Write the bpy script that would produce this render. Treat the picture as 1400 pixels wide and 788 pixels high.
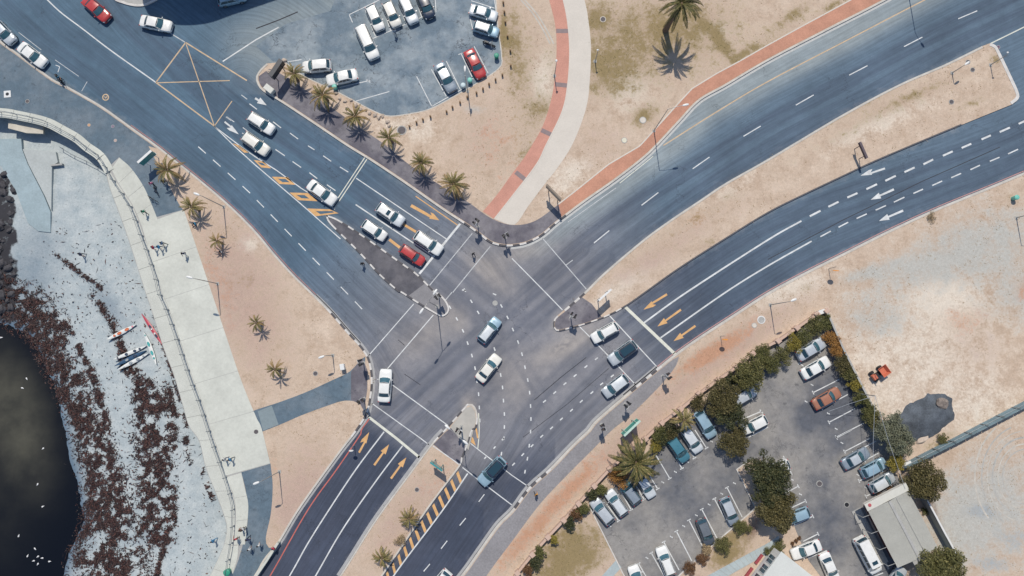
import bpy, bmesh, math, random
import numpy as np
from mathutils import Vector, Matrix, geometry, noise as mnoise

for _o in list(bpy.data.objects):
    bpy.data.objects.remove(_o)
random.seed(7)
RNG = np.random.default_rng(7)
SC = bpy.context.scene
COL = SC.collection
PI = math.pi

# ------------------------------------------------------------------ camera (a drone 100 m up, looking almost straight down)
CAM_H, TILT, FPX = 100.0, math.radians(4.7), 1000.0
CAM_Y = -CAM_H * math.tan(TILT)
cam = bpy.data.cameras.new('camera')
cam.sensor_width = 36.0
cam.lens = 36.0 * FPX / 1400.0
cam.clip_start, cam.clip_end = 1.0, 9000.0
camo = bpy.data.objects.new('camera', cam)
camo.location = (0, CAM_Y, CAM_H)
camo.rotation_euler = (TILT, 0, 0)
COL.objects.link(camo)
SC.camera = camo

# ------------------------------------------------------------------ daylight
SUN_D = Vector((0.075, -0.60, -1.0)).normalized()
ELEV = math.asin(-SUN_D.z)
wd = bpy.data.worlds.new('World')
SC.world = wd
wd.use_nodes = True
_nt = wd.node_tree
_bg = _nt.nodes.get('Background') or _nt.nodes.new('ShaderNodeBackground')
_sky = _nt.nodes.new('ShaderNodeTexSky')
_sky.sky_type = 'NISHITA'
_sky.sun_disc = False
_sky.sun_elevation = ELEV
_sky.sun_rotation = math.atan2(-SUN_D.x, -SUN_D.y)
_sky.air_density, _sky.dust_density, _sky.ozone_density = 1.0, 0.6, 1.5
_nt.links.new(_sky.outputs[0], _bg.inputs[0])
_bg.inputs[1].default_value = 0.115
sun = bpy.data.lights.new('sun', 'SUN')
sun.energy, sun.angle, sun.color = 3.85, math.radians(0.55), (1.0, 0.92, 0.81)
suno = bpy.data.objects.new('sun', sun)
suno.rotation_euler = SUN_D.to_track_quat('-Z', 'Y').to_euler()
suno.location = (0, 30, 80)
COL.objects.link(suno)
SC.view_settings.view_transform = 'Standard'
SC.view_settings.look = 'None'
SC.view_settings.exposure = -0.06
SC.view_settings.gamma = 1.0
SC.view_settings.use_curve_mapping = False
SC.render.engine = 'CYCLES'
SC.cycles.max_bounces = 6
SC.cycles.use_denoising = True

# ------------------------------------------------------------------ survey helpers: photo pixel -> point on the ground (or at height z)
CT, ST = math.cos(TILT), math.sin(TILT)
def G(px, py, z=0.0):
    dx, dy = (px - 700.0) / FPX, (394.0 - py) / FPX
    vy, vz = dy * CT + ST, dy * ST - CT
    t = (CAM_H - z) / (-vz)
    return (dx * t, CAM_Y + vy * t)
def Pt(px, py, z=0.0):
    x, y = G(px, py, z)
    return Vector((x, y, z))
def to_px(x, y):
    "ground points (z=0) back to survey pixels, numpy arrays"
    ry, rz = y - CAM_Y, -CAM_H
    cy = ry * CT + rz * ST
    cz = -ry * ST + rz * CT
    return 700 + FPX * x / (-cz), 394 - FPX * cy / (-cz)
ROWY = (0, 200, 400, 588)
def Z(r, c, *pts):
    "survey sheet r,c (four by four sheets) -> pixels"
    return [(350.0 * c + p[0] * 350 / 1379.0, ROWY[r] + p[1] * 200 / 788.0) for p in pts]
def Wd(px, z=0.0):
    return [G(p[0], p[1], z) for p in px]
def dedupe(pts, eps=0.02):
    out = []
    for p in pts:
        if not out or math.hypot(p[0]-out[-1][0], p[1]-out[-1][1]) > eps:
            out.append(p)
    return out
def smooth(pts, step=0.6):
    "Catmull-Rom through world points, resampled"
    pts = dedupe(pts)
    if len(pts) < 3:
        return resample(pts, step)
    P = [np.array(p, float) for p in pts]
    P = [2*P[0]-P[1]] + P + [2*P[-1]-P[-2]]
    out = []
    for i in range(1, len(P)-2):
        p0, p1, p2, p3 = P[i-1:i+3]
        n = max(2, int(np.linalg.norm(p2-p1)/0.25))
        t = np.linspace(0, 1, n, endpoint=False)[:, None]
        out.append(0.5*((2*p1) + (-p0+p2)*t + (2*p0-5*p1+4*p2-p3)*t*t + (-p0+3*p1-3*p2+p3)*t**3))
    out = np.vstack(out + [P[-2][None]])
    return resample([tuple(p) for p in out], step)
def resample(pts, step):
    P = np.array(pts, float)
    d = np.r_[0, np.cumsum(np.linalg.norm(np.diff(P, axis=0), axis=1))]
    n = max(1, int(round(d[-1]/step)))
    s = np.linspace(0, d[-1], n+1)
    return list(zip(np.interp(s, d, P[:, 0]), np.interp(s, d, P[:, 1])))
def length(pts):
    P = np.array(pts, float)
    return float(np.linalg.norm(np.diff(P, axis=0), axis=1).sum())
def sub_line(pts, s0, s1, step=0.5):
    P = np.array(pts, float)
    d = np.r_[0, np.cumsum(np.linalg.norm(np.diff(P, axis=0), axis=1))]
    ss = [s0] + [v for v in d if s0 < v < s1] + [s1]
    return [(float(np.interp(s, d, P[:, 0])), float(np.interp(s, d, P[:, 1]))) for s in ss]
def offset(pts, o):
    "offset a line to its left by o"
    P = np.array(pts, float)
    T = np.gradient(P, axis=0) if len(P) > 2 else np.repeat((P[1]-P[0])[None], 2, 0)
    T /= np.linalg.norm(T, axis=1)[:, None] + 1e-9
    N = np.c_[-T[:, 1], T[:, 0]]
    return [tuple(p) for p in P + N*o]
def in_poly(x, y, poly):
    P = np.array(poly, float)
    ins = np.zeros(x.shape, bool)
    j = len(P)-1
    for i in range(len(P)):
        xi, yi, xj, yj = P[i, 0], P[i, 1], P[j, 0], P[j, 1]
        if yi != yj:
            c = ((yi > y) != (yj > y))
            ins ^= c & (x < (xj-xi)*(y-yi)/(yj-yi) + xi)
        j = i
    return ins
def seg_dist(x, y, poly):
    "distance to a polyline, and arc length of the foot"
    P = np.array(poly, float)
    best = np.full(x.shape, 1e9); arc = np.zeros(x.shape); s0 = 0.0; side = np.zeros(x.shape)
    for i in range(len(P)-1):
        ax, ay = P[i]; dx, dy = P[i+1]-P[i]
        L2 = dx*dx+dy*dy+1e-12; L = math.sqrt(L2)
        t = np.clip(((x-ax)*dx+(y-ay)*dy)/L2, 0, 1)
        d = np.hypot(x-ax-t*dx, y-ay-t*dy)
        m = d < best
        best[m] = d[m]; arc[m] = (s0+t*L)[m]
        side[m] = np.sign((dx*(y-ay)-dy*(x-ax)))[m]
        s0 += L
    return best, arc, side
def vnoise(x, y, seed=0, octaves=3):
    "cheap value noise 0..1"
    out = np.zeros(x.shape); amp = 1.0; tot = 0.0
    for o in range(octaves):
        xi, yi = np.floor(x).astype(np.int64), np.floor(y).astype(np.int64)
        fx, fy = x-xi, y-yi
        fx, fy = fx*fx*(3-2*fx), fy*fy*(3-2*fy)
        def h(a, b):
            n = (a*374761393 + b*668265263 + (seed+o)*982451653) & 0x7fffffff
            n = ((n ^ (n >> 13))*1274126177) & 0x7fffffff
            return ((n ^ (n >> 16)) & 0xffff)/65535.0
        v = (h(xi, yi)*(1-fx)+h(xi+1, yi)*fx)*(1-fy) + (h(xi, yi+1)*(1-fx)+h(xi+1, yi+1)*fx)*fy
        out += amp*v; tot += amp; amp *= 0.5; x = x*2.03+11.7; y = y*2.03+5.3
    return out/tot

# ------------------------------------------------------------------ object helpers
def link(o, parent=None):
    COL.objects.link(o)
    if parent is not None:
        o.parent = parent
    return o
def mesh_from(name, verts, faces, mat=None, smooth_sh=False):
    me = bpy.data.meshes.new(name)
    me.from_pydata([tuple(v) for v in verts], [], [tuple(f) for f in faces])
    if mat is not None:
        for m in (mat if isinstance(mat, (list, tuple)) else [mat]):
            me.materials.append(m)
    if smooth_sh:
        me.polygons.foreach_set('use_smooth', [True]*len(me.polygons))
    me.update()
    return me
def ob(name, me, parent=None, loc=(0, 0, 0), rot=0.0):
    o = bpy.data.objects.new(name, me)
    o.location = loc
    o.rotation_euler = rot if isinstance(rot, (tuple, list)) else (0, 0, rot)
    return link(o, parent)
def tag(o, label, cat, group=None, kind=None):
    o['label'] = label
    o['category'] = cat
    if group: o['group'] = group
    if kind: o['kind'] = kind
    return o
def thing(name, label, cat, loc=(0, 0, 0), rot=0.0, group=None):
    o = bpy.data.objects.new(name, None)
    o.empty_display_size = 0.3
    o.location = loc
    o.rotation_euler = (0, 0, rot)
    link(o)
    return tag(o, label, cat, group)
def structure(o):
    o['kind'] = 'structure'
    return o
def copy_tree(o, parent=None):
    c = o.copy()
    COL.objects.link(c)
    c.parent = parent
    for ch in o.children:
        copy_tree(ch, c)
    return c

class MB:
    "collects boxes, tubes, prisms, lathes into one mesh"
    def __init__(s): s.v, s.f, s.m = [], [], []
    def add(s, vs, fs, mi=0):
        b = len(s.v)
        s.v += [tuple(v) for v in vs]
        s.f += [tuple(i+b for i in f) for f in fs]
        s.m += [mi]*len(fs)
        return s
    def box(s, c, size, rz=0.0, mi=0, taper=1.0, M=None):
        x, y, z = size[0]/2, size[1]/2, size[2]/2
        vs = []
        for sz in (-1, 1):
            k = taper if sz > 0 else 1.0
            for sx, sy in ((-1, -1), (1, -1), (1, 1), (-1, 1)):
                p = Vector((sx*x*k, sy*y*k, sz*z))
                p = (M @ p) if M is not None else Matrix.Rotation(rz, 3, 'Z') @ p
                vs.append(p + Vector(c))
        return s.add(vs, [(3, 2, 1, 0), (4, 5, 6, 7), (0, 1, 5, 4), (1, 2, 6, 5), (2, 3, 7, 6), (3, 0, 4, 7)], mi)
    def tube(s, pts, r, n=8, mi=0, cap=True):
        pts = [Vector(p) for p in pts]
        rs = r if isinstance(r, (list, tuple)) else [r]*len(pts)
        vs, fs = [], []
        for i, p in enumerate(pts):
            t = (pts[min(i+1, len(pts)-1)] - pts[max(i-1, 0)]).normalized()
            a = t.cross(Vector((0, 0, 1)))
            if a.length < 1e-3: a = t.cross(Vector((1, 0, 0)))
            a.normalize(); b = t.cross(a)
            for k in range(n):
                w = 2*PI*k/n
                vs.append(p + (a*math.cos(w)+b*math.sin(w))*rs[i])
        for i in range(len(pts)-1):
            for k in range(n):
                fs.append((i*n+k, i*n+(k+1) % n, (i+1)*n+(k+1) % n, (i+1)*n+k))
        if cap:
            fs.append(tuple(range(n))[::-1]); fs.append(tuple((len(pts)-1)*n+k for k in range(n)))
        return s.add(vs, fs, mi)
    def lathe(s, c, prof, n=12, mi=0):
        vs, fs = [], []
        for (r, z) in prof:
            for k in range(n):
                w = 2*PI*k/n
                vs.append((c[0]+r*math.cos(w), c[1]+r*math.sin(w), c[2]+z))
        for i in range(len(prof)-1):
            for k in range(n):
                fs.append((i*n+k, i*n+(k+1) % n, (i+1)*n+(k+1) % n, (i+1)*n+k))
        fs.append(tuple(range(n))[::-1]); fs.append(tuple((len(prof)-1)*n+k for k in range(n)))
        return s.add(vs, fs, mi)
    def prism(s, poly, z0, z1, mi=0):
        n = len(poly)
        vs = [(p[0], p[1], z0) for p in poly] + [(p[0], p[1], z1) for p in poly]
        tri = geometry.tessellate_polygon([[Vector((p[0], p[1], 0)) for p in poly]])
        area = sum(poly[i][0]*poly[(i+1) % n][1]-poly[(i+1) % n][0]*poly[i][1] for i in range(n))
        fs = []
        for t in tri:
            a, b, c = [Vector((poly[i][0], poly[i][1])) for i in t]
            ccw = (b-a).x*(c-a).y-(b-a).y*(c-a).x > 0
            t = tuple(t) if ccw else tuple(t)[::-1]
            fs.append(tuple(i+n for i in t)); fs.append(t[::-1])
        for i in range(n):
            j = (i+1) % n
            fs.append((i, j, j+n, i+n) if area > 0 else (j, i, i+n, j+n))
        return s.add(vs, fs, mi)
    def grid(s, rows, mi=0, close=False):
        "rows of equal-length point lists"
        n = len(rows[0])
        vs = [p for r in rows for p in r]; fs = []
        for i in range(len(rows)-1):
            for k in range(n if close else n-1):
                k2 = (k+1) % n
                fs.append((i*n+k, i*n+k2, (i+1)*n+k2, (i+1)*n+k))
        return s.add(vs, fs, mi)
    def mesh(s, name, mat, smooth_sh=False):
        me = mesh_from(name, s.v, s.f, mat, smooth_sh)
        if any(s.m):
            me.polygons.foreach_set('material_index', s.m)
        return me
    def build(s, name, mat, parent=None, loc=(0, 0, 0), rot=0.0, smooth_sh=False):
        return ob(name, s.mesh(name, mat, smooth_sh), parent, loc, rot)

def ribbon(pts, w0, w1, z0, z1):
    "solid band beside a line, between offsets w0..w1 (left positive), from z0 up to z1"
    a, b = offset(pts, w0), offset(pts, w1)
    n = len(pts)
    vs = [(p[0], p[1], z1) for p in a] + [(p[0], p[1], z1) for p in b] + [(p[0], p[1], z0) for p in a] + [(p[0], p[1], z0) for p in b]
    fs = []
    for i in range(n-1):
        fs += [(i, i+1, n+i+1, n+i), (2*n+i, 2*n+i+1, i+1, i), (n+i, n+i+1, 3*n+i+1, 3*n+i)]
    fs += [(0, n, 3*n, 2*n), (2*n-1, n-1, 3*n-1, 4*n-1)]
    if w1 < w0: fs = [f[::-1] for f in fs]
    return vs, fs
def flat_ribbon(pts, w, z):
    a, b = offset(pts, -w/2), offset(pts, w/2)
    n = len(pts)
    return [(p[0], p[1], z) for p in a]+[(p[0], p[1], z) for p in b], [(i, i+1, n+i+1, n+i) for i in range(n-1)]
def grid_sheet(name, poly, z, mat, spacing=None, skirt=0.3, fields=None, parent=None, inner=None):
    "flat sheet filling a polygon, optionally with inner points that carry attributes, with a skirt round it"
    poly = dedupe(poly, 0.05)
    if math.hypot(poly[0][0]-poly[-1][0], poly[0][1]-poly[-1][1]) < 0.05: poly = poly[:-1]
    n = len(poly)
    P = np.array(poly)
    pts = [Vector(p) for p in poly]
    if spacing:
        x0, y0 = P.min(0); x1, y1 = P.max(0)
        if inner: x0, y0, x1, y1 = max(x0, inner[0]), max(y0, inner[1]), min(x1, inner[2]), min(y1, inner[3])
        gx, gy = np.meshgrid(np.arange(x0+spacing/2, x1, spacing), np.arange(y0+spacing/2, y1, spacing))
        gx = (gx + RNG.uniform(-.2, .2, gx.shape)*spacing).ravel(); gy = (gy + RNG.uniform(-.2, .2, gy.shape)*spacing).ravel()
        m = in_poly(gx, gy, poly); gx, gy = gx[m], gy[m]
        d, _, _ = seg_dist(gx, gy, poly+[poly[0]])
        m = d > 0.35*spacing
        pts += [Vector((a, b)) for a, b in zip(gx[m], gy[m])]
    v2, e2, f2, *_ = geometry.delaunay_2d_cdt(pts, [], [list(range(n))], 1, 1e-4)
    fs = []
    for f in f2:
        a, b, c = v2[f[0]], v2[f[1]], v2[f[2]]
        fs.append(tuple(f) if (b-a).cross(c-a) > 0 else tuple(f)[::-1])
    vs = [(v.x, v.y, z) for v in v2]
    nv = len(vs)
    if skirt:
        vs += [(p[0], p[1], z) for p in poly]+[(p[0], p[1], z-skirt) for p in poly]
        area = sum(poly[i][0]*poly[(i+1) % n][1]-poly[(i+1) % n][0]*poly[i][1] for i in range(n))
        for i in range(n):
            j = (i+1) % n
            q = (nv+n+i, nv+n+j, nv+j, nv+i)
            fs.append(q if area > 0 else q[::-1])
    me = mesh_from(name, vs, fs, mat)
    if fields:
        V = np.array(vs)
        px, py = to_px(V[:, 0], V[:, 1])
        for k, fn in fields.items():
            at = me.attributes.new(k, 'FLOAT', 'POINT')
            at.data.foreach_set('value', np.clip(fn(V[:, 0], V[:, 1], px, py), 0, 1).astype(np.float32))
    return ob(name, me, parent)

# ------------------------------------------------------------------ materials
def _new(name):
    m = bpy.data.materials.new(name)
    m.use_nodes = True
    nt = m.node_tree
    b = nt.nodes['Principled BSDF']
    return m, nt, b
def N(nt, t, **k):
    n = nt.nodes.new(t)
    for a, v in k.items():
        setattr(n, a, v)
    return n
def coords(nt): return N(nt, 'ShaderNodeTexCoord').outputs['Object']
def noise_tex(nt, vec, scale, detail=4, rough=0.6, out='Fac'):
    n = N(nt, 'ShaderNodeTexNoise')
    n.inputs['Scale'].default_value = scale
    n.inputs['Detail'].default_value = detail
    n.inputs['Roughness'].default_value = rough
    if vec is not None: nt.links.new(vec, n.inputs['Vector'])
    return n.outputs[out]
def rng_map(nt, val, a, b, c=0.0, d=1.0, clamp=True, smoothstep=False):
    n = N(nt, 'ShaderNodeMapRange')
    n.clamp = clamp
    if smoothstep: n.interpolation_type = 'SMOOTHSTEP'
    nt.links.new(val, n.inputs[0])
    for i, v in zip((1, 2, 3, 4), (a, b, c, d)): n.inputs[i].default_value = v
    return n.outputs[0]
def math_n(nt, op, a, b):
    n = N(nt, 'ShaderNodeMath', operation=op)
    for i, v in enumerate((a, b)):
        if isinstance(v, (int, float)): n.inputs[i].default_value = v
        else: nt.links.new(v, n.inputs[i])
    return n.outputs[0]
def mixc(nt, fac, a, b, mode='MIX'):
    n = N(nt, 'ShaderNodeMix', data_type='RGBA', blend_type=mode)
    if isinstance(fac, (int, float)): n.inputs[0].default_value = fac
    else: nt.links.new(fac, n.inputs[0])
    for i, v in ((6, a), (7, b)):
        if isinstance(v, (tuple, list)): n.inputs[i].default_value = (*v, 1.0) if len(v) == 3 else v
        else: nt.links.new(v, n.inputs[i])
    return n.outputs[2]
def attr(nt, name):
    return N(nt, 'ShaderNodeAttribute', attribute_name=name).outputs['Fac']
def bump(nt, b, h, strength=0.4, dist=0.02):
    n = N(nt, 'ShaderNodeBump')
    n.inputs['Strength'].default_value = strength
    n.inputs['Distance'].default_value = dist
    nt.links.new(h, n.inputs['Height'])
    nt.links.new(n.outputs[0], b.inputs['Normal'])
def plain(name, col, rough=0.7, var=0.12, scale=3.0, metallic=0.0, bmp=0.0, coat=0.0, spec=None, fine=0.0, island=0.0):
    "one colour, uneven by noise"
    m, nt, b = _new(name)
    co = coords(nt)
    n1 = noise_tex(nt, co, scale, 5, 0.65)
    k = rng_map(nt, n1, 0.25, 0.75, 1-var, 1+var)
    c = mixc(nt, 1.0, col, k, 'MULTIPLY')
    if fine:
        n2 = noise_tex(nt, co, scale*14, 2, 0.7)
        c = mixc(nt, 1.0, c, rng_map(nt, n2, 0.3, 0.7, 1-fine, 1+fine), 'MULTIPLY')
    if island:
        g = N(nt, 'ShaderNodeNewGeometry').outputs['Random Per Island']
        c = mixc(nt, 1.0, c, rng_map(nt, g, 0, 1, 1-island, 1+island), 'MULTIPLY')
    nt.links.new(c, b.inputs['Base Color'])
    b.inputs['Roughness'].default_value = rough
    b.inputs['Metallic'].default_value = metallic
    if coat: b.inputs['Coat Weight'].default_value = coat; b.inputs['Coat Roughness'].default_value = 0.08
    if spec is not None: b.inputs['Specular IOR Level'].default_value = spec
    if bmp: bump(nt, b, n1, bmp, 0.03)
    return m
# ------------------------------------------------------------------ surface materials
def asphalt_road():
    m, nt, b = _new('road_asphalt')
    co = coords(nt)
    fresh, dust, track, cool = attr(nt, 'fresh'), attr(nt, 'dust'), attr(nt, 'track'), attr(nt, 'cool')
    big = noise_tex(nt, co, 0.09, 4, 0.55)
    mid = noise_tex(nt, co, 0.9, 5, 0.65)
    fine = noise_tex(nt, co, 9.0, 3, 0.8)
    av = N(nt, 'ShaderNodeAttribute', attribute_name='along').outputs['Vector']
    st = noise_tex(nt, av, 1.0, 4, 0.6)
    st2 = noise_tex(nt, av, 3.1, 2, 0.6)
    c = mixc(nt, cool, (0.200, 0.205, 0.228), (0.084, 0.140, 0.196))
    c = mixc(nt, fresh, c, (0.055, 0.066, 0.096))
    dm = math_n(nt, 'ADD', dust, rng_map(nt, mid, 0.3, 0.7, -0.12, 0.12, False))
    c = mixc(nt, rng_map(nt, dm, 0.1, 0.95, 0, 1), c, (0.33, 0.305, 0.285))
    c = mixc(nt, attr(nt, 'shoulder'), c, (0.250, 0.290, 0.305))
    tk = math_n(nt, 'MULTIPLY', track, rng_map(nt, st, 0.28, 0.72, 0.45, 1.0))
    c = mixc(nt, math_n(nt, 'MULTIPLY', tk, 0.74), c, (0.052, 0.068, 0.104))
    c = mixc(nt, 1.0, c, rng_map(nt, big, 0.3, 0.7, 0.86, 1.16), 'MULTIPLY')
    c = mixc(nt, 1.0, c, rng_map(nt, mid, 0.25, 0.75, 0.90, 1.10), 'MULTIPLY')
    c = mixc(nt, attr(nt, 'flow'), c, mixc(nt, 1.0, c, rng_map(nt, st2, 0.28, 0.72, 0.84, 1.16), 'MULTIPLY'))
    c = mixc(nt, 1.0, c, rng_map(nt, fine, 0.25, 0.75, 0.86, 1.14), 'MULTIPLY')
    # oil spots and small stains
    sp = noise_tex(nt, co, 2.6, 2, 0.5)
    c = mixc(nt, math_n(nt, 'MULTIPLY', rng_map(nt, sp, 0.70, 0.78, 0, 1), 0.35), c, (0.03, 0.033, 0.04))
    sp2 = noise_tex(nt, co, 5.2, 1, 0.5)
    c = mixc(nt, math_n(nt, 'MULTIPLY', rng_map(nt, sp2, 0.78, 0.82, 0, 1), 0.5), c, (0.35, 0.36, 0.38))
    w = N(nt, 'ShaderNodeVectorMath', operation='ADD')
    dd = mixc(nt, 1.0, noise_tex(nt, co, 0.45, 5, 0.7, 'Color'), (5.0, 5.0, 5.0), 'MULTIPLY')
    nt.links.new(co, w.inputs[0]); nt.links.new(dd, w.inputs[1])
    v = N(nt, 'ShaderNodeTexVoronoi', feature='DISTANCE_TO_EDGE'); v.inputs['Scale'].default_value = 0.16
    nt.links.new(w.outputs[0], v.inputs['Vector'])
    gate = rng_map(nt, noise_tex(nt, co, 0.10, 3, 0.6), 0.50, 0.60, 0, 1)
    c = mixc(nt, math_n(nt, 'MULTIPLY', rng_map(nt, v.outputs[0], 0.0, 0.010, 0.7, 0), gate), c, (0.025, 0.028, 0.036))
    nt.links.new(c, b.inputs['Base Color'])
    b.inputs['Roughness'].default_value = 0.86
    b.inputs['Specular IOR Level'].default_value = 0.25
    bump(nt, b, fine, 0.15, 0.01)
    return m
def asphalt_lot(name, col, patch, crack=0.5, scale=0.22):
    m, nt, b = _new(name)
    co = coords(nt)
    big = noise_tex(nt, co, scale, 5, 0.6)
    mid = noise_tex(nt, co, 1.4, 5, 0.7)
    fine = noise_tex(nt, co, 9.0, 3, 0.8)
    c = mixc(nt, rng_map(nt, big, 0.42, 0.60, 0, 1), col, patch)
    c = mixc(nt, 1.0, c, rng_map(nt, mid, 0.25, 0.75, 0.82, 1.18), 'MULTIPLY')
    c = mixc(nt, 1.0, c, rng_map(nt, fine, 0.25, 0.75, 0.86, 1.14), 'MULTIPLY')
    sp = noise_tex(nt, co, 1.1, 3, 0.55)
    c = mixc(nt, math_n(nt, 'MULTIPLY', rng_map(nt, sp, 0.64, 0.74, 0, 1), 0.5), c, (0.035, 0.04, 0.05))
    if crack:
        w = N(nt, 'ShaderNodeVectorMath', operation='ADD')
        d = mixc(nt, 1.0, noise_tex(nt, co, 0.5, 5, 0.7, 'Color'), (4.5, 4.5, 4.5), 'MULTIPLY')
        nt.links.new(co, w.inputs[0]); nt.links.new(d, w.inputs[1])
        v = N(nt, 'ShaderNodeTexVoronoi', feature='DISTANCE_TO_EDGE')
        v.inputs['Scale'].default_value = 0.24
        nt.links.new(w.outputs[0], v.inputs['Vector'])
        gate = rng_map(nt, noise_tex(nt, co, 0.16, 3, 0.6), 0.44, 0.56, 0, 1)
        k = math_n(nt, 'MULTIPLY', rng_map(nt, v.outputs[0], 0.0, 0.020, crack, 0), gate)
        c = mixc(nt, k, c, (0.02, 0.023, 0.03))
    nt.links.new(c, b.inputs['Base Color'])
    b.inputs['Roughness'].default_value = 0.88
    b.inputs['Specular IOR Level'].default_value = 0.25
    bump(nt, b, mid, 0.2, 0.02)
    return m
def dirt():
    m, nt, b = _new('dry_ground')
    co = coords(nt)
    big = noise_tex(nt, co, 0.07, 5, 0.6)
    mid = noise_tex(nt, co, 0.45, 6, 0.68)
    fin = noise_tex(nt, co, 3.0, 4, 0.75)
    spk = noise_tex(nt, co, 11.0, 2, 0.8)
    c = mixc(nt, rng_map(nt, mid, 0.28, 0.72, 0, 1), (0.405, 0.303, 0.222), (0.635, 0.528, 0.425))
    c = mixc(nt, rng_map(nt, big, 0.35, 0.65, 0, 0.55), c, (0.500, 0.395, 0.310))
    def layer(c, name, col, soft=0.5):
        a = attr(nt, name)
        k = math_n(nt, 'ADD', a, rng_map(nt, math_n(nt, 'ADD', math_n(nt, 'MULTIPLY', mid, 0.6), math_n(nt, 'MULTIPLY', fin, 0.4)), 0.25, 0.75, -soft, soft, False))
        k = math_n(nt, 'MULTIPLY', rng_map(nt, k, 0.15, 0.85, 0, 1, True, True), rng_map(nt, a, 0.0, 0.15, 0, 1))
        return mixc(nt, k, c, col)
    c = layer(c, 'pale', (0.640, 0.570, 0.480), 0.6)
    c = layer(c, 'pink', (0.440, 0.325, 0.268), 0.55)
    c = layer(c, 'gravel', (0.430, 0.425, 0.392), 0.55)
    c = layer(c, 'rust', (0.46, 0.27, 0.18), 0.75)
    c = layer(c, 'soil', (0.15, 0.095, 0.075), 0.4)
    c = layer(c, 'grass', (0.265, 0.205, 0.108), 0.8)
    c = layer(c, 'blue', (0.33, 0.355, 0.365), 0.6)
    c = mixc(nt, 1.0, c, rng_map(nt, fin, 0.25, 0.75, 0.84, 1.14), 'MULTIPLY')
    c = mixc(nt, 1.0, c, rng_map(nt, spk, 0.25, 0.75, 0.84, 1.14), 'MULTIPLY')
    st = noise_tex(nt, co, 4.3, 2, 0.6)
    c = mixc(nt, math_n(nt, 'MULTIPLY', rng_map(nt, st, 0.70, 0.76, 0, 1), 0.55), c, (0.16, 0.11, 0.08))
    nt.links.new(c, b.inputs['Base Color'])
    b.inputs['Roughness'].default_value = 0.95
    b.inputs['Specular IOR Level'].default_value = 0.1
    bump(nt, b, fin, 0.5, 0.05)
    return m
def sand():
    m, nt, b = _new('beach_sand')
    co = coords(nt)
    mid = noise_tex(nt, co, 0.5, 6, 0.7)
    fin = noise_tex(nt, co, 4.0, 4, 0.75)
    c = mixc(nt, rng_map(nt, mid, 0.3, 0.7, 0, 1), (0.310, 0.370, 0.395), (0.470, 0.510, 0.510))
    wet, kp = attr(nt, 'wet'), attr(nt, 'kelp')
    c = mixc(nt, wet, c, (0.10, 0.155, 0.215))
    k = math_n(nt, 'ADD', kp, rng_map(nt, fin, 0.3, 0.7, -0.45, 0.45, False))
    k = math_n(nt, 'MULTIPLY', rng_map(nt, k, 0.42, 0.58, 0, 1), rng_map(nt, kp, 0.0, 0.12, 0, 1))
    c = mixc(nt, k, c, (0.030, 0.018, 0.018))
    c = mixc(nt, rng_map(nt, math_n(nt, 'ADD', attr(nt, 'rock'), rng_map(nt, mid, .3, .7, -.35, .35, False)), .35, .6, 0, 1), c, (0.030, 0.030, 0.036))
    c = mixc(nt, 1.0, c, rng_map(nt, fin, 0.25, 0.75, 0.86, 1.12), 'MULTIPLY')
    st = noise_tex(nt, co, 3.0, 3, 0.7)
    c = mixc(nt, math_n(nt, 'MULTIPLY', rng_map(nt, st, 0.62, 0.70, 0, 1), 0.65), c, (0.07, 0.075, 0.09))
    nt.links.new(c, b.inputs['Base Color'])
    b.inputs['Roughness'].default_value = 0.9
    bump(nt, b, mid, 0.3, 0.08)
    return m
def water():
    m, nt, b = _new('sea_water')
    co = coords(nt)
    mur = attr(nt, 'murk')
    n1 = noise_tex(nt, co, 0.18, 5, 0.6)
    k = math_n(nt, 'MULTIPLY', mur, rng_map(nt, n1, 0.3, 0.7, 0.35, 1.1, False))
    c = mixc(nt, k, (0.0045, 0.006, 0.010), (0.080, 0.078, 0.060))
    nt.links.new(c, b.inputs['Base Color'])
    b.inputs['Roughness'].default_value = 0.12
    b.inputs['IOR'].default_value = 1.33
    w = noise_tex(nt, co, 1.6, 3, 0.6)
    bump(nt, b, w, 0.25, 0.05)
    return m
M_ROAD = asphalt_road()
M_DIRT = dirt()
M_SAND = sand()
M_WATER = water()
M_LOT_TOP = asphalt_lot('car_park_asphalt', (0.140, 0.188, 0.232), (0.255, 0.300, 0.332), 0.85, 0.22)
M_LOT_LOW = asphalt_lot('worn_asphalt', (0.105, 0.114, 0.134), (0.265, 0.256, 0.243), 0.5, 0.075)
M_PAVE = asphalt_lot('pavement_asphalt', (0.125, 0.119, 0.140), (0.205, 0.196, 0.212), 0.35, 0.3)
M_PAVE_BLUE = asphalt_lot('promenade_asphalt', (0.105, 0.150, 0.190), (0.150, 0.190, 0.225), 0.4, 0.2)
M_ISLAND = asphalt_lot('island_asphalt', (0.095, 0.095, 0.110), (0.135, 0.132, 0.145), 0.2, 0.4)
M_CONC = plain('pale_concrete', (0.515, 0.530, 0.480), 0.9, 0.15, 0.22, fine=0.06, bmp=0.1)
M_CONC_G = plain('grey_concrete', (0.36, 0.36, 0.345), 0.9, 0.16, 0.9, fine=0.10, bmp=0.1)
M_PATH = plain('pale_path', (0.575, 0.535, 0.475), 0.9, 0.06, 0.4, fine=0.05)
M_BRICK = plain('pink_brick_paving', (0.505, 0.255, 0.195), 0.9, 0.12, 0.6, fine=0.13, bmp=0.2)
M_BRICK2 = plain('orange_brick_paving', (0.46, 0.235, 0.16), 0.9, 0.20, 0.35, fine=0.10, bmp=0.2)
M_BRICKBAND = plain('grey_brick_band', (0.24, 0.19, 0.19), 0.9, 0.1, 2.0)
M_KERB = plain('kerb_concrete', (0.50, 0.475, 0.43), 0.9, 0.18, 0.8, fine=0.12)
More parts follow.
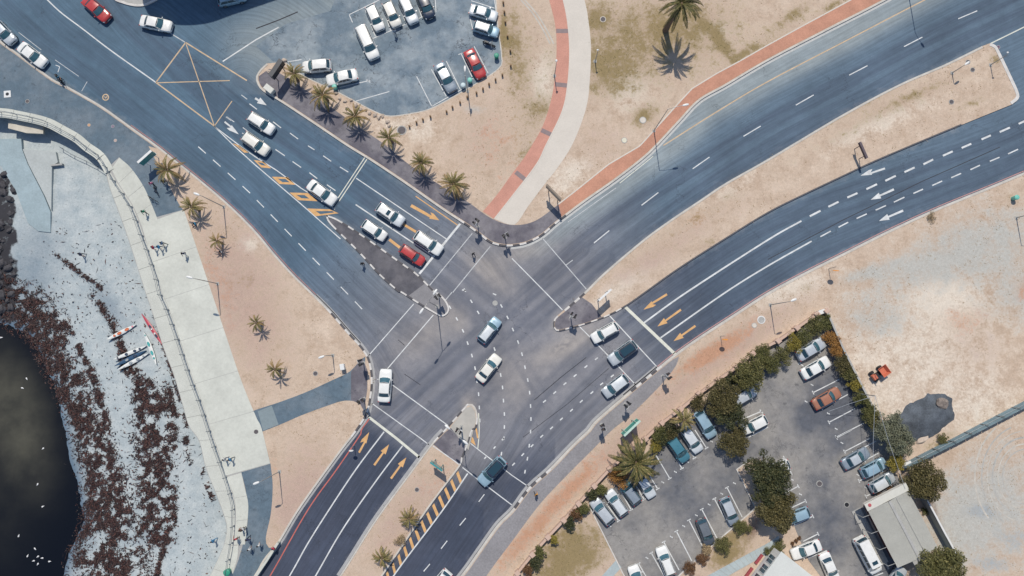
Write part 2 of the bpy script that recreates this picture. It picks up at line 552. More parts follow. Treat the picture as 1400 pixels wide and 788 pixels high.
M_KERB_W = plain('kerb_white', (0.56, 0.545, 0.52), 0.8, 0.2, 1.5, fine=0.12)
M_KERB_B = plain('kerb_black', (0.085, 0.082, 0.09), 0.8, 0.3, 1.5)
M_LINE_W = plain('white_road_paint', (0.58, 0.60, 0.60), 0.75, 0.26, 1.1, fine=0.18)
M_LINE_C = plain('cream_road_paint', (0.60, 0.61, 0.53), 0.75, 0.18, 1.3, fine=0.12)
M_LINE_T = plain('worn_thin_paint', (0.46, 0.48, 0.49), 0.75, 0.28, 1.3, fine=0.14)
M_LINE_Y = plain('yellow_road_paint', (0.60, 0.355, 0.15), 0.75, 0.22, 1.3, fine=0.12)
M_LINE_P = plain('faded_yellow_paint', (0.50, 0.375, 0.245), 0.75, 0.25, 1.2, fine=0.15)
M_LINE_R = plain('red_road_paint', (0.46, 0.125, 0.10), 0.75, 0.2, 1.3, fine=0.12)
M_GUT = plain('gutter_concrete', (0.335, 0.34, 0.345), 0.9, 0.15, 0.8, fine=0.1)

# ------------------------------------------------------------------ outlines surveyed on the photograph (pixels)
A_EDGE = [(-420, -330), (-150, -80), (-60, 5), (0, 55)] + Z(0, 0, (100, 290), (200, 365), (290, 430), (350, 460), (450, 515), (560, 580), (700, 680)) + \
    Z(1, 0, (850, 0), (950, 80), (1100, 200), (1250, 330)) + Z(1, 1, (0, 460), (100, 580), (200, 690)) + \
    Z(2, 1, (300, 0), (400, 100), (500, 215), (560, 280), (605, 345), (625, 420), (628, 500), (618, 580), (600, 655)) + \
    Z(3, 1, (540, 10), (440, 140), (240, 420), (130, 600), (50, 700), (0, 788)) + [(300, 865), (190, 1030), (60, 1230)]
B_UP = Z(1, 1, (380, 372), (440, 395), (560, 470), (780, 625), (870, 690), (960, 780)) + Z(2, 1, (980, 0), (1020, 40), (1040, 80), (1035, 110), (1000, 130), (940, 100), (850, 45), (780, 0)) + \
    Z(1, 1, (770, 788), (660, 690), (550, 570), (400, 420))
C_EDGE = Z(0, 1, (60, 345), (25, 378), (3, 415), (8, 450), (35, 490), (130, 548), (300, 660)) + Z(1, 1, (490, 0), (620, 80), (800, 200), (1000, 340), (1130, 425), (1200, 475), (1260, 520), (1320, 538)) + \
    Z(1, 2, (0, 540), (80, 525), (160, 485), (230, 425), (300, 370), (400, 295), (550, 190), (700, 75)) + Z(0, 2, (780, 788), (900, 660)) + Z(0, 2, (1010, 545), (1150, 465), (1379, 330)) + \
    Z(0, 3, (300, 175), (640, 0)) + [(1330, -66), (1500, -160), (1800, -330)]
C_LOT = Z(0, 1, (1290, 0), (1300, 150), (1320, 300), (1300, 375), (1100, 500), (940, 585), (830, 612), (720, 625), (640, 600), (540, 548), (420, 485), (260, 410), (160, 335))
D_TOP = Z(2, 2, (280, 95), (390, 0)) + Z(1, 2, (500, 680), (700, 510), (850, 400), (1000, 300), (1150, 200), (1379, 70)) + Z(0, 3, (400, 620), (700, 460), (950, 350), (1150, 252))
D_CORNER = Z(0, 3, (1195, 235), (1225, 250), (1245, 285), (1300, 400), (1345, 500), (1345, 535), (1310, 565))
D_BOT = Z(0, 3, (1040, 675)) + Z(1, 3, (770, 0), (560, 90), (400, 165), (200, 260), (0, 360)) + Z(1, 2, (1150, 500), (900, 660)) + Z(2, 2, (720, 0), (620, 70), (520, 125), (400, 170), (310, 195), (260, 208), (235, 205), (222, 185), (225, 150), (245, 125))
E_EDGE = [(1800, 60), (1600, 150), (1480, 203), (1400, 236)] + Z(1, 3, (1180, 225), (900, 340), (650, 455), (400, 580), (200, 680)) + Z(2, 2, (1379, 0), (1200, 115), (1000, 245), (880, 330), (780, 410), (600, 560), (450, 690)) + \
    Z(3, 2, (410, 0), (330, 75), (200, 210), (90, 310), (0, 430)) + Z(3, 1, (1300, 510), (1200, 650), (1100, 788)) + [(570, 860), (470, 990), (330, 1180)]
F_L = Z(2, 1, (1130, 610), (1060, 690)) + Z(3, 1, (1015, 0), (950, 70), (830, 230), (640, 490), (450, 788)) + [(400, 880), (270, 1090)]
F_R = [(350, 1090), (455, 885)] + Z(3, 1, (680, 788), (930, 420), (1095, 200), (1110, 155), (1145, 70), (1165, 0)) + Z(2, 1, (1180, 740), (1195, 690), (1187, 630), (1165, 602), (1145, 602))
WALL = [(-420, 130), (-200, 148), (-80, 150)] + Z(0, 0, (0, 605), (100, 620), (250, 655), (350, 705), (420, 745)) + Z(1, 0, (470, 0), (550, 60), (610, 165), (650, 225), (700, 300), (730, 360), (765, 460), (800, 550), (850, 700)) + \
    Z(2, 0, (870, 0), (910, 90), (970, 260), (1030, 440), (1090, 600), (1145, 770)) + Z(3, 0, (1180, 130), (1210, 210), (1245, 320), (1265, 400), (1266, 500), (1255, 620), (1240, 700), (1225, 788)) + [(285, 840), (225, 960), (150, 1060), (20, 1230)]
APRON = Z(1, 0, (575, 150), (595, 230), (640, 350), (700, 520), (780, 770)) + Z(2, 0, (820, 100), (880, 290), (940, 450), (990, 620), (1020, 720)) + Z(3, 0, (1075, 60), (1110, 200), (1180, 380), (1222, 510), (1217, 580), (1200, 640), (1150, 750), (1130, 788)) + [(262, 830), (205, 950)]
WATER_EDGE = [(-400, 330), (-150, 400), (-60, 430)] + Z(2, 0, (0, 165), (90, 190), (170, 230), (220, 320), (260, 420), (300, 500), (330, 640)) + Z(3, 0, (358, 40), (372, 130), (410, 250), (440, 400), (458, 470), (430, 560), (390, 640), (360, 720), (345, 788)) + [(80, 850), (60, 1100)]

zL = 0.12
def SW(px, z=0.0, step=0.6): return smooth(Wd(px, z), step)
wA, wC, wE = SW(A_EDGE), SW(C_EDGE), SW(E_EDGE)
wB = SW(B_UP + [B_UP[0]], 0, 0.4)
wFl, wFr = SW(F_L, 0, 0.5), SW(F_R, 0, 0.5)
wDt, wDc, wDb = SW(D_TOP), SW(D_CORNER, 0, 0.4), SW(D_BOT)
wWall = SW(WALL, zL, 0.6)
wApron = SW(APRON, -0.2, 0.6)
wLot = SW(C_LOT)
polyA = wA + wWall[::-1]
polyB = wB[:-1]
polyC = wC + [(118, 110), (-2.3, 110)] + wLot + Wd(C_EDGE[:1])
polyD = wDt + wDc + wDb
polyE = wE + [(-5, -110), (160, -110), (160, 40)]
polyF = wFl + wFr
G_EDGE = [(130, -60), (146, -18), (157, 0), (166, 4.5), (178, 8), (190, 9.5), (203, 7), (222, -3), (260, -22), (330, -60)]
wG = SW(G_EDGE, 0, 0.4)
polyG = wG + Wd([(330, -300), (100, -300)])
LANDS = [polyA, polyB, polyC, polyD, polyE, polyF, polyG]

# ------------------------------------------------------------------ the lowest sheet, reaching the horizon
grd = wWall[::-1] + [(-700, 30), (-2600, 160), (-2600, 2600), (2600, 2600), (2600, -2600), (-260, -2600)]
structure(grid_sheet('ground', grd, -0.06, M_DIRT, None, 4.5))

# ------------------------------------------------------------------ road, worn by traffic
def build_road():
    sp = 0.26
    xs, ys = np.arange(-90, 90, sp), np.arange(-60, 62, sp)
    X, Y = np.meshgrid(xs, ys)
    x, y = X.ravel(), Y.ravel()
    inside = np.zeros(x.shape, bool)
    for p in LANDS: inside |= in_poly(x, y, p)
    lot = in_poly(x, y, wLot + Wd([(360, 84), (380, 40), (470, 0), (500, -90), (690, -90)]))
    sea = ~in_poly(x, y, grd)
    drop = inside | sea
    nx, ny = len(xs), len(ys)
    I = np.arange(nx*ny).reshape(ny, nx)
    q = np.stack([I[:-1, :-1], I[:-1, 1:], I[1:, 1:], I[1:, :-1]], -1).reshape(-1, 4)
    q = q[~drop[q].all(1)]
    q = q[~sea[q].any(1)]
    used = np.unique(q)
    remap = -np.ones(nx*ny, int); remap[used] = np.arange(len(used))
    q = remap[q]; x, y = x[used], y[used]
    px, py = to_px(x, y)
    track = np.zeros(x.shape); along = np.zeros((len(x), 3)); bestd = np.full(x.shape, 1e9)
    lanes = [  # lane centre lines: pixels, strength, half width
        ([(-60, -60), (40, 40), (130, 110), (260, 215), (330, 275), (420, 372), (500, 455), (540, 520)], .55, 1.1),
        ([(-20, -80), (70, 25), (160, 95), (290, 200), (350, 250), (440, 345), (520, 425), (600, 480)], .5, 1.0),
        ([(120, -40), (180, 40), (290, 140), (345, 195), (440, 265), (520, 325), (570, 362), (640, 420), (700, 480), (740, 540)], .8, 1.0),
        ([(200, 40), (310, 130), (360, 170), (460, 238), (540, 300), (590, 338), (650, 385), (720, 440)], .8, 1.0),
        ([(330, 110), (400, 165), (490, 228), (560, 282), (620, 322), (665, 360), (690, 400)], .7, 1.0),
        ([(640, 470), (720, 400), (800, 330), (880, 272), (960, 222), (1050, 168), (1160, 110), (1300, 35), (1500, -60)], .85, 1.0),
        ([(660, 500), (745, 425), (820, 362), (900, 302), (985, 243), (1080, 186), (1200, 122), (1340, 48), (1540, -40)], .8, 1.0),
        ([(430, 640), (505, 590), (600, 505), (690, 428), (795, 340)], .95, 1.5), ([(535, 615), (620, 538), (705, 458), (830, 352)], .9, 1.4), ([(560, 640), (640, 560), (730, 470)], .55, 1.1),
        ([(540, 640), (600, 570), (680, 500), (740, 440)], .5, 1.0),
        ([(1600, 60), (1400, 175), (1230, 238), (1100, 285), (1000, 335), (900, 403), (850, 440), (800, 480), (740, 540), (690, 620), (640, 700), (570, 800)], .75, 0.95),
        ([(1600, 95), (1400, 205), (1240, 265), (1110, 312), (1010, 370), (920, 435), (865, 475), (810, 525), (750, 590), (700, 650), (650, 720), (590, 810)], .75, 0.95),
        ([(1600, 125), (1400, 228), (1250, 290), (1120, 342), (1020, 402), (930, 462), (880, 505), (820, 555), (770, 600), (720, 655), (660, 735), (600, 815)], .7, 0.95),
        ([(370, 810), (430, 720), (480, 640), (520, 590), (580, 530)], .5, 0.9),
        ([(410, 810), (470, 722), (515, 650), (550, 605), (620, 540)], .5, 0.9),
        ([(445, 810), (500, 722), (540, 660), (575, 615), (640, 560)], .5, 0.9),
    ]
    base = 0.0
    for pl, s, w in lanes:
        wl = SW(pl, 0, 2.0)
        d, a, side = seg_dist(x, y, wl)
        tw = np.exp(-((d-0.75)/0.42)**2)*0.85 + np.exp(-(d/w)**2)*0.6
        track = np.maximum(track, s*np.clip(tw, 0, 1))
        m = d < bestd
        bestd[m] = d[m]
        along[m, 0] = (a[m]+base)*0.05; along[m, 1] = (d*side)[m]*1.1
        base += 137.0
    jd = np.exp(-(((px-690)/110)**2 + ((py-470)/85)**2))
    track *= 1-0.12*jd
    def blob(cx, cy, rx, ry, rot=0.0):
        c, s = math.cos(rot), math.sin(rot)
        u, v = (px-cx)*c+(py-cy)*s, -(px-cx)*s+(py-cy)*c
        return np.exp(-((u/rx)**2+(v/ry)**2))
    dust = 0.8*blob(668, 372, 50, 20, 0.75) + .6*blob(720, 345, 40, 12, -.3) + .75*blob(780, 470, 45, 14, -.45) + .45*blob(590, 455, 40, 20, -.7) + .5*blob(630, 440, 16, 22) + .35*blob(700, 520, 30, 50)
    dust += .30*blob(740, 500, 60, 50) + .45*blob(640, 545, 16, 14) + .25*blob(560, 470, 50, 40)
    sh, a2, sd = seg_dist(x, y, wC)
    dust += np.where((px > 770), 0.0, 0.16*np.exp(-(sh/1.2)**2))
    ramp_ = lambda v, a, b: np.clip((v-a)/(b-a), 0, 1)
    lotp = offset(wLot, 0.10) + Wd(Z(0, 1, (90, 330), (0, 250), (160, 130), (400, 60)) + [(470, -30), (480, -120), (690, -120)])
    dl, _, _ = seg_dist(x, y, lotp+[lotp[0]])
    shoulder = .92*np.exp(-(np.clip(sh-np.interp(px, [760, 880, 960, 1020], [.8, 1.2, 2.3, 2.7]), 0, 99)/1.5)**2)*ramp_(px, 700, 800)*(in_poly(x, y, polyD) == 0) + .75*np.exp(-(dl/4.5)**2)*(py < 130)*(px < 700)
    shoulder *= .75+.5*vnoise(along[:, 0]*3, along[:, 1]*.6, 3, 3)
    for w in (wA, wE, wDt, wDb, wB, wFl, wFr):
        d, _, _ = seg_dist(x, y, w)
        dust += 0.20*np.exp(-(d/0.8)**2)
    track *= np.clip(1-0.5*dust, 0, 1)
    track = np.maximum(track, .95*blob(768, 474, 15, 4.5, -.45)*(vnoise(x*1.5, y*1.5, 12, 3) > .42)); track = np.maximum(track, .7*blob(712, 482, 14, 10)*(vnoise(x*1.2, y*1.2, 15, 3) > .55))
    track = np.maximum(track, .8*blob(640, 322, 16, 3, .7)*(vnoise(x*2, y*2, 18, 3) > .45))
    def ramp(v, a, b): return np.clip((v-a)/(b-a), 0, 1)
    # resurfaced arms: the two lower arms of the junction are newer and darker
    f1 = ramp((px-520)*-0.55+(py-600)*0.83, -22, 4)*(px < 660)
    sdist = (px-880)*0.80-(py-455)*0.6
    f2 = 0.55*ramp(sdist, -40, 30)*(1-.8*ramp(sdist, 90, 260))*((py-394) > -0.50*(px-892) - 8)*(px > 780)
    f3 = 0.85*ramp((py-640)+0.3*(px-680), -30, 25)*(px < 760)
    fresh = np.clip(np.maximum(np.maximum(f1, f2), f3), 0, 1)
    cool = ramp(-(px-560)*0.75-(py-360)*0.65, -60, 120)*1.0 + .85*ramp((px-760)*0.9-(py-330)*0.5, 0, 160)
    me = mesh_from('road', np.c_[x, y, np.zeros(len(x))], q.tolist(), M_ROAD)
    for k, v in (('fresh', fresh), ('dust', dust), ('track', track), ('cool', cool), ('shoulder', shoulder), ('flow', 1-1.0*np.exp(-(((px-690)/150)**2+((py-470)/120)**2)**2))):
        at = me.attributes.new(k, 'FLOAT', 'POINT')
        at.data.foreach_set('value', np.clip(v, 0, 1).astype(np.float32))
    at = me.attributes.new('along', 'FLOAT_VECTOR', 'POINT')
    at.data.foreach_set('vector', along.astype(np.float32).ravel())
    return structure(ob('road', me))
road = build_road()
# far reaches of the carriageways beyond the surveyed sheet
structure(grid_sheet('road', [(-88, 59), (88, 59), (88, 28), (330, 165), (310, 200), (88, 80), (-60, 90), (-260, 260), (-300, 240)], -0.02, M_ROAD, None, 0.02))
structure(grid_sheet('road', [(-42, -58), (-6, -58), (-95, -220), (-135, -205)], -0.02, M_ROAD, None, 0.02))
structure(grid_sheet('road', [(88, 30), (330, 165), (345, 140), (88, 10)], -0.024, M_ROAD, None, 0.02))

# ------------------------------------------------------------------ land: bare verges and plots a kerb above the road
def B_(px, py, cx, cy, rx, ry=None, rot=0.0):
    ry = ry or rx
    c, s = math.cos(rot), math.sin(rot)
    u, v = (px-cx)*c+(py-cy)*s, -(px-cx)*s+(py-cy)*c
    return np.exp(-((u/rx)**2+(v/ry)**2))
def blobs(*bs):
    return lambda x, y, px, py: sum(b[0]*B_(px, py, *b[1:]) for b in bs)
fld = {
    'pale': blobs((.6, 1250, 470, 140, 80, -.2), (.5, 1180, 560, 60, 40), (.7, 1080, 395, 60, 20, -.4), (.6, 860, 120, 40, 40), (.7, 740, 110, 22, 45), (.6, 975, 45, 30, 20), (.6, 1200, 170, 90, 16, -.45),
                  (.7, 850, 390, 60, 14, -.6), (.7, 780, 240, 40, 20, -.7), (1., 340, 335, 18, 12), (.5, 1150, 25, 40, 14, -.4), (.4, 1000, 260, 60, 16, -.5), (.5, 1340, 560, 60, 40), (.6, 1290, 400, 60, 30), (.5, 560, 175, 60, 18, .2), (.6, 1345, 700, 30, 40)),
    'gravel': blobs((.62, 1350, 330, 110, 60, -.25), (.5, 1250, 372, 90, 30, -.35), (.5, 1400, 410, 70, 50), (.7, 1370, 690, 80, 100), (.55, 1300, 720, 50, 70), (.6, 1200, 440, 60, 30), (.6, 1180, 375, 40, 10, -.3), (.5, 650, 150, 20, 8)),
    'rust': blobs((.45, 1315, 438, 34, 20), (.4, 900, 235, 20, 14), (.55, 1400, 395, 14), (.7, 790, 660, 60, 14, -.8), (.75, 720, 735, 70, 14, -.85), (.6, 940, 500, 50, 10, -.65), (.7, 985, 480, 40, 8, -.6), (.5, 1000, 462, 60, 10, -.6),
                  (.5, 375, 640, 8, 30), (.35, 600, 640, 20, 40, .6), (.35, 950, 300, 34, 12, -.5), (.3, 680, 200, 40, 50), (.25, 300, 380, 30, 80, -.3)),
    'pink': blobs((.75, 330, 400, 60, 130, -.35), (.7, 410, 680, 50, 90, .4), (.6, 560, 700, 40, 110, .65), (.6, 1010, 470, 130, 26, -.62), (.65, 850, 610, 130, 26, -.75), (.4, 660, 190, 60, 80), (.35, 1330, 470, 60, 40), (.4, 870, 370, 80, 20, -.6), (.35, 820, 200, 50, 50), (.3, 960, 310, 120, 20, -.55)),
    'soil': blobs((.7, 1270, 690, 8, 40, -.5), (.5, 820, 680, 60, 8, -.8), (.7, 1030, 720, 12, 30, .5)),
    'grass': blobs((.62, 830, 95, 46, 40), (.42, 900, 60, 110, 60), (.38, 720, 120, 24, 110), (.35, 1060, 60, 60, 16, -.5), (.3, 1200, 160, 120, 12, -.45), (.3, 950, 300, 100, 10, -.55), (.75, 985, 60, 40, 7, .9), (.95, 1018, 73, 16, 4, -.6), (.85, 880, 160, 18, 12, -.5), (.7, 815, 25, 22, 18), (.7, 1085, 20, 30, 7, -.6), (.9, 1140, 8, 22, 5, -.5),
                   (.65, 970, 332, 16, 5, -.5), (.8, 1362, 83, 6, 10), (.35, 1170, 150, 90, 6, -.45), (.9, 687, 40, 5, 40), (.5, 1250, 130, 60, 5, -.4), (.55, 700, 60, 10, 60), (.5, 740, 150, 12, 20, .5), (.4, 725, 210, 16, 10),
                   (.95, 790, 745, 46, 30), (.8, 760, 785, 40, 26), (.5, 1285, 605, 26, 8, -.5), (.5, 1010, 745, 30, 20, -.5), (.7, 1000, 735, 24, 10, -.6), (.75, 985, 765, 26, 12, -.5), (.4, 925, 30, 80, 40), (.35, 1240, 740, 8, 30),
                   (.35, 590, 700, 10, 50, .6), (.3, 330, 380, 20), (.45, 1330, 140, 30, 4, -.4), (.5, 1100, 395, 10, 6), (.6, 260, 290, 4), (.45, 1180, 240, 70, 6, -.35)),
    'blue': blobs((.75, 1345, 700, 26, 10, .2), (.5, 1385, 735, 34, 16), (.5, 1355, 772, 36, 12)),
}
box_in = (-80, -50, 80, 50)
landA = structure(grid_sheet('verge', polyA, zL, M_DIRT, 0.7, 0.25, fld, None, box_in))
landB = structure(grid_sheet('traffic_island', offset(wB, -0.02)[:-1], zL, M_ISLAND, None, 0.25))
landC = structure(grid_sheet('verge', polyC, zL, M_DIRT, 0.7, 0.25, fld, None, box_in))
landD = structure(grid_sheet('traffic_island', polyD, zL, M_DIRT, 0.7, 0.25, fld, None, box_in))
landE = structure(grid_sheet('waste_ground', polyE, zL, M_DIRT, 0.7, 0.25, fld, None, (-80, -60, 85, 50)))
landF = structure(grid_sheet('traffic_island', polyF, zL, M_DIRT, 0.7, 0.25, fld, None, box_in))
landG = structure(grid_sheet('pavement', polyG, zL, M_CONC_G, None, 0.25))

# ------------------------------------------------------------------ kerbs; where the photograph shows painted stones each stone is its own piece
def kerb(land, line, side, ranges=(), w=0.28, mat=None, stone=0.95, gutter=True):
    "side +1: land lies to the left of the line"
    L = length(line)
    cuts = []
    P = np.array(line); D = np.r_[0, np.cumsum(np.linalg.norm(np.diff(P, axis=0), axis=1))]
    for a, b in ranges:
        qa, qb = np.array(G(*a)), np.array(G(*b))
        sa, sb = D[np.argmin(np.linalg.norm(P-qa, axis=1))], D[np.argmin(np.linalg.norm(P-qb, axis=1))]
        cuts.append((min(sa, sb), max(sa, sb)))
    cuts.sort()
    s, plainr = 0.0, []
    for a, b in cuts:
        if a-s > 0.3: plainr.append((s, a))
        n = max(1, int(round((b-a)/stone))); h = (b-a)/n
        for k in range(n):
            seg = sub_line(line, a+k*h+0.012, a+(k+1)*h-0.012)
            vs, fs = ribbon(seg, -0.02*side, w*side, -0.05, zL+0.05+random.uniform(-.006, .006))
            ob('kerb_stone', mesh_from('kerb_stone', vs, fs, M_KERB_W if k % 2 == 0 else M_KERB_B), land)
        s = b
    if L-s > 0.3: plainr.append((s, L))
    for a, b in plainr:
        vs, fs = ribbon(sub_line(line, a, b), -0.02*side, w*side, -0.05, zL+0.045)
        ob('kerb', mesh_from('kerb', vs, fs, mat or M_KERB), land)
kerb(landA, wA, -1, [(Z(2, 1, (385, 85))[0], Z(2, 1, (520, 780))[0])], 0.24)
kerb(landB, wB, -1, [(B_UP[1], Z(2, 1, (985, 5))[0]), (Z(2, 1, (940, 100))[0], Z(1, 1, (405, 425))[0])], 0.20, M_KERB_W)
kerb(landC, wC, 1, [((628, 303), (775, 294))], 0.24, M_KERB)
kerb(landD, wDt, -1, [(Z(2, 2, (280, 95))[0], Z(2, 2, (380, 8))[0])], 0.26)
kerb(landD, wDc, -1, [], 0.42, M_KERB_W)
kerb(landD, wDb, -1, [(Z(2, 2, (600, 82))[0], Z(2, 2, (245, 125))[0])], 0.16, plain('dark_kerb', (0.10, 0.10, 0.11), 0.9, 0.2))
kerb(landE, wE, 1, [((903, 500), (862, 534)), ((752, 640), (702, 694))], 0.30)
kerb(landF, wFl, 1, [(Z(2, 1, (1125, 615))[0], Z(3, 1, (960, 60))[0])], 0.20)
kerb(landF, wFr, 1, [(Z(3, 1, (1098, 190))[0], Z(2, 1, (1195, 680))[0])], 0.20)
kerb(landF, [wFr[-1], ((wFr[-1][0]+wFl[0][0])/2, max(wFr[-1][1], wFl[0][1])+.03), wFl[0]], 1, [], 0.20, M_KERB_W)
kerb(landG, wG, 1, [], 0.30, M_KERB_W)
# kerb channel round the car park corner
vs, fs = ribbon(wLot, 0.0, 0.14, -0.02, zL+0.01); ob('kerb', mesh_from('kerb', vs, fs, M_KERB), landC)

# ------------------------------------------------------------------ paved sheets on the land
def paved(name, px, mat, lift=0.012, z=zL, smoothed=True, spacing=None, fields=None, parent=None):
    w = SW(px, z, 0.6) if smoothed else Wd(px, z)
    return structure(grid_sheet(name, w, z+lift, mat, spacing, lift+0.03, fields, parent)) if parent is None else grid_sheet(name, w, z+lift, mat, spacing, lift+0.03, fields, parent)
def band_poly(a, b): return a + b[::-1]
def between(name, edge_a, edge_b, mat, lift, parent=None, z=zL):
    w = SW(edge_a, z, 0.7) + SW(edge_b, z, 0.7)[::-1]
    o = grid_sheet(name, w, z+lift, mat, None, lift+0.03, None, parent)
    return o if parent else structure(o)
def inset(px_line_world, d):  # world line moved inland
    return offset(px_line_world, d)
def part_of(line, a, b):
    P = np.array(line); qa, qb = np.array(G(*a)), np.array(G(*b))
    i, j = np.argmin(np.linalg.norm(P-qa, axis=1)), np.argmin(np.linalg.norm(P-qb, axis=1))
    return line[i:j+1] if i <= j else line[j:i+1][::-1]
# promenade asphalt at the upper left
up = offset(part_of(wA, A_EDGE[0], Z(1, 0, (850, 0))[0]), -0.34)
lo = SW(Z(1, 0, (800, 0), (830, 60), (905, 205), (975, 330), (990, 345)), zL, 0.6)
bl = part_of(wWall, WALL[0], Z(1, 0, (765, 460))[0])
structure(grid_sheet('promenade', up + lo + Wd(Z(1, 0, (880, 385)), zL) + bl[::-1], zL+0.012, M_PAVE_BLUE, None, 0.05))
# asphalt path crossing the verge, and the lower promenade
between('path', Z(2, 1, (-20, 640), (0, 632), (130, 590), (270, 537), (400, 478), (500, 430), (545, 385), (588, 345)), Z(2, 1, (0, 762), (20, 755), (130, 712), (250, 660), (400, 605), (470, 584), (525, 585), (560, 600), (588, 650)), M_PAVE_BLUE, 0.014)
paved('concrete_strip', Z(2, 1, (512, 427), (575, 352), (600, 420), (600, 520), (582, 640), (560, 600), (512, 580)), M_PAVE, 0.020, smoothed=False)
for q in (((10, 640), (85, 610), (122, 712), (38, 745)),):
    paved('patch', Z(2, 1, *q), plain('pale_asphalt_patch', (0.20, 0.25, 0.27), 0.9, 0.12), 0.019, smoothed=False)
between('promenade', Z(3, 0, (1290, 215), (1300, 228), (1335, 400), (1325, 560), (1290, 640), (1270, 700), (1240, 788)) + [(285, 850), (222, 965)], Z(3, 1, (78, 180), (90, 300), (80, 450), (52, 590), (75, 640), (105, 640), (0, 790)) + [(295, 868), (235, 962)], M_PAVE_BLUE, 0.010)
# pavement C: dark footway with palms and the junction corner
kC = offset(part_of(wC, Z(0, 1, (3, 415))[0], (776, 294)), 0.32)
inner = SW(Z(0, 1, (70, 372), (110, 385), (260, 480), (420, 590), (560, 690), (680, 770)) + Z(1, 1, (820, 95), (960, 190), (1140, 300), (1215, 355), (1280, 395)) + Z(1, 2, (0, 425), (120, 405), (250, 315)), zL, 0.6)
structure(grid_sheet('pavement', kC + inner[::-1], zL+0.012, M_PAVE, None, 0.05))
# brick walk beside the road
kB = offset(part_of(wC, (771, 297), C_EDGE[-1]), 0.32)
outer = resample(Wd(Z(1, 2, (250, 315), (340, 245), (520, 100)) + Z(0, 2, (690, 788), (910, 545), (970, 480), (1100, 400), (1230, 330)) + Z(0, 3, (0, 245), (200, 135), (450, 0)) + [(1290, -72), (1460, -165), (1760, -330)], zL), 0.7)
brickwalk = structure(grid_sheet('brick_walk', kB + outer[::-1], zL+0.016, M_BRICK2, None, 0.05))
vs, fs = ribbon(outer, -0.05, 0.12, zL, zL+0.03); ob('edging', mesh_from('edging', vs, fs, M_PATH), brickwalk)
# curved path: brick band and pale concrete
e1 = [(700, -190), (735, -60)] + Z(0, 2, (200, 0), (230, 120), (240, 230), (235, 380), (215, 520), (170, 670)) + Z(1, 2, (105, 0), (60, 70), (0, 150)) + Z(1, 1, (1300, 260), (1222, 352))
e2 = [(718, -190), (753, -60)] + Z(0, 2, (275, 0), (300, 130), (310, 280), (300, 450), (270, 600)) + Z(1, 2, (180, 0), (130, 100), (0, 270)) + Z(1, 1, (1283, 392))
e3 = [(747, -190), (782, -60)] + Z(0, 2, (390, 0), (410, 100), (425, 250), (420, 420), (400, 580), (330, 770)) + Z(1, 2, (250, 110), (180, 200), (90, 320), (20, 420))
bp = between('brick_path', e1, e2, M_BRICK, 0.016)
cp = between('concrete_path', e2, e3 + Z(1, 2, (-40, 415)), M_PATH, 0.020)
w2 = SW(e2, zL, 0.7); vs, fs = ribbon(w2, -0.06, 0.10, zL, zL+0.045); ob('edging', mesh_from('edging', vs, fs, M_PATH), bp)
for q in (Z(0, 2, (238, 168), (302, 168)), Z(0, 2, (234, 455), (298, 462)), Z(0, 2, (158, 702), (215, 728)), Z(1, 2, (20, 140), (72, 182))):
    vs, fs = flat_ribbon(Wd(q, zL), 0.62, zL+0.024); ob('band', mesh_from('band', vs, fs, M_BRICKBAND), bp)
tipB = offset(wB, -0.21); tipB = [p for p in tipB if (p[0]-G(572, 392)[0])*.62-(p[1]-G(572, 392)[1])*.78 > 0]
structure(grid_sheet('pavement', tipB, zL+0.012, plain('pale_paving', (.215, .212, .222), .9, .15, .8, fine=.1), None, 0.03))
# island D nose and island F nose paving
noseD = offset(part_of(wDb, Z(2, 2, (480, 140))[0], D_BOT[-1]), -0.2) + offset(part_of(wDt, D_TOP[0], Z(2, 2, (375, 12))[0]), -0.24)
structure(grid_sheet('pavement', noseD + Wd(Z(2, 2, (430, 62)), zL), zL+0.012, M_PAVE, None, 0.04))
paved('pavement', Z(2, 1, (1050, 722), (1130, 622), (1160, 612), (1180, 640), (1186, 690), (1165, 770), (1145, 850), (1050, 730)), plain('sandy_concrete', (0.40, 0.385, 0.35), 0.9, 0.14, 0.8), 0.016, smoothed=False)
paved('pavement', Z(3, 1, (1022, 10), (1062, -20), (1140, 60), (1095, 186), (1070, 170), (955, 78)), M_PAVE, 0.012, smoothed=False)
# footway along E
kE = offset(part_of(wE, (920, 487), E_EDGE[-1]), 0.40)
outE = SW(Z(2, 2, (900, 345), (880, 400), (800, 500), (640, 660)) + Z(3, 2, (540, 0), (430, 110), (300, 240), (150, 400), (0, 600)) + Z(3, 1, (1240, 788)) + [(610, 870), (510, 1000), (370, 1190)], zL, 0.6)
structure(grid_sheet('pavement', kE + outE[::-1], zL+0.012, plain('worn_footway', (0.235, 0.230, 0.240), 0.9, 0.15, 0.35, fine=0.14), None, 0.05))
# car park at the lower right
LOT_E = Z(3, 2, (425, 420), (600, 265), (900, 0)) + Z(2, 2, (1100, 560), (1230, 440)) + Z(2, 3, (120, 225), (250, 150), (318, 130), (400, 310), (500, 510), (590, 690)) + Z(3, 3, (650, 120), (690, 240), (745, 318), (515, 415), (560, 520), (720, 760), (735, 790)) + [(1280, 900), (1200, 960), (960, 960), (900, 880)] + Z(3, 2, (615, 800))
lotE = structure(grid_sheet('car_park', Wd(LOT_E, zL), zL+0.010, M_LOT_LOW, None, 0.05))
lotC_px = C_LOT + Z(0, 1, (90, 330), (0, 250), (160, 130), (400, 60)) + [(470, -30), (480, -120), (690, -120)]
lotC = structure(grid_sheet('car_park', offset(wLot, 0.10) + Wd(lotC_px[len(C_LOT):]), 0.006, M_LOT_TOP, None, 0.0))
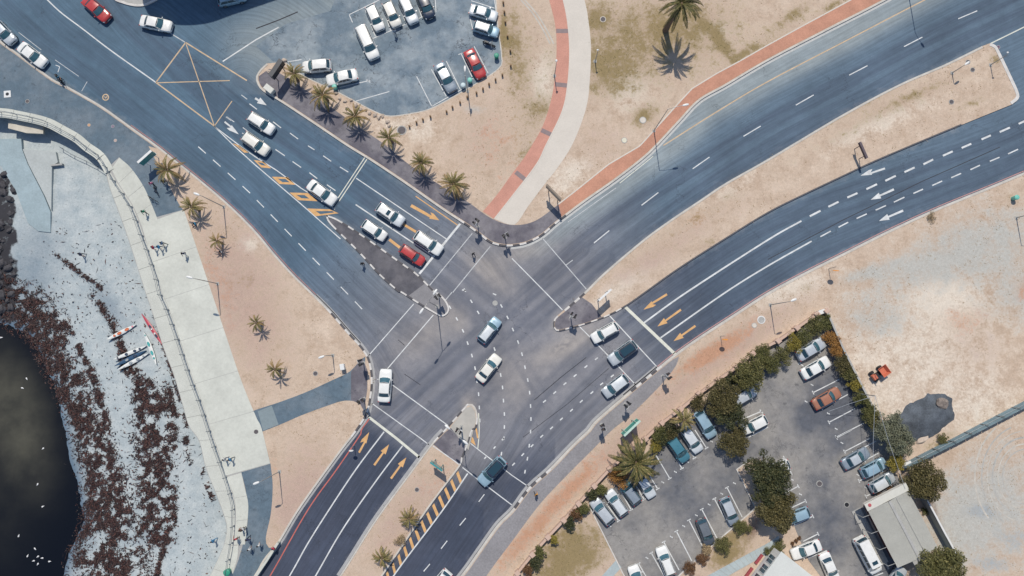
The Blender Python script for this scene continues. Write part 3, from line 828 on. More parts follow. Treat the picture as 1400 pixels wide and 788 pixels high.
# planted corners of the lower car park
garden = structure(grid_sheet('garden', Wd(Z(3, 2, (890, 790), (1100, 600), (1310, 420), (1208, 212), (1270, 168), (1330, 150)) + Z(3, 3, (60, 300), (110, 440), (150, 545), (215, 700), (290, 800)) + [(1120, 900), (900, 900)], zL), zL+0.10, M_DIRT, 0.5, 0.15, fld))
vs, fs = ribbon(Wd(Z(3, 2, (890, 790), (1100, 600), (1310, 420), (1208, 212), (1270, 168)), zL), -0.09, 0.06, zL, zL+0.15); ob('kerb', mesh_from('kerb', vs, fs, M_KERB_W), garden)
vs, fs = ribbon(Wd(Z(3, 2, (418, 415), (610, 800)), zL), -0.06, 0.08, zL, zL+0.09); ob('kerb', mesh_from('kerb', vs, fs, M_KERB_W), lotE)
# garden walk: separate flags
gw_a, gw_b = Z(3, 2, (1010, 820), (1050, 788), (1379, 610)) + Z(3, 3, (60, 570)), Z(3, 2, (1080, 850), (1130, 805), (1379, 665)) + Z(3, 3, (60, 625))
def flags(land, ea, eb, n, mat, z, gap=0.03, name='paving_slab', thick=0.10, jit=0.006):
    a, b = Wd(ea, z), Wd(eb, z)
    def at(l, t): return sub_line(l, 0, max(1e-3, t*length(l)))[-1]
    for k in range(n):
        t0, t1 = k/n, (k+1)/n
        q = [Vector(at(a, t0)), Vector(at(a, t1)), Vector(at(b, t1)), Vector(at(b, t0))]
        d = (q[1]-q[0]).normalized()*gap/2; e = (q[2]-q[3]).normalized()*gap/2
        q = [q[0]+d, q[1]-d, q[2]-e, q[3]+e]
        dz = random.uniform(-jit, jit)
        MB().prism([(p.x, p.y) for p in q], z-thick, z+dz).build(name, mat, land)
walk = structure(grid_sheet('path', Wd(gw_a + gw_b[::-1], zL), zL+0.115, M_CONC_G, None, 0.05))
M_FLAG = plain('pale_flag', (0.36, 0.42, 0.43), 0.9, 0.14, 0.8, fine=0.1)
flags(walk, gw_a, gw_b, 16, M_FLAG, zL+0.145, 0.05, thick=0.04)
between('path', Z(3, 2, (560, 702), (480, 792)), Z(3, 2, (590, 740), (535, 800)), M_FLAG, 0.03)
# ------------------------------------------------------------------ painted markings: every line, dash, bar and arrow is a piece of the road
zM = 0.006
def line(px, w, mat, name='lane_line', z=zM, parent=None, smoothed=False, zg=0.0):
    pts = SW(px, zg, 0.8) if smoothed else Wd(px, zg)
    vs, fs = flat_ribbon(pts, w, zg+z)
    return ob(name, mesh_from(name, vs, fs, mat), parent or road)
def dashes(pairs, w, mat, name='lane_dash', parent=None):
    for a, b in pairs: line([a, b], w, mat, name, parent=parent)
def zp(r, c, *quads): return [Z(r, c, q[:2], q[2:]) for q in quads]
def run(px, dash, gap, w, mat, name='lane_dash', start=0.0):
    l = SW(px, 0, 0.5); L = length(l); s = start
    while s + dash < L:
        vs, fs = flat_ribbon(sub_line(l, s, s+dash), w, zM)
        ob(name, mesh_from(name, vs, fs, mat), road)
        s += dash+gap
def poly_mark(px, mat, name, z=zM, parent=None, zg=0.0):
    w = Wd(px, zg)
    tri = geometry.tessellate_polygon([[Vector((p[0], p[1], 0)) for p in w]])
    fs = []
    for t in tri:
        a, b, c = [Vector(w[i]) for i in t]
        fs.append(tuple(t) if (b-a).cross(c-a) > 0 else tuple(t)[::-1])
    return ob(name, mesh_from(name, [(p[0], p[1], zg+z) for p in w], fs, mat), parent or road)
def arrow(tail, head, mat, turn=0, hw=4.2, sw=1.5, hl=14):
    "straight arrow, or one whose head bends to a side"
    t, h = np.array(tail, float), np.array(head, float)
    d = (h-t)/np.linalg.norm(h-t); n = np.array((-d[1], d[0])); L = np.linalg.norm(h-t)
    if turn == 0:
        b = h-d*hl
        P = [t-n*sw, b-n*sw*0.8, b-n*hw, h, b+n*hw, b+n*sw*0.8, t+n*sw]
    else:
        m = n*turn
        b = h-d*(hl*1.1)
        P = [t-m*sw, b-m*sw*.8, b-m*(sw+1.2), h+m*1.5, b+d*2+m*(hw*2.1), b-d*3+m*(hw*2.0), b+m*sw*.9+d*1.0, t+d*(L*.45)+m*sw, t+m*sw]
    return poly_mark([tuple(p) for p in P], mat, 'road_arrow')
W1, W2, W3 = 0.13, 0.17, 0.30
# upper left road
line(Z(0, 0, (255, 0), (330, 70), (450, 160), (600, 275), (840, 445)), W2, M_LINE_W, smoothed=True)
line([(65, 0), (20, -50), (-40, -110)], W2, M_LINE_W)
for q in (((1000, 230), (840, 445)), ((840, 445), (1155, 680)), ((1000, 230), (1330, 435))):
    line(Z(0, 0, *q), 0.18, M_LINE_P, 'box_line')
for k, q in enumerate((((845, 447), (1238, 435)), ((1003, 240), (1155, 680)), ((1155, 680), (1250, 545)))):
    line(Z(0, 0, *q), 0.13, M_LINE_P, 'box_line', zM+0.004)
line(Z(0, 0, (915, 178), (996, 228)), W1, M_LINE_T)
line(Z(0, 0, (1200, 332), (1379, 215)) + Z(0, 1, (122, 148)), W2, M_LINE_W)
run(Z(0, 0, (100, 175), (250, 290), (450, 430)), 4.2, 2.5, 0.08, M_LINE_T)
line(Z(0, 0, (322, 360), (312, 390)), 0.1, M_LINE_W); line(Z(0, 0, (322, 360), (300, 352)), 0.1, M_LINE_W)
line(Z(0, 0, (470, 440), (440, 492)), 0.08, M_LINE_T)
for k in range(12):   # ring painted on the road
    a0, a1 = 2*PI*k/12, 2*PI*(k+1)/12
    c = Z(0, 0, (569, 525))[0]
    line([(c[0]+4.0*math.cos(a0), c[1]+4.0*math.sin(a0)), (c[0]+4.0*math.cos(a1), c[1]+4.0*math.sin(a1))], 0.17, M_LINE_P, 'ring_mark')
line([(143, 132), (144.5, 134.5), (146.5, 132)], 0.14, M_LINE_P, 'ring_mark')
run(Z(1, 0, (1068, 3), (1320, 228)) + Z(1, 1, (18, 305), (248, 543), (480, 782)) + Z(2, 1, (600, 120)), 1.45, 1.37, W1, M_LINE_W)
# median hatching
line(Z(0, 0, (1155, 682), (1262, 788)) + Z(1, 1, (0, 105), (240, 310), (455, 500)), W1, M_LINE_W)
line(Z(0, 0, (1155, 682), (1310, 800)) + Z(1, 1, (0, 60), (110, 130), (245, 228), (425, 340)), W1, M_LINE_W)
def hatch(pts_out, pts_in):
    o, i = Wd(pts_out), Wd(pts_in)
    vs = [(p[0], p[1], zM) for p in o+i]
    fs = []
    for k in range(4):
        f = (k, (k+1) % 4, 4+(k+1) % 4, 4+k)
        a, b, c = [Vector(vs[j][:2]) for j in f[:3]]
        fs.append(f if (b-a).cross(c-a) > 0 else f[::-1])
    ob('hatch_bar', mesh_from('hatch_bar', vs, fs, M_LINE_Y), road)
hatch(Z(1, 1, (-12, 75), (40, 82), (82, 120), (28, 115)), Z(1, 1, (8, 87), (35, 90), (55, 106), (30, 103)))
hatch(Z(1, 1, (85, 165), (170, 167), (212, 208), (125, 204)), Z(1, 1, (118, 176), (158, 177), (182, 195), (142, 194)))
hatch(Z(1, 1, (180, 250), (280, 253), (332, 297), (226, 291)), Z(1, 1, (218, 263), (262, 264), (288, 283), (244, 280)))
hatch(Z(1, 1, (275, 336), (395, 340), (445, 362), (320, 378)), Z(1, 1, (322, 350), (412, 350), (420, 358), (345, 366)))
hatch([(318, 196), (327, 199), (341, 209), (334, 209)], [(324, 200), (327, 201), (335, 207), (333, 206)])
# queue lanes towards the junction
dashes(zp(1, 1, (105, 18, 155, 52), (197, 83, 243, 115), (288, 143, 330, 175), (382, 208, 428, 240), (280, -2, 315, 20), (362, 52, 405, 82), (452, 112, 497, 140)), W1, M_LINE_W)
dashes(zp(0, 1, (92, 657, 135, 690), (183, 718, 227, 750), (-35, 560, 5, 590)), W1, M_LINE_W)
dashes([((331, 182), (341, 189)), ((309, 160), (316, 165)), ((330, 130), (338, 136))], W1, M_LINE_T)
for dxy in (-1.6, 1.6):
    line([(455+dxy, 285+dxy*.6), (503+dxy, 212.5+dxy*.6)], 0.13, M_LINE_C, 'stop_line')
for q in (((590, 40), (608, 36)), ((608, 36), (620, 50)), ((620, 50), (604, 60)), ((604, 60), (590, 40))): line(Z(1, 1, *q), 0.1, M_LINE_W, 'box_line', zM+0.004)
line(Z(1, 1, (540, 173), (1025, 500)), W1, M_LINE_W)
line(Z(1, 1, (537, 315), (950, 590)), W2, M_LINE_W)
line(Z(1, 1, (860, 270), (1085, 425)), 0.13, M_LINE_Y)
line(Z(1, 1, (1100, 418), (880, 688)), W3, M_LINE_W, 'stop_line')
for q in (Z(1, 1, (1165, 470), (935, 750)), Z(1, 1, (1262, 540), (1060, 788)), Z(2, 1, (1055, 0), (1020, 42)), Z(1, 1, (918, 765), (890, 795))): line(q, 0.12, M_LINE_T, 'crossing_line')
arrow(Z(1, 1, (835, 320))[0], Z(1, 1, (985, 405))[0], M_LINE_Y, -1, 2.6, 2.1, 12)
line(Z(1, 1, (795, 422), (862, 462)), 0.34, M_LINE_Y, 'road_arrow'); line(Z(1, 1, (718, 503), (775, 547)), 0.38, M_LINE_Y, 'road_arrow')
arrow(Z(0, 0, (1210, 657))[0], Z(0, 0, (1290, 720))[0], M_LINE_W, 1, 2.5, 1.2)
arrow(Z(0, 1, (-5, 530))[0], Z(0, 1, (58, 568))[0], M_LINE_W, 0, 4.5, 1.5, 13)
line(Z(0, 0, (1222, 630), (1262, 658)), 0.1, M_LINE_W); line(Z(0, 0, (1308, 688), (1340, 712)), 0.1, M_LINE_W)
# lower carriageway crossing lines
line(Z(2, 1, (850, 62), (607, 340)), 0.12, M_LINE_W, 'crossing_line')
line(Z(2, 1, (955, 122), (703, 417)), 0.13, M_LINE_W, 'crossing_line')
line(Z(2, 1, (733, 497), (1045, 725)), 0.13, M_LINE_W, 'crossing_line')
line(Z(2, 1, (625, 598), (885, 785)) + Z(3, 1, (932, 80)), 0.12, M_LINE_W, 'crossing_line')
line(Z(3, 1, (952, 85), (1070, 168), (1098, 190)), 0.12, M_LINE_W, 'crossing_line', zM, None, False, zL+0.012)
line(Z(3, 1, (1112, 202), (1200, 270), (1379, 405)), 0.13, M_LINE_W, 'crossing_line')
line(Z(3, 1, (1150, 68), (1190, 100), (1379, 245)) + Z(3, 2, (92, 308)), 0.12, M_LINE_W, 'crossing_line')
line(Z(2, 1, (603, 668), (755, 785)) + Z(3, 1, (880, 148)), 0.34, M_LINE_C, 'stop_line')
line(Z(3, 1, (690, 10), (540, 210), (400, 420), (280, 610), (180, 788)) + [(340, 880), (240, 1050)], W2, M_LINE_W, smoothed=True)
line(Z(3, 1, (790, 85), (650, 270), (470, 530), (320, 788)) + [(375, 885), (270, 1060)], W2, M_LINE_W, smoothed=True)
line(Z(2, 1, (612, 678), (560, 750)) + Z(3, 1, (575, 5), (440, 205), (280, 430), (75, 788)) + [(310, 885), (210, 1040)], 0.15, M_LINE_R, smoothed=True)
for off, l0, l1 in ((-0.10, (0, 60), (395, 372)),):
    line([(p[0]+1.2, p[1]-1.4) for p in A_EDGE[10:22]], 0.1, plain('faint_red_paint', (0.36, 0.17, 0.15), .8, .2), smoothed=True)
line([(p[0]-0.3, p[1]-1.9) for p in E_EDGE[3:15]], 0.12, plain('faint_pink_paint', (0.42, 0.24, 0.23), .8, .2), smoothed=True)
arrow(Z(3, 1, (555, 122))[0], Z(3, 1, (615, 15))[0], M_LINE_Y, -1, 2.6, 1.4)
arrow(Z(3, 1, (637, 190))[0], Z(3, 1, (717, 78))[0], M_LINE_Y)
arrow(Z(3, 1, (727, 262))[0], Z(3, 1, (810, 148))[0], M_LINE_Y)
# chevron strip beside island F
wl = SW(Z(3, 1, (1140, 235), (1000, 440), (740, 788)) + [(500, 850), (400, 1010)], 0, 0.4)
vs, fs = flat_ribbon(wl, W2, zM); ob('lane_line', mesh_from('lane_line', vs, fs, M_LINE_W), road)
line(Z(2, 1, (1199, 650), (1202, 720)) + Z(3, 1, (1202, 20), (1195, 100)), W1, M_LINE_C, smoothed=True)
poly_mark(Z(3, 1, (1178, -22), (1190, -8), (1200, 50), (1190, 42)), M_LINE_Y, 'hatch_bar')
poly_mark(Z(3, 1, (1160, 30), (1172, 48), (1184, 85), (1158, 66)), M_LINE_Y, 'hatch_bar')
cl = SW(Z(3, 1, (1100, 195), (932, 420), (684, 788)) + [(460, 880), (360, 1060)], 0, 0.4)
La, Lb = length(wl), length(cl)
cl2 = offset(cl, -0.1) if True else cl
for k in range(23):
    s = 0.55+k*1.335
    if s+1.7 > La or s+1.7 > Lb: break
    a0, a1 = sub_line(cl, 0, s)[-1], sub_line(cl, 0, s+0.45)[-1]
    b0, b1 = sub_line(wl, 0, s+0.75)[-1], sub_line(wl, 0, s+1.20)[-1]
    def lerp(p, q, t): return (p[0]+(q[0]-p[0])*t, p[1]+(q[1]-p[1])*t)
    q = [lerp(a0, b0, .12), lerp(a0, b0, .93), lerp(a1, b1, .93), lerp(a1, b1, .12)]
    q = q if (Vector(q[1])-Vector(q[0])).cross(Vector(q[2])-Vector(q[0])) > 0 else q[::-1]
    ob('hatch_bar', mesh_from('hatch_bar', [(p[0], p[1], zM) for p in q], [(0, 1, 2, 3)], M_LINE_Y), road)
dashes(zp(3, 1, (1200, 387, 1230, 347), (1097, 515, 1130, 475), (997, 640, 1030, 597), (903, 762, 937, 722)), W1, M_LINE_W)
# junction guide dashes
gd = []
def around(pts, ln=5.0):
    P = np.array(pts, float); T = np.gradient(P, axis=0); T /= np.linalg.norm(T, axis=1)[:, None]
    return [(tuple(p-t*ln/2), tuple(p+t*ln/2)) for p, t in zip(P, T)]
gd += around(Z(2, 1, (1045, 80), (1082, 143), (1115, 207), (1140, 273), (1163, 340), (1180, 408), (1190, 478), (1199, 548), (1203, 620), (1205, 690)))
gd += around(Z(2, 1, (1125, -12), (1160, 48), (1197, 108)))
gd += around(Z(1, 1, (1120, 776), (1200, 685), (1243, 740))[:1] + Z(2, 1, (1285, 10), (1322, 73), (1355, 135)) + Z(2, 2, (5, 200), (33, 268), (54, 333), (70, 403), (85, 472), (95, 540), (100, 612), (102, 682), (100, 750)) + Z(3, 2, (93, 85), (83, 155), (70, 225)))
gd += around(Z(2, 1, (1262, 240), (1285, 305), (1305, 375), (1318, 445), (1328, 512), (1333, 583), (1338, 655), (1338, 725)) + Z(3, 1, (1335, 45), (1322, 128)))
gd += around(Z(2, 2, (455, 357), (398, 400), (340, 448), (285, 492), (230, 540), (175, 587)))
gd += around(Z(2, 2, (540, 450), (483, 493), (430, 540), (373, 587), (320, 635), (266, 682), (213, 730), (160, 775)) + Z(3, 2, (108, 85), (58, 133), (8, 185)))
gd += around(Z(3, 1, (1330, 50), (1285, 95), (1235, 150)), 4)
dashes(gd, 0.17, M_LINE_W, 'guide_dash')
# upper right road
dashes([((1310, 26), (1336, 15)), ((1236, 64), (1261, 51)), ((1161, 103), (1186, 90)), ((1088, 144), (1112.5, 130)), ((1016.5, 186.6), (1040, 172.6)), ((947, 231), (970, 215)), ((877, 281), (900, 263.5)), ((812, 332.5), (833, 315.5)), ((1386, -12), (1412, -24)), ((1462, -50), (1488, -62))], 0.14, M_LINE_W)
line([(1480, -110)] + Z(0, 3, (845, 0), (450, 205), (0, 440)) + Z(0, 2, (1100, 605), (815, 785)), 0.17, M_LINE_P, smoothed=True)
line(Z(1, 2, (165, 497), (400, 770)), 0.12, M_LINE_T, 'crossing_line'); line(Z(1, 2, (292, 640), (327, 614)), 0.11, M_LINE_T, 'crossing_line', zM+0.004)
line(Z(1, 2, (0, 605), (180, 788)) + Z(2, 2, (272, 95)), 0.13, M_LINE_W, 'crossing_line')
line(Z(0, 3, (1200, 235), (1379, 147)) + [(1480, 0)], 0.16, M_LINE_C)
line(Z(1, 2, (300, 410), (420, 325), (560, 225)), 0.10, M_LINE_T); line(Z(1, 2, (580, 200), (760, 55)), 0.11, M_LINE_C)
# lower right road
line(Z(2, 2, (362, 182), (520, 342)), 0.13, M_LINE_W, 'crossing_line'); line(Z(2, 2, (520, 342), (665, 497)), 0.13, M_LINE_W, 'crossing_line')
line(Z(2, 2, (525, 125), (787, 408)), 0.14, M_LINE_W, 'crossing_line')
line(Z(2, 2, (610, 78), (878, 332)), 0.42, M_LINE_C, 'stop_line')
line(Z(2, 2, (712, 163), (940, 0)) + Z(1, 3, (0, 505), (180, 403)), 0.22, M_LINE_W, smoothed=True)
line(Z(2, 2, (800, 245), (1150, 0)) + Z(1, 3, (0, 645), (235, 512)), 0.20, M_LINE_W, smoothed=True)
dashes(zp(1, 3, (225, 378, 283, 348), (325, 327, 380, 300), (427, 277, 482, 253), (530, 232, 587, 205), (632, 187, 688, 160), (735, 140, 790, 115), (837, 98, 890, 72), (942, 52, 995, 28), (1043, 10, 1095, -13)) + zp(0, 3, (1150, 752, 1200, 730), (1248, 712, 1303, 688), (1350, 668, 1405, 643), (1450, 622, 1505, 598)), 0.26, M_LINE_W)
dashes(zp(1, 3, (282, 488, 338, 458), (380, 437, 432, 410), (477, 390, 532, 365), (580, 345, 635, 320), (678, 302, 735, 275), (783, 255, 835, 232), (885, 212, 938, 188), (987, 170, 1040, 147), (1090, 127, 1142, 103), (1195, 82, 1247, 60), (1293, 42, 1347, 17), (1395, -5, 1450, -28)), 0.17, M_LINE_W)
arrow(Z(1, 3, (630, 120))[0], Z(1, 3, (500, 165))[0], M_LINE_W, 1, 2.4, 1.3)
arrow(Z(1, 3, (678, 233))[0], Z(1, 3, (553, 289))[0], M_LINE_W); arrow(Z(1, 3, (728, 347))[0], Z(1, 3, (598, 403))[0], M_LINE_W)
arrow(Z(2, 2, (835, 10))[0], Z(2, 2, (705, 88))[0], M_LINE_Y, -1, 2.4, 1.5)
arrow(Z(2, 2, (910, 93))[0], Z(2, 2, (783, 184))[0], M_LINE_Y); arrow(Z(2, 2, (988, 180))[0], Z(2, 2, (870, 263))[0], M_LINE_Y)
for l, k in ((wE, (698, 705)),):
    g = offset(part_of(wE, (898, 505), E_EDGE[-1]), -0.25); vs, fs = flat_ribbon(g, 0.34, zM); ob('gutter', mesh_from('gutter', vs, fs, M_GUT), road)
    g = offset(part_of(wA, (432, 402), (350, 788)), 0.2); vs, fs = flat_ribbon(g, 0.3, zM); ob('gutter', mesh_from('gutter', vs, fs, M_GUT), road)
    g = offset(part_of(wC, (700, 337), C_EDGE[-1]), -0.22); vs, fs = flat_ribbon(g, 0.36, zM); ob('gutter', mesh_from('gutter', vs, fs, plain('pale_gutter', (.46, .47, .46), .9, .15)), road)
    g = offset(part_of(wFl, F_L[2], (464, 788)), -0.25); vs, fs = flat_ribbon(g, 0.4, zM); ob('gutter', mesh_from('gutter', vs, fs, M_GUT), road)
# surface repairs and seams
M_SEAM = plain('asphalt_seam', (0.035, 0.037, 0.045), 0.9, 0.2)
M_REPAIR = asphalt_lot('asphalt_repair', (0.07, 0.075, 0.09), (0.10, 0.10, 0.115), 0.2, 0.4)
for px, w in ((Z(1, 3, (0, 610), (400, 400), (830, 190), (1250, 5)), 0.10), (Z(2, 1, (765, 255), (800, 285)), 0.08), (Z(2, 1, (800, 440), (885, 498)), 0.08), (Z(2, 2, (120, 580), (260, 460), (400, 350)), 0.09), (Z(2, 2, (60, 780), (300, 600), (520, 410)), 0.07), (Z(3, 2, (180, 350), (200, 300), (320, 150)), 0.07), (Z(0, 1, (0, 155), (120, 110), (225, 65)), 0.16)):
    line(px, w, M_SEAM, 'seam', 0.004)
# vehicle tracks on the bare ground
M_TRK = plain('pale_dirt_track', (0.47, 0.445, 0.395), 0.95, 0.2, 1.2, fine=0.14); M_TRK2 = plain('grey_dirt_track', (0.39, 0.385, 0.36), 0.95, 0.2, 1.2, fine=0.14)
for k, (R_, a0, a1) in enumerate(((30, 1.2, 4.9), (36, 1.4, 4.7), (43, 1.5, 4.5), (50, 1.7, 4.4), (57, 1.9, 4.2), (66, 2.2, 3.9))):
    pts = [(1402+R_*1.05*math.cos(a)*1.0, 652-R_*math.sin(a)*1.25) for a in np.linspace(a0, a1, 22)]
    line(pts, .13+.05*(k % 3), M_TRK if k % 2 else M_TRK2, 'tyre_track', .004, landE, True, zL)
for dx in (0, 5): line([(712+dx, 0), (728+dx, 18), (742+dx, 40), (752+dx, 60)], .2, M_TRK, 'tyre_track', .004, landC, True, zL)
# bays in the upper car park
def bays(parent, segs, w, zg, mat=M_LINE_W):
    for s in segs: line(s, w, mat, 'bay_line', 0.006, parent, False, zg)
bays(lotC, zp(0, 1, (502, 80, 665, 0), (502, 80, 520, 122), (588, 55, 643, 197), (630, 208, 905, 88), (688, 60, 725, 165), (772, 30, 802, 112), (868, 15, 892, 92), (965, 0, 970, 65), (1105, 290, 1170, 428), (1175, 250, 1250, 395), (1090, 295, 1112, 287), (945, 375, 1025, 520), (1025, 330, 1100, 482), (865, 412, 947, 574), (947, 574, 1112, 480),
     (165, 335, 245, 322), (275, 400, 395, 375), (450, 472, 615, 434), (540, 545, 718, 494), (1160, 5, 1285, 45), (1150, 85, 1170, 170), (1285, 0, 1300, 120), (1300, 120, 1322, 290), (595, 430, 615, 445)), 0.11, 0.006)
# bays in the lower car park
zP = zL+0.010
rowU = [(775, 135, 850, 262), (735, 235, 785, 318), (655, 280, 712, 375), (580, 320, 642, 430), (510, 400, 575, 490), (850, 80, 915, 208), (920, 30, 983, 152), (985, 0, 1048, 98)]
rowL = [(1240, 470, 1158, 310), (1172, 525, 1090, 370), (1105, 585, 1022, 427), (1025, 625, 953, 485), (968, 705, 885, 545), (900, 755, 817, 603), (820, 788, 750, 662), (722, 790, 682, 720)]
def tee(r, c, q, t=11):
    a, b = np.array(q[:2], float), np.array(q[2:], float)
    d = (b-a)/np.linalg.norm(b-a); n = np.array((-d[1], d[0]))
    return [Z(r, c, q[:2], q[2:]), Z(r, c, tuple(b-n*t), tuple(b+n*t))]
def digits(r, c, x, y, ang):
    for k in (-1, 1):
        line(Z(r, c, (x+k*4-3*math.cos(ang), y+k*2-3), (x+k*4+3*math.cos(ang), y+k*2+3)), 0.13, M_LINE_W, 'bay_mark', 0.006, lotE, False, zP)
for q in rowU + rowL: bays(lotE, tee(3, 2, q), 0.13, zP)
for q in ((1345, 640, 1190, 705), (1379, 725, 1275, 780)): bays(lotE, tee(2, 2, q)[:1], 0.13, zP)
bays(lotE, zp(2, 2, (1335, 632, 1352, 652)), 0.13, zP)
for q in ((385, 468, 243, 540), (240, 440, 170, 380), (430, 550, 290, 625), (470, 625, 328, 700), (515, 705, 367, 780)): bays(lotE, tee(2, 3, q), 0.13, zP)
for q in ((450, 0, 370, 42), (550, 45, 412, 117), (582, 60, 460, 125), (595, 125, 520, 165), (545, 250, 490, 275), (570, 337, 527, 358), (40, 180, 88, 150), (40, 270, 125, 232), (95, 340, 163, 303), (125, 420, 203, 383), (140, 515, 242, 465), (190, 600, 270, 560)): bays(lotE, tee(3, 3, q), 0.13, zP)
bays(lotE, zp(3, 3, (215, 690, 315, 652), (315, 652, 345, 695), (570, 790, 620, 770)), 0.12, zP)
for x, y in ((812, 282), (880, 226), (945, 172), (1015, 115), (1075, 62), (672, 397), (528, 518), (1198, 287), (1130, 344), (1062, 402), (993, 460), (925, 518), (858, 576), (727, 690)): digits(3, 2, x, y, 0.6)
for x, y in ((237, 498), (205, 588), (325, 652), (367, 735)): digits(2, 3, x, y, 0.6)
for x, y in ((398, 70), (485, 243), (527, 310), (95, 185), (130, 268), (175, 347), (212, 427)): digits(3, 3, x, y, 0.6)
def stroke(r, c, *pts): line(Z(r, c, *pts), 0.1, M_LINE_W, 'bay_number', 0.006, lotE, False, zP)
stroke(3, 2, (640, 768), (628, 752), (648, 756)); stroke(3, 2, (636, 748), (648, 768)); stroke(3, 2, (662, 762), (652, 746), (668, 750)); stroke(3, 2, (656, 742), (668, 762))

# ------------------------------------------------------------------ sea wall, promenade slabs, apron
prom = structure(grid_sheet('promenade', part_of(wWall, Z(1, 0, (590, 110))[0], WALL[-1]) + Wd(Z(3, 0, (1250, 788), (1285, 700), (1325, 560), (1335, 400), (1300, 228)) + Z(3, 1, (78, 182), (30, -10)) + Z(2, 1, (0, 705)) + Z(2, 0, (1215, 232)) + Z(1, 0, (1140, 788), (990, 342), (845, 382), (770, 215), (700, 115), (642, 60)), zL), zL+0.016, M_CONC_G, None, 0.05))
rail_px = WALL
pr_r = Z(1, 0, (990, 342), (1140, 788)) + Z(2, 0, (1217, 232), (1300, 475), (1379, 670)) + Z(3, 1, (30, -8), (76, 181))
pr_l = Z(1, 0, (762, 424), (800, 550), (850, 700)) + Z(2, 0, (873, 0), (912, 90), (972, 260), (1032, 440), (1092, 600), (1147, 770)) + Z(3, 0, (1183, 130), (1215, 248))
def slab_run(land, left, right, cuts, mat, z, name='concrete_slab', thick=0.02, gap=0.05, lift=0.0):
    a, b = SW(left, z, 0.5), SW(right, z, 0.5)
    for k in range(len(cuts)-1):
        def seg(l):
            L = length(l); s = sub_line(l, cuts[k]*L+gap/2, cuts[k+1]*L-gap/2)
            return s
        q = seg(a)+seg(b)[::-1]
        MB().prism(dedupe(q, 0.03), z-thick, z+lift+random.uniform(-.004, .004)).build(name, mat, land)
slab_run(prom, pr_l, pr_r, [0, .15, .30, .47, .64, .80, 1.0], M_CONC, zL+0.032)
slab_run(prom, Z(1, 0, (600, 120), (620, 165), (655, 225), (705, 300), (735, 360), (768, 440)), Z(1, 0, (642, 62), (705, 118), (772, 215), (815, 310), (845, 385), (848, 395)), [0, .25, .5, .78, 1], M_CONC, zL+0.032)
slab_run(prom, Z(3, 0, (1218, 255), (1248, 320), (1268, 400), (1270, 500), (1260, 620)), Z(3, 0, (1300, 230), (1318, 310), (1337, 400), (1332, 500), (1320, 618)), [0, .33, .66, 1], M_CONC, zL+0.032)
slab_run(prom, Z(3, 0, (1258, 625), (1243, 700), (1228, 788)) + [(300, 830)], Z(3, 0, (1283, 620), (1278, 690), (1250, 788)) + [(308, 830)], [0, .5, 1], M_CONC, zL+0.034)
# white capping of the curved wall
capl = part_of(wWall, WALL[0], Z(1, 0, (610, 140))[0])
ncap = 26; Lc = length(capl)
for k in range(ncap):
    vs, fs = ribbon(sub_line(capl, Lc*k/ncap+.02, Lc*(k+1)/ncap-.02), 0.55, -0.75, -0.1, zL+0.10)
    ob('coping_stone', mesh_from('coping_stone', vs, fs, M_CONC), landA)
# apron below the railing, in bays with open joints
ap = structure(grid_sheet('apron', wApron + part_of(wWall, Z(1, 0, (600, 140))[0], WALL[-3])[::-1], -0.02, M_CONC_G, None, 3.2))
pr_e = Z(1, 0, (600, 140)) + WALL[WALL.index(Z(1, 0, (610, 165))[0]):-2]
slab_run(ap, APRON, pr_e, [k/21 for k in range(22)], plain('apron_concrete', (0.50, 0.515, 0.47), 0.9, 0.10, 0.4, fine=0.08), 0.02, thick=0.03)
# steel railing on the wall
M_STEEL = plain('galvanised_steel', (0.24, 0.27, 0.29), 0.45, 0.15, 4.0, metallic=0.6)
rl = sub_line(wWall, 0, length(wWall))
rlv = offset(part_of(wWall, (-80, 150), WALL[-3]), -0.10)
L = length(rlv); npost = int(L/2.15)
railing = thing('railing', 'grey steel railing with spaced posts along the sea wall promenade', 'railing')
pm = MB(); pm.tube([(0, 0, 0), (0, 0, 1.0)], 0.045, 6); pm.box((0, 0, 0.01), (0.2, 0.2, 0.02)); pm.tube([(0, 0, 1.0), (-.16, .05, 1.08)], 0.05, 6)
pme = pm.mesh('post', M_STEEL)
for k in range(npost+1):
    p = sub_line(rlv, 0, max(0.01, min(L, k*L/npost)))[-1]
    ob('post', pme, railing, (p[0], p[1], zL+0.03))
rp = resample(rlv, 1.0)
for zz in (0.55, 1.02):
    MB().tube([(p[0], p[1], zL+zz) for p in rp], 0.032, 6).build('rail', M_STEEL, railing)
# landing slab below the curved wall
ld = thing('landing', 'beige concrete landing slab below the curved sea wall', 'landing')
MB().prism(Wd([(12, 160), (34, 164), (59, 172.5), (59, 183), (36, 182), (11, 175.5)], -0.7), -1.0, -0.7).build('slab', plain('stained_concrete', (0.50, 0.47, 0.40), 0.9, 0.2, 1.0), ld)
for q in (((20, 168), (22, 170)), ((50, 175), (52, 177))):
    a = G(*q[0], -1.5); MB().box((a[0], a[1], -2.0), (0.4, 0.4, 2.0)).build('pier', M_CONC_G, ld)

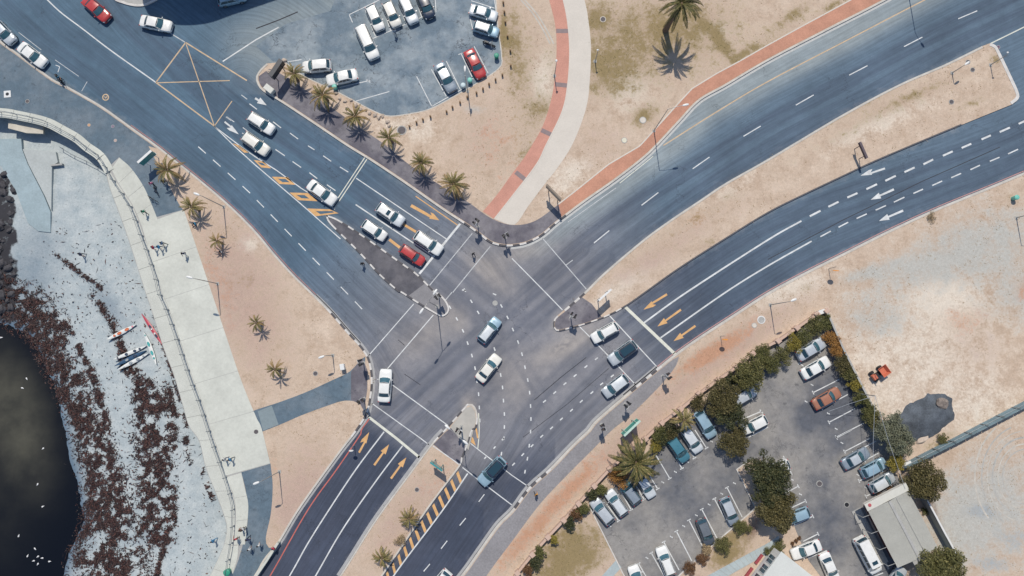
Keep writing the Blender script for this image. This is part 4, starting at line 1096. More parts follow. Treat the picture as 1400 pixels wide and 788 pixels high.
# ------------------------------------------------------------------ beach, kelp and sea
zS = -3.5
wWE = SW(WATER_EDGE, zS, 1.0)
KELP = [([(5, 400), (30, 424), (55, 455), (78, 497), (108, 559), (138, 634), (146, 694), (150, 744), (150, 810)], [22, 34, 34, 26, 21, 25, 32, 46, 50]),
        ([(130, 405), (155, 440), (165, 470), (175, 505)], [6, 5, 5, 8]), ([(188, 505), (207, 555), (209, 620), (213, 690), (215, 738)], [8, 23, 22, 22, 13]),
        ([(228, 530), (236, 570), (234, 620), (232, 680), (235, 735)], [7, 9, 8, 10, 7]), ([(130, 770), (185, 740), (205, 690)], [26, 12, 8]),
        ([(213, 430), (228, 480), (243, 525), (258, 582)], [1.5, 2, 2.5, 2.5]), ([(278, 645), (296, 690)], [3, 3]), ([(255, 600), (262, 635)], [4, 2]), ([(75, 345), (100, 365), (140, 395)], [2, 3, 3]),
        ([(70, 420), (95, 450), (130, 520), (148, 590)], [4, 3, 6, 5]), ([(235, 720), (222, 760), (215, 788)], [5, 4, 4])]
def kelp_d(px, py):
    "how thick the kelp lies"
    out = np.zeros(px.shape)
    n = vnoise(px/14, py/14, 3, 4); n2 = vnoise(px/5, py/5, 9, 3)
    for pl, ws in KELP:
        P = np.array(pl, float); d0 = np.r_[0, np.cumsum(np.linalg.norm(np.diff(P, axis=0), axis=1))]
        d, a, _ = seg_dist(px, py, pl)
        w = np.interp(a, d0, ws)
        out = np.maximum(out, np.clip(1.55-(d/w)*1.0, 0, 1)*np.clip((n-0.25)*6, 0, 1)*np.clip((n2-.26)*3.4, 0.15, 1))
    return out
def build_beach():
    sp = 0.4
    xs, ys = np.arange(-100, -36, sp), np.arange(-62, 30, sp)
    X, Y = np.meshgrid(xs, ys); x, y = X.ravel(), Y.ravel()
    d, _, side = seg_dist(x, y, wWE)
    sd = d*side   # land to the left of the edge (edge runs from the upper left downwards)
    z = zS + np.where(sd > 0, np.minimum(sd, 14)*0.085, sd*0.10)
    z += (vnoise(x*0.5, y*0.5, 4, 4)-0.5)*0.25*np.clip((sd+1)/3, 0, 1)
    px, py = to_px(x*(CAM_H/(CAM_H-z)), CAM_Y+(y-CAM_Y)*(CAM_H/(CAM_H-z)))
    kp = kelp_d(px, py)
    z += 0.10*kp*(sd > 0)
    z -= np.clip((-35-px)*0.03, 0, 3)
    nx, ny = len(xs), len(ys)
    I = np.arange(nx*ny).reshape(ny, nx)
    q = np.stack([I[:-1, :-1], I[:-1, 1:], I[1:, 1:], I[1:, :-1]], -1).reshape(-1, 4)
    me = mesh_from('beach', np.c_[x, y, z], q.tolist(), M_SAND, True)
    wet = np.exp(-np.clip(sd, 0, 99)/1.6) + 0.35*B_(px, py, 30, 400, 30, 60) + .55*B_(px, py, 150, 420, 30, 14, .9) + .5*B_(px, py, 105, 420, 25, 70, -.4)*0 + .6*B_(px, py, 210, 735, 25, 10) + .35*B_(px, py, 55, 350, 30, 60)
    rock = np.clip((30+30*(vnoise(px/18, py/18, 6, 3)-.5)-px)/14, 0, 1)*np.clip((py-225)/20, 0, 1)*np.clip((450-py)/20, 0, 1)*0.75*np.clip((px+70)/30, 0, 1)
    for k, v in (('wet', wet), ('kelp', kp), ('rock', rock)):
        at = me.attributes.new(k, 'FLOAT', 'POINT'); at.data.foreach_set('value', np.clip(v, 0, 1).astype(np.float32))
    return structure(ob('beach', me)), (xs, ys, z.reshape(ny, nx))
beach, (bxs, bys, bz) = build_beach()
def beach_z(x, y):
    i = int(np.clip(np.searchsorted(bxs, x), 1, len(bxs)-1)); j = int(np.clip(np.searchsorted(bys, y), 1, len(bys)-1))
    return float(bz[j, i])
def beach_pt(px, py, up=0.0):
    z = -2.7
    for _ in range(4):
        x, y = G(px, py, z); z = beach_z(x, y)+up
    return (x, y, z)
def build_sea():
    xs = np.r_[-2600, -900, -300, -150, np.arange(-110, -40, 1.5)]; ys = np.r_[-2600, -900, -300, -120, np.arange(-80, 40, 1.5), 100]
    X, Y = np.meshgrid(xs, ys); x, y = X.ravel(), Y.ravel()
    nx, ny = len(xs), len(ys)
    I = np.arange(nx*ny).reshape(ny, nx)
    q = np.stack([I[:-1, :-1], I[:-1, 1:], I[1:, 1:], I[1:, :-1]], -1).reshape(-1, 4)
    px, py = to_px(x*(100/103.5), y*(100/103.5))
    mk = np.exp(-((np.clip((px-15)*0.9+(py-565)*-0.25, -400, 400)/44)**2+(np.clip((py-570)+(px-15)*.2, -400, 400)/100)**2)**1.4)
    mk = np.maximum(mk, 0.28*np.exp(-(((px+20)/60)**2+((py-670)/90)**2)))
    me = mesh_from('sea', np.c_[x, y, np.full(len(x), zS)], q.tolist(), M_WATER, True)
    at = me.attributes.new('murk', 'FLOAT', 'POINT'); at.data.foreach_set('value', np.clip(mk, 0, 1).astype(np.float32))
    return structure(ob('sea', me))
sea = build_sea()
def build_kelp():
    n = 130000
    px, py = RNG.uniform(-30, 318, n), RNG.uniform(300, 800, n)
    d = kelp_d(px, py)
    keep = RNG.uniform(0, 1, n) < d**1.3*0.95 + 0.012*(px > 60)
    vs, fs = [], []
    wall = np.array(wApron)
    wy, wx = wall[::-1, 1], wall[::-1, 0]
    order = np.argsort(wall[:, 1]); wy, wx = wall[order, 1], wall[order, 0]
    for a, b in zip(px[keep], py[keep]):
        x, y = G(a, b, -2.8)
        if x > np.interp(y, wy, wx)-0.15: continue
        z = beach_z(x, y)
        if z < zS-0.15: continue
        L, w = (random.uniform(.05, .20), random.uniform(.03, .10)) if random.random() < .8 else (random.uniform(.25, .55), random.uniform(.02, .05))
        t = random.uniform(0, 2*PI); c, s = math.cos(t), math.sin(t)
        h = [random.uniform(0.02, 0.13) for _ in range(4)]
        i = len(vs)
        for (u, v), hh in zip(((-L, -w*.5), (0, -w), (L, w*.3), (-L*.1, w)), h):
            vs.append((x+u*c-v*s, y+u*s+v*c, z+hh))
        fs.append((i, i+1, i+2, i+3))
    o = ob('kelp', mesh_from('kelp', vs, fs, M_KELP))
    return tag(o, 'dark red brown kelp washed up in bands along the beach', 'kelp', kind='stuff')
def kelp_mat():
    m, nt, b = _new('kelp')
    g = N(nt, 'ShaderNodeNewGeometry').outputs['Random Per Island']
    r = N(nt, 'ShaderNodeValToRGB'); nt.links.new(g, r.inputs[0])
    r.color_ramp.elements[0].color = (0.008, 0.006, 0.008, 1); r.color_ramp.elements[1].color = (0.115, 0.046, 0.035, 1)
    e = r.color_ramp.elements.new(0.6); e.color = (0.034, 0.014, 0.012, 1)
    nt.links.new(r.outputs[0], b.inputs['Base Color']); b.inputs['Roughness'].default_value = 0.6
    return m
M_KELP = kelp_mat()
build_kelp()
# slipway
M_SLIP = plain('slipway_concrete', (0.40, 0.435, 0.43), 0.9, 0.15, 0.25, fine=0.08)
M_SLIPW = plain('wet_slipway_concrete', (0.285, 0.365, 0.395), 0.8, 0.18, 0.3, fine=0.08)
slip = thing('slipway', 'sloping pale concrete slipway between the rocks and the beach', 'slipway')
def slab3(px, z0, z1, mat, name):
    ys = [p[1] for p in px]; a, b = min(ys), max(ys)
    vs = []
    for p in px:
        z = z0+(z1-z0)*(p[1]-a)/(b-a); x, y = G(p[0], p[1], z); vs.append((x, y, z))
    n = len(vs); vs += [(v[0], v[1], v[2]-1.6) for v in vs]
    tri = geometry.tessellate_polygon([[Vector((v[0], v[1], 0)) for v in vs[:n]]])
    fs = []
    for t in tri:
        A, B, C = [Vector(vs[i][:2]) for i in t]
        fs.append(tuple(t) if (B-A).cross(C-A) > 0 else tuple(t)[::-1])
    fs += [(i, (i+1) % n, (i+1) % n+n, i+n) for i in range(n)]
    return ob(name, mesh_from(name, vs, fs, mat), slip)
slab3([(-20, 190), (29, 190), (30, 204), (38, 225), (60, 268), (69, 290), (69, 318), (52, 316), (38, 305), (22, 262), (2, 228), (-20, 205)], -1.85, -2.15, M_SLIPW, 'wet_slab')
slab3([(31, 204), (76, 208), (79, 222), (71, 227), (70, 288), (61, 267), (39, 225)], -1.83, -2.05, M_SLIP, 'dry_slab')
a, b = G(71, 227, -2.0), G(86, 225, -2.0)
MB().box(((a[0]+b[0])/2, (a[1]+b[1])/2, -2.0), (1.6, 0.22, 0.5), 0.12).build('groyne', M_CONC_G, slip)
rp2 = Wd(Z(1, 0, (320, 5), (385, 45), (450, 75), (510, 105), (555, 135)), -1.5)
lr = thing('railing', 'low handrail with short posts on the beach side of the curved wall', 'railing')
MB().tube([(p[0], p[1], -1.5) for p in rp2], 0.04, 6).build('rail', M_STEEL, lr)
for p in rp2:
    MB().tube([(p[0], p[1], -3.0), (p[0], p[1], -1.48)], 0.05, 6).build('post', M_STEEL, lr)
# rocks at the water's edge
def rock_mesh(seed, flat=0.6):
    bm = bmesh.new(); bmesh.ops.create_icosphere(bm, subdivisions=2, radius=1.0)
    for v in bm.verts:
        k = 1+0.45*mnoise.noise(v.co*1.3+Vector((seed*3.7, seed, 0)))+0.2*mnoise.noise(v.co*3.1+Vector((seed, 0, 7)))
        v.co = Vector((v.co.x*k, v.co.y*k*0.8, v.co.z*k*flat))
    me = bpy.data.meshes.new('rock'); bm.to_mesh(me); bm.free()
    return me
M_ROCK = plain('dark_rock', (0.050, 0.048, 0.054), 0.8, 0.5, 1.2, bmp=0.5, fine=0.3)
rms = [rock_mesh(k) for k in range(5)]
for r in rms: r.materials.append(M_ROCK)
for k in range(64):
    px, py = random.uniform(-25, 24), random.uniform(236, 440)
    if px > 20*min(1, (py-220)/40): continue
    p = beach_pt(px, py)
    s = random.uniform(.25, .75)
    o = ob('rock', rms[k % 5], None, (p[0], p[1], p[2]+s*0.15), random.uniform(0, 6))
    o.scale = (s, s, s)
    tag(o, 'dark weathered shore rock at the left edge above the kelp', 'rock', 'rocks at the water edge')
# gulls resting on the water
gm = MB()
gm.grid([[(x, r*math.cos(w), 0.07+r*math.sin(w)*.8) for w in [2*PI*k/8 for k in range(8)]] for x, r in ((-.24, .005), (-.16, .05), (-.02, .09), (.10, .075), (.16, .04), (.21, .045), (.26, .012))], 0, True)
gm.add([(.02, .08, .11), (-.28, .05, .13), (-.05, .13, .10)], [(0, 1, 2)]); gm.add([(.02, -.08, .11), (-.28, -.05, .13), (-.05, -.13, .10)], [(0, 2, 1)])
gme = gm.mesh('gull', plain('white_feathers', (.75, .76, .76), .8, .05), True)
for x, y in ((233, 100), (203, 293), (232, 412), (102, 570), (190, 640), (150, 678), (182, 705), (205, 682), (228, 690), (268, 708), (205, 722)):
    p = G(*Z(3, 0, (x, y))[0], zS)
    o = ob('gull', gme, None, (p[0], p[1], zS-0.02), random.uniform(0, 6)); o.scale = (.85,)*3
    tag(o, 'small white gull floating on the dark water', 'gull', 'gulls on the water')
for x, y in ((145, 465), (122, 515), (8, 243)):
    p = G(*Z(2, 0, (x, y))[0], zS)
    o = ob('gull', gme, None, (p[0], p[1], zS-0.02), random.uniform(0, 6)); o.scale = (.85,)*3
    tag(o, 'small white gull floating on the dark water', 'gull', 'gulls on the water')
# ------------------------------------------------------------------ vehicles
def paint(name, col, metallic=0.0, rough=0.28):
    m, nt, b = _new(name)
    co = coords(nt)
    n = noise_tex(nt, co, 1.8, 4, 0.6)
    c = mixc(nt, 1.0, col, rng_map(nt, n, 0.3, 0.7, 0.94, 1.05), 'MULTIPLY')
    nt.links.new(c, b.inputs['Base Color'])
    nt.links.new(rng_map(nt, n, 0.3, 0.7, rough-0.05, rough+0.10), b.inputs['Roughness'])
    b.inputs['Metallic'].default_value = metallic
    b.inputs['Coat Weight'].default_value = 0.35; b.inputs['Coat Roughness'].default_value = 0.12
    return m
PAINT = {
    'white': paint('white_car_paint', (0.72, 0.73, 0.71)), 'cream': paint('warm_white_car_paint', (0.70, 0.69, 0.63)), 'silver': paint('silver_car_paint', (0.50, 0.54, 0.57), 0.25, 0.35),
    'palesilver': paint('pale_silver_car_paint', (0.60, 0.64, 0.66), 0.15, 0.35), 'blue': paint('pale_blue_car_paint', (0.30, 0.44, 0.53), 0.2, 0.32), 'teal': paint('teal_car_paint', (0.07, 0.21, 0.27), 0.2, 0.3),
    'navy': paint('navy_car_paint', (0.022, 0.035, 0.065)), 'red': paint('red_car_paint', (0.42, 0.045, 0.045)), 'orange': paint('faded_orange_car_paint', (0.33, 0.145, 0.09), 0, 0.45),
    'char': paint('charcoal_car_paint', (0.085, 0.10, 0.12), 0.2), 'slate': paint('slate_car_paint', (0.26, 0.31, 0.36), 0.2), 'grey': paint('grey_car_paint', (0.16, 0.18, 0.20), 0.2)}
def glass_mat():
    m, nt, b = _new('car_glass')
    b.inputs['Base Color'].default_value = (0.020, 0.052, 0.075, 1)
    b.inputs['Roughness'].default_value = 0.06
    b.inputs['Specular IOR Level'].default_value = 0.75
    return m
M_GLASS = glass_mat()
M_SCREEN = plain('windscreen_glass', (0.045, 0.115, 0.145), 0.06, 0.3, 2.2, spec=0.8)
M_TYRE = plain('tyre_rubber', (0.022, 0.022, 0.024), 0.85, 0.2)
M_RIM = plain('alloy_rim', (0.42, 0.43, 0.44), 0.35, 0.1, 5, metallic=0.8)
M_TRIM = plain('black_trim', (0.025, 0.027, 0.03), 0.5, 0.15)
M_LAMP = plain('headlight_lens', (0.62, 0.66, 0.68), 0.12, 0.15, 6, spec=0.7)
M_TAIL = plain('tail_light_lens', (0.40, 0.02, 0.02), 0.15, 0.1, 6)
M_PLATE = plain('number_plate', (0.70, 0.70, 0.66), 0.5, 0.05)
KIND = {  # length, width, belt, roof, bonnet z, boot z, windscreen base/top x, rear top/base x
    'sedan': (4.45, 1.76, 0.93, 1.42, 0.86, 0.96, 0.98, 0.28, -0.92, -1.52, 3),
    'hatch': (3.95, 1.70, 0.95, 1.47, 0.90, 0.95, 0.98, 0.35, -1.42, -1.86, 2),
    'suv': (4.50, 1.84, 1.05, 1.66, 1.00, 1.05, 1.02, 0.42, -1.72, -2.12, 3),
    'wagon': (5.05, 1.86, 1.05, 1.80, 1.00, 1.05, 1.38, 0.78, -2.12, -2.44, 3),
    'van': (5.35, 1.95, 1.15, 2.15, 1.08, 1.15, 1.98, 1.42, -2.42, -2.60, 4),
    'pickup': (4.75, 1.80, 1.00, 1.68, 0.97, 0.98, 0.98, 0.38, -0.72, -0.98, 2)}
def build_car(kind):
    L, W, zb, zr, zh, zt, fb, fr, rr, rb, nwin = KIND[kind]
    hL, hW = L/2, W/2
    root = thing(kind, 'prototype', 'car')
    # body: lofted lower shell
    st = [(hL, .66, .0), (hL-.05, .78, .10), (hL-.16, .88, .16), (hL-.38, .955, .19), (hL-.75, .99, .21), (fb+.25, 1.0, .23), (fb-.05, 1.0, .25), (0.1, 1.0, .25), (rr, 1.0, .25), (max(rb-.05, -hL+.62), 1.0, .24), (-hL+.55, .99, .22), (-hL+.25, .955, .19), (-hL+.10, .90, .14), (-hL+.03, .84, .08), (-hL, .74, .0)]
    st = sorted(set(st), key=lambda q: -q[0])
    rows = []
    for x, k, e in st:
        if x > fb: top = zh + (zb-zh)*max(0, 1-(x-fb)/0.5)
        elif x < rb: top = zt
        else: top = zb
        fall = max(0.0, (x-(hL-.38))/.38); top -= 0.20*fall**2
        fall = max(0.0, (-hL+.25-x)/.25); top -= 0.12*fall**2
        w = hW*k
        zlo = 0.20 + (0.25-e)*0.35
        zm = 0.55
        half = [(w*.90, zlo), (w*.985, zlo+.10), (w, zm), (w*.985, top-.17), (w*.945, top-.05), (w*.84, top), (w*.45, top+.035), (0, top+.045)]
        rows.append([(x, y, z) for y, z in half] + [(x, -y, z) for y, z in half[-2::-1]])
    mb = MB(); mb.grid(rows)
    mb.f = [f[::-1] for f in mb.f]
    n = len(rows[0])
    mb.f.append(tuple(range(n))); mb.m.append(0); mb.f.append(tuple(range((len(rows)-1)*n, len(rows)*n))[::-1]); mb.m.append(0)
    # underside
    for i in range(len(rows)-1):
        mb.f.append((i*n, (i+1)*n, (i+1)*n+n-1, i*n+n-1)); mb.m.append(0)
    # cabin panels
    yb, yt = hW*.915, hW*.745
    def scr(s, t):     # windscreen, s across -1..1, t up 0..1
        y = s*(yb*.97*(1-t)+yt*t)
        bul = (1-s*s)
        return Vector((fb+.03+.14*bul - (fb-fr)*t + (.02*bul)*(t), y, zb-.02+(zr-.04-zb)*t+.045*bul*t + .04*(1-t)*bul+.02*math.sin(PI*t)))
    def rear(s, t):
        y = s*(yb*.95*(1-t)+yt*t)
        bul = (1-s*s)
        return Vector((rb-.02-.07*bul + (rr-rb)*t, y, zb-.02+(zr-.05-zb)*t+.045*bul*t+.03*(1-t)*bul+.02*math.sin(PI*t)))
    def side(s, t, sg):  # s 0 rear .. 1 front
        xb, xt = rb+(fb-rb)*s, rr+(fr-rr)*s
        return Vector((xb+(xt-xb)*t, sg*(yb+(yt-yb)*t+.03*math.sin(PI*t)+.02*math.sin(PI*s)), zb-.02+(zr-.05-zb)*t))
    def patch(fn, s0, s1, t0, t1, ns, nt_, off, flip):
        rows = []
        for i in range(ns+1):
            r = []
            for j in range(nt_+1):
                s, t = s0+(s1-s0)*i/ns, t0+(t1-t0)*j/nt_
                p = fn(s, t); e = 1e-3
                nn = (fn(s+e, t)-p).cross(fn(s, t+e)-p).normalized()*(-1 if flip else 1)
                r.append(p+nn*off)
            rows.append(r)
        m = MB(); m.grid(rows)
        if flip: m.f = [f[::-1] for f in m.f]
        return m
    shell = [patch(scr, -1, 1, 0, 1, 8, 4, 0, False), patch(rear, -1, 1, 0, 1, 8, 4, 0, True)] + [patch(lambda s, t, g=g: side(s, t, g), 0, 1, 0, 1, 6, 4, 0, g > 0) for g in (1, -1)]
    for s_ in shell: mb.add(s_.v, s_.f)
    body = mb.build('body', PAINT['white'], root, smooth_sh=True)
    body['paint'] = 1
    # roof
    rows = []
    for i in range(9):
        u = i/8; x = fr+.035+(rr-fr-.06)*u
        rows.append([(x+(.03*(1-s*s) if i == 0 else (-.03*(1-s*s) if i == 8 else 0)), s*yt*1.0, zr-.055+.06*(1-s*s)+.035*math.sin(PI*u)) for s in [-1, -.9, -.6, -.3, 0, .3, .6, .9, 1]])
    rm = MB(); rm.grid(rows)
    rf = rm.build('roof', PAINT['white'], root, smooth_sh=True); rf['paint'] = 1
    if rf.data.polygons[0].normal.z < 0: rf.data.flip_normals()
    patch(scr, -.93, .93, .07, .95, 8, 4, .008, False).build('windscreen', M_SCREEN, root, smooth_sh=True)
    patch(rear, -.88, .88, .16, .92, 8, 4, .008, True).build('rear_window', M_GLASS, root, smooth_sh=True)
    for g in (1, -1):
        cuts = np.linspace(.06, .93, nwin+1)
        for k in range(nwin):
            if kind == 'van' and k == 0: pass
            patch(lambda s, t: side(s, t, g), cuts[k]+.012, cuts[k+1]-.012, .14, .90, 3, 3, .008, g > 0).build('side_window', M_GLASS, root, smooth_sh=True)
        # lights, mirrors, door handles
        h = MB(); h.box((hL-.20, g*hW*.70, zh-.19), (.30, .34, .12), -g*.42, taper=.72); h.build('headlight', M_LAMP, root)
        t = MB(); t.box((-hL+.08, g*hW*.74, zt-.14), (.16, .30, .14), g*.3, taper=.8); t.build('tail_light', M_TAIL, root)
        mi = MB(); mi.box((fb-.18, g*(hW+.07), zb+.04), (.12, .19, .13), g*.15, taper=.75); o = mi.build('mirror', PAINT['white'], root); o['paint'] = 1
        for hx in (-.15, -1.0) if kind != 'pickup' else (-.1,):
            MB().box((hx, g*(hW*.985), zb-.16), (.16, .03, .035)).build('door_handle', M_TRIM, root)
    wx = L*.305
    for sx in (1, -1):
        for g in (1, -1):
            w = MB(); w.tube([(sx*wx, g*(hW-.20), .32), (sx*wx, g*(hW-.17), .32), (sx*wx, g*(hW-.02), .32), (sx*wx, g*(hW+.005), .32)], [.29, .32, .32, .30], 16)
            wo = w.build('wheel', M_TYRE, root, smooth_sh=False)
            r = MB(); r.tube([(sx*wx, g*(hW-.01), .32), (sx*wx, g*(hW+.012), .32)], [.20, .18], 12); r.build('rim', M_RIM, wo)
    MB().box((hL+.005, 0, .42), (.03, .50, .12)).build('number_plate', M_PLATE, root)
    MB().box((-hL-.005, 0, .55), (.03, .50, .12)).build('number_plate', M_PLATE, root)
    MB().box((hL-.035, 0, zh-.30), (.10, hW*.95, .13), taper=.9).build('grille', M_TRIM, root)
    bum = MB(); bum.box((-hL+.02, 0, .42), (.12, W*.82, .16), taper=.9); o = bum.build('bumper', PAINT['white'], root); o['paint'] = 1
    # wipers
    for y0 in (-.35, .25):
        MB().tube([(fb+.14, y0, zb+.035), (fb-.08, y0+.38, zb+.16)], .012, 4).build('wiper', M_TRIM, root)
    if kind in ('suv', 'wagon'):
        for g in (1, -1):
            MB().tube([(fr-.1, g*yt*.9, zr+.0), (fr-.25, g*yt*.9, zr+.05), (rr+.25, g*yt*.9, zr+.05), (rr+.1, g*yt*.9, zr)], .022, 6).build('roof_rail', M_TRIM, root)
    if kind == 'pickup':
        bx0, bx1 = -hL+.14, rb-.12
        MB().box(((bx0+bx1)/2, 0, zt+.06), (bx1-bx0, W*.80, .02)).build('bed_cover', M_TRIM, root)
        for g in (1, -1): o = MB().box(((bx0+bx1)/2, g*hW*.88, zt+.04), (bx1-bx0+.1, .12, .14)).build('bed_side', PAINT['white'], root); o['paint'] = 1
        o = MB().box((bx0-.03, 0, zt+.04), (.08, W*.84, .14)).build('tailgate', PAINT['white'], root); o['paint'] = 1
    return root
PROTO = {k: build_car(k) for k in KIND}
USED = set()
CARNAME = {'sedan': 'sedan_car', 'hatch': 'hatchback_car', 'suv': 'suv_car', 'wagon': 'station_wagon', 'van': 'minibus', 'pickup': 'pickup_truck'}
def car(px, py, dx, dy, kind, col, label, z=0.0, extra=None, roofcol=None, scale=1.0, group=None):
    root = copy_tree(PROTO[kind])
    root.name = CARNAME[kind]
    zc = z+0.85
    a, b = Vector(G(px-dx*5, py-dy*5, zc)), Vector(G(px+dx*5, py+dy*5, zc))
    c = G(px, py, zc)
    root.location = (c[0], c[1], z)
    ang = math.atan2(b.y-a.y, b.x-a.x)
    root.rotation_euler = (0, 0, ang)
    root.scale = (scale, scale, scale)
    del root['label']
    tag(root, label, 'van' if kind == 'van' else ('pickup truck' if kind == 'pickup' else 'car'), group)
    for ch in root.children:
        if ch.get('paint'):
            ch.material_slots[0].link = 'OBJECT'
            ch.material_slots[0].material = PAINT[roofcol] if (roofcol and ch.name.startswith('roof')) else PAINT[col]
            del ch['paint']
    L, W, zb, zr, zh, zt, fb, fr, rr, rb, nw = KIND[kind]
    if extra == 'sunroof':
        MB().box((fr-.62, 0, zr+.028), (.52, .80, .022), taper=.95).build('sunroof', M_GLASS, root)
    if extra == 'glassroof':
        MB().box(((fr+rr)/2, 0, zr+.030), (abs(fr-rr)*.86, hWf(W)*1.15, .022), taper=.96).build('glass_roof', M_GLASS, root)
    if extra == 'rack':
        for t in (.3, .7): MB().box((fr+(rr-fr)*t, 0, zr+.08), (.05, W*.68, .04)).build('roof_bar', M_TRIM, root)
    return root
def hWf(W): return W/2
q_ = 'cars queuing at the stop line'; p1_ = 'cars parked in the upper car park'; p2_ = 'cars parked in the lower car park'; j_ = 'cars crossing the junction'
zc2 = zL+0.012
# upper left road
car(131, 12, .75, .66, 'sedan', 'red', 'red car driving down the road at the top left edge')
car(212.7, 32, .98, .20, 'sedan', 'white', 'white sedan at the side road mouth beside the building shadow')
car(316, -3, .97, -.22, 'hatch', 'blue', 'pale blue car in the building shadow, cut by the top edge')
car(4, 44, .68, .73, 'hatch', 'silver', 'silver car by the kerb, cut by the left edge')
car(43.5, 75, .79, .61, 'sedan', 'white', 'white sedan parked against the kerb just ahead of the motorcycle')
# upper car park
car(512.5, 24, .42, .91, 'hatch', 'white', 'white hatchback, leftmost in the upper row of bays', 0.006, None, None, .97, p1_)
car(535.5, 19, .42, .91, 'hatch', 'cream', 'warm white hatchback second in the upper row, pedestrian behind it', 0.006, None, None, .97, p1_)
car(558, 13, .42, .91, 'suv', 'palesilver', 'pale silver estate third in the upper row of bays', 0.006, None, None, .93, p1_)
car(581.5, 7, .40, .92, 'hatch', 'navy', 'navy car at the right end of the upper row of bays', 0.006, None, None, 1.0, p1_)
car(502, 58, .42, .91, 'wagon', 'white', 'long white wagon standing in the open middle of the upper car park', 0.006, None, None, 1.0, p1_)
car(432.5, 90, -.99, .09, 'hatch', 'white', 'white hatchback parked above the first two palms', 0.006, None, None, 1.0, p1_)
car(467, 105.5, -.97, .22, 'sedan', 'white', 'white sedan parked beside the green bin', 0.006, None, None, .98, p1_)
car(661, 17, .95, .28, 'sedan', 'palesilver', 'pale silver sedan in the right hand bay nearest the top', 0.006, None, None, .9, p1_)
car(664.5, 39.5, .95, .30, 'suv', 'blue', 'blue grey suv parked above the parked motorcycle', 0.006, None, 'palesilver', .82, p1_)
car(649.5, 87, .46, .89, 'sedan', 'red', 'red sedan in the bay by the bollards', 0.006, None, None, .98, p1_)
car(609, 105.5, .48, .88, 'sedan', 'slate', 'grey sedan with pale roof in the lower bays', 0.006, None, 'palesilver', 1.0, p1_)
# queue
car(356.5, 168.5, .84, .55, 'suv', 'white', 'white suv in the outer lane, level with its neighbour near the hatching', 0, None, None, .9, q_)
car(349, 196.5, .82, .58, 'suv', 'cream', 'warm white suv beside the start of the yellow hatching', 0, None, None, .93, q_)
car(440, 263.5, .81, .59, 'sedan', 'white', 'white sedan approaching the double cream line', 0, None, None, 1.0, q_)
car(533.5, 293.5, .83, .56, 'suv', 'palesilver', 'silver white suv with sunroof behind the first white suv', 0, 'sunroof', 'white', .93, q_)
car(511.5, 315, .83, .56, 'hatch', 'white', 'small white hatchback behind the red suv', 0, None, None, .93, q_)
car(585.5, 332.5, .83, .56, 'suv', 'white', 'white suv stopped first at the line beside the red suv', 0, None, None, .95, q_)
car(563.5, 349, .83, .56, 'suv', 'red', 'red suv waiting at the stop line beside the island', 0, None, None, .83, q_)
# junction
car(669, 451.5, .62, -.78, 'suv', 'blue', 'pale blue hatchback with silver roof crossing the junction', 0, None, 'palesilver', .86, j_)
car(668, 503.5, .62, -.78, 'sedan', 'cream', 'warm white sedan with dark rear window crossing the junction', 0, None, None, .94, j_)
car(526, 527.5, .07, -1, 'sedan', 'white', 'white sedan by the kerb at the left corner of the junction', 0, None, None, 1.0, j_)
car(827, 455, -.87, .49, 'suv', 'white', 'white suv nearest the island nose, leaving the stop line', 0, None, None, .87, j_)
car(851.5, 482.5, -.81, .58, 'suv', 'silver', 'silver suv with dark glass roof on the crossing lines', 0, 'glassroof', 'navy', .95, j_)
car(841.5, 528, -.79, .61, 'hatch', 'silver', 'silver hatchback nearest the right hand footway', 0, None, 'palesilver', .98, j_)
car(672.5, 645, -.68, .73, 'suv', 'blue', 'blue suv with dark roof on the lower crossing', 0, 'glassroof', 'navy', .97, j_)
car(600, 799, -.63, .77, 'hatch', 'white', 'white car on the lower road, cut by the bottom edge', 0, None, None, 1.0, j_)
# lower car park
car(1109.5, 477.5, .86, -.5, 'sedan', 'silver', 'silver sedan in the top corner bay under the hedge', zc2, None, None, .95, p2_)
car(1116, 503, .87, -.49, 'sedan', 'white', 'white sedan beside the silver one in the top corner', zc2, None, None, .95, p2_)
car(1131, 545, .87, -.49, 'sedan', 'orange', 'faded orange sedan by the right hand hedge', zc2, None, None, .92, p2_)
car(1017, 542, .87, -.49, 'hatch', 'silver', 'silver hatchback half under the olive tree', zc2, None, None, .95, p2_)
car(1032.5, 581, -.89, .46, 'hatch', 'white', 'white hatchback alone in the bays right of the dark bushes', zc2, None, None, .9, p2_)
car(964.5, 580.5, .52, .86, 'hatch', 'blue', 'light blue hatchback in the top left row between bushes', zc2, None, None, 1.0, p2_)
car(946, 602, .56, .83, 'hatch', 'palesilver', 'pale silver hatchback right of the dark teal car', zc2, None, None, .95, p2_)
car(927.5, 614.5, .58, .81, 'hatch', 'teal', 'dark teal hatchback near the small yellow palm', zc2, None, None, .97, p2_)
car(823.5, 699.5, -.62, -.78, 'hatch', 'silver', 'silver hatchback at the corner end of the row beside the lawn', zc2, None, None, .97, p2_)
car(843, 688, -.58, -.81, 'suv', 'palesilver', 'pale silver suv second from the lawn corner', zc2, None, None, .85, p2_)
car(860.5, 672.5, -.60, -.80, 'suv', 'teal', 'teal suv with pale roof below the orange bush', zc2, None, 'slate', .85, p2_)
car(882.5, 664, .52, .85, 'sedan', 'palesilver', 'pale sedan partly under the big palm', zc2, None, None, .85, p2_)
car(998, 699.5, .40, .92, 'hatch', 'slate', 'slate blue hatchback in the lower row near the big tree', zc2, None, 'silver', .93, p2_)
car(965, 728, .36, .93, 'hatch', 'char', 'charcoal hatchback in the lower row beside the garden', zc2, None, 'grey', .9, p2_)
car(910.5, 768, -.36, -.93, 'suv', 'white', 'white suv in the lower row near the bottom edge', zc2, None, None, .87, p2_)
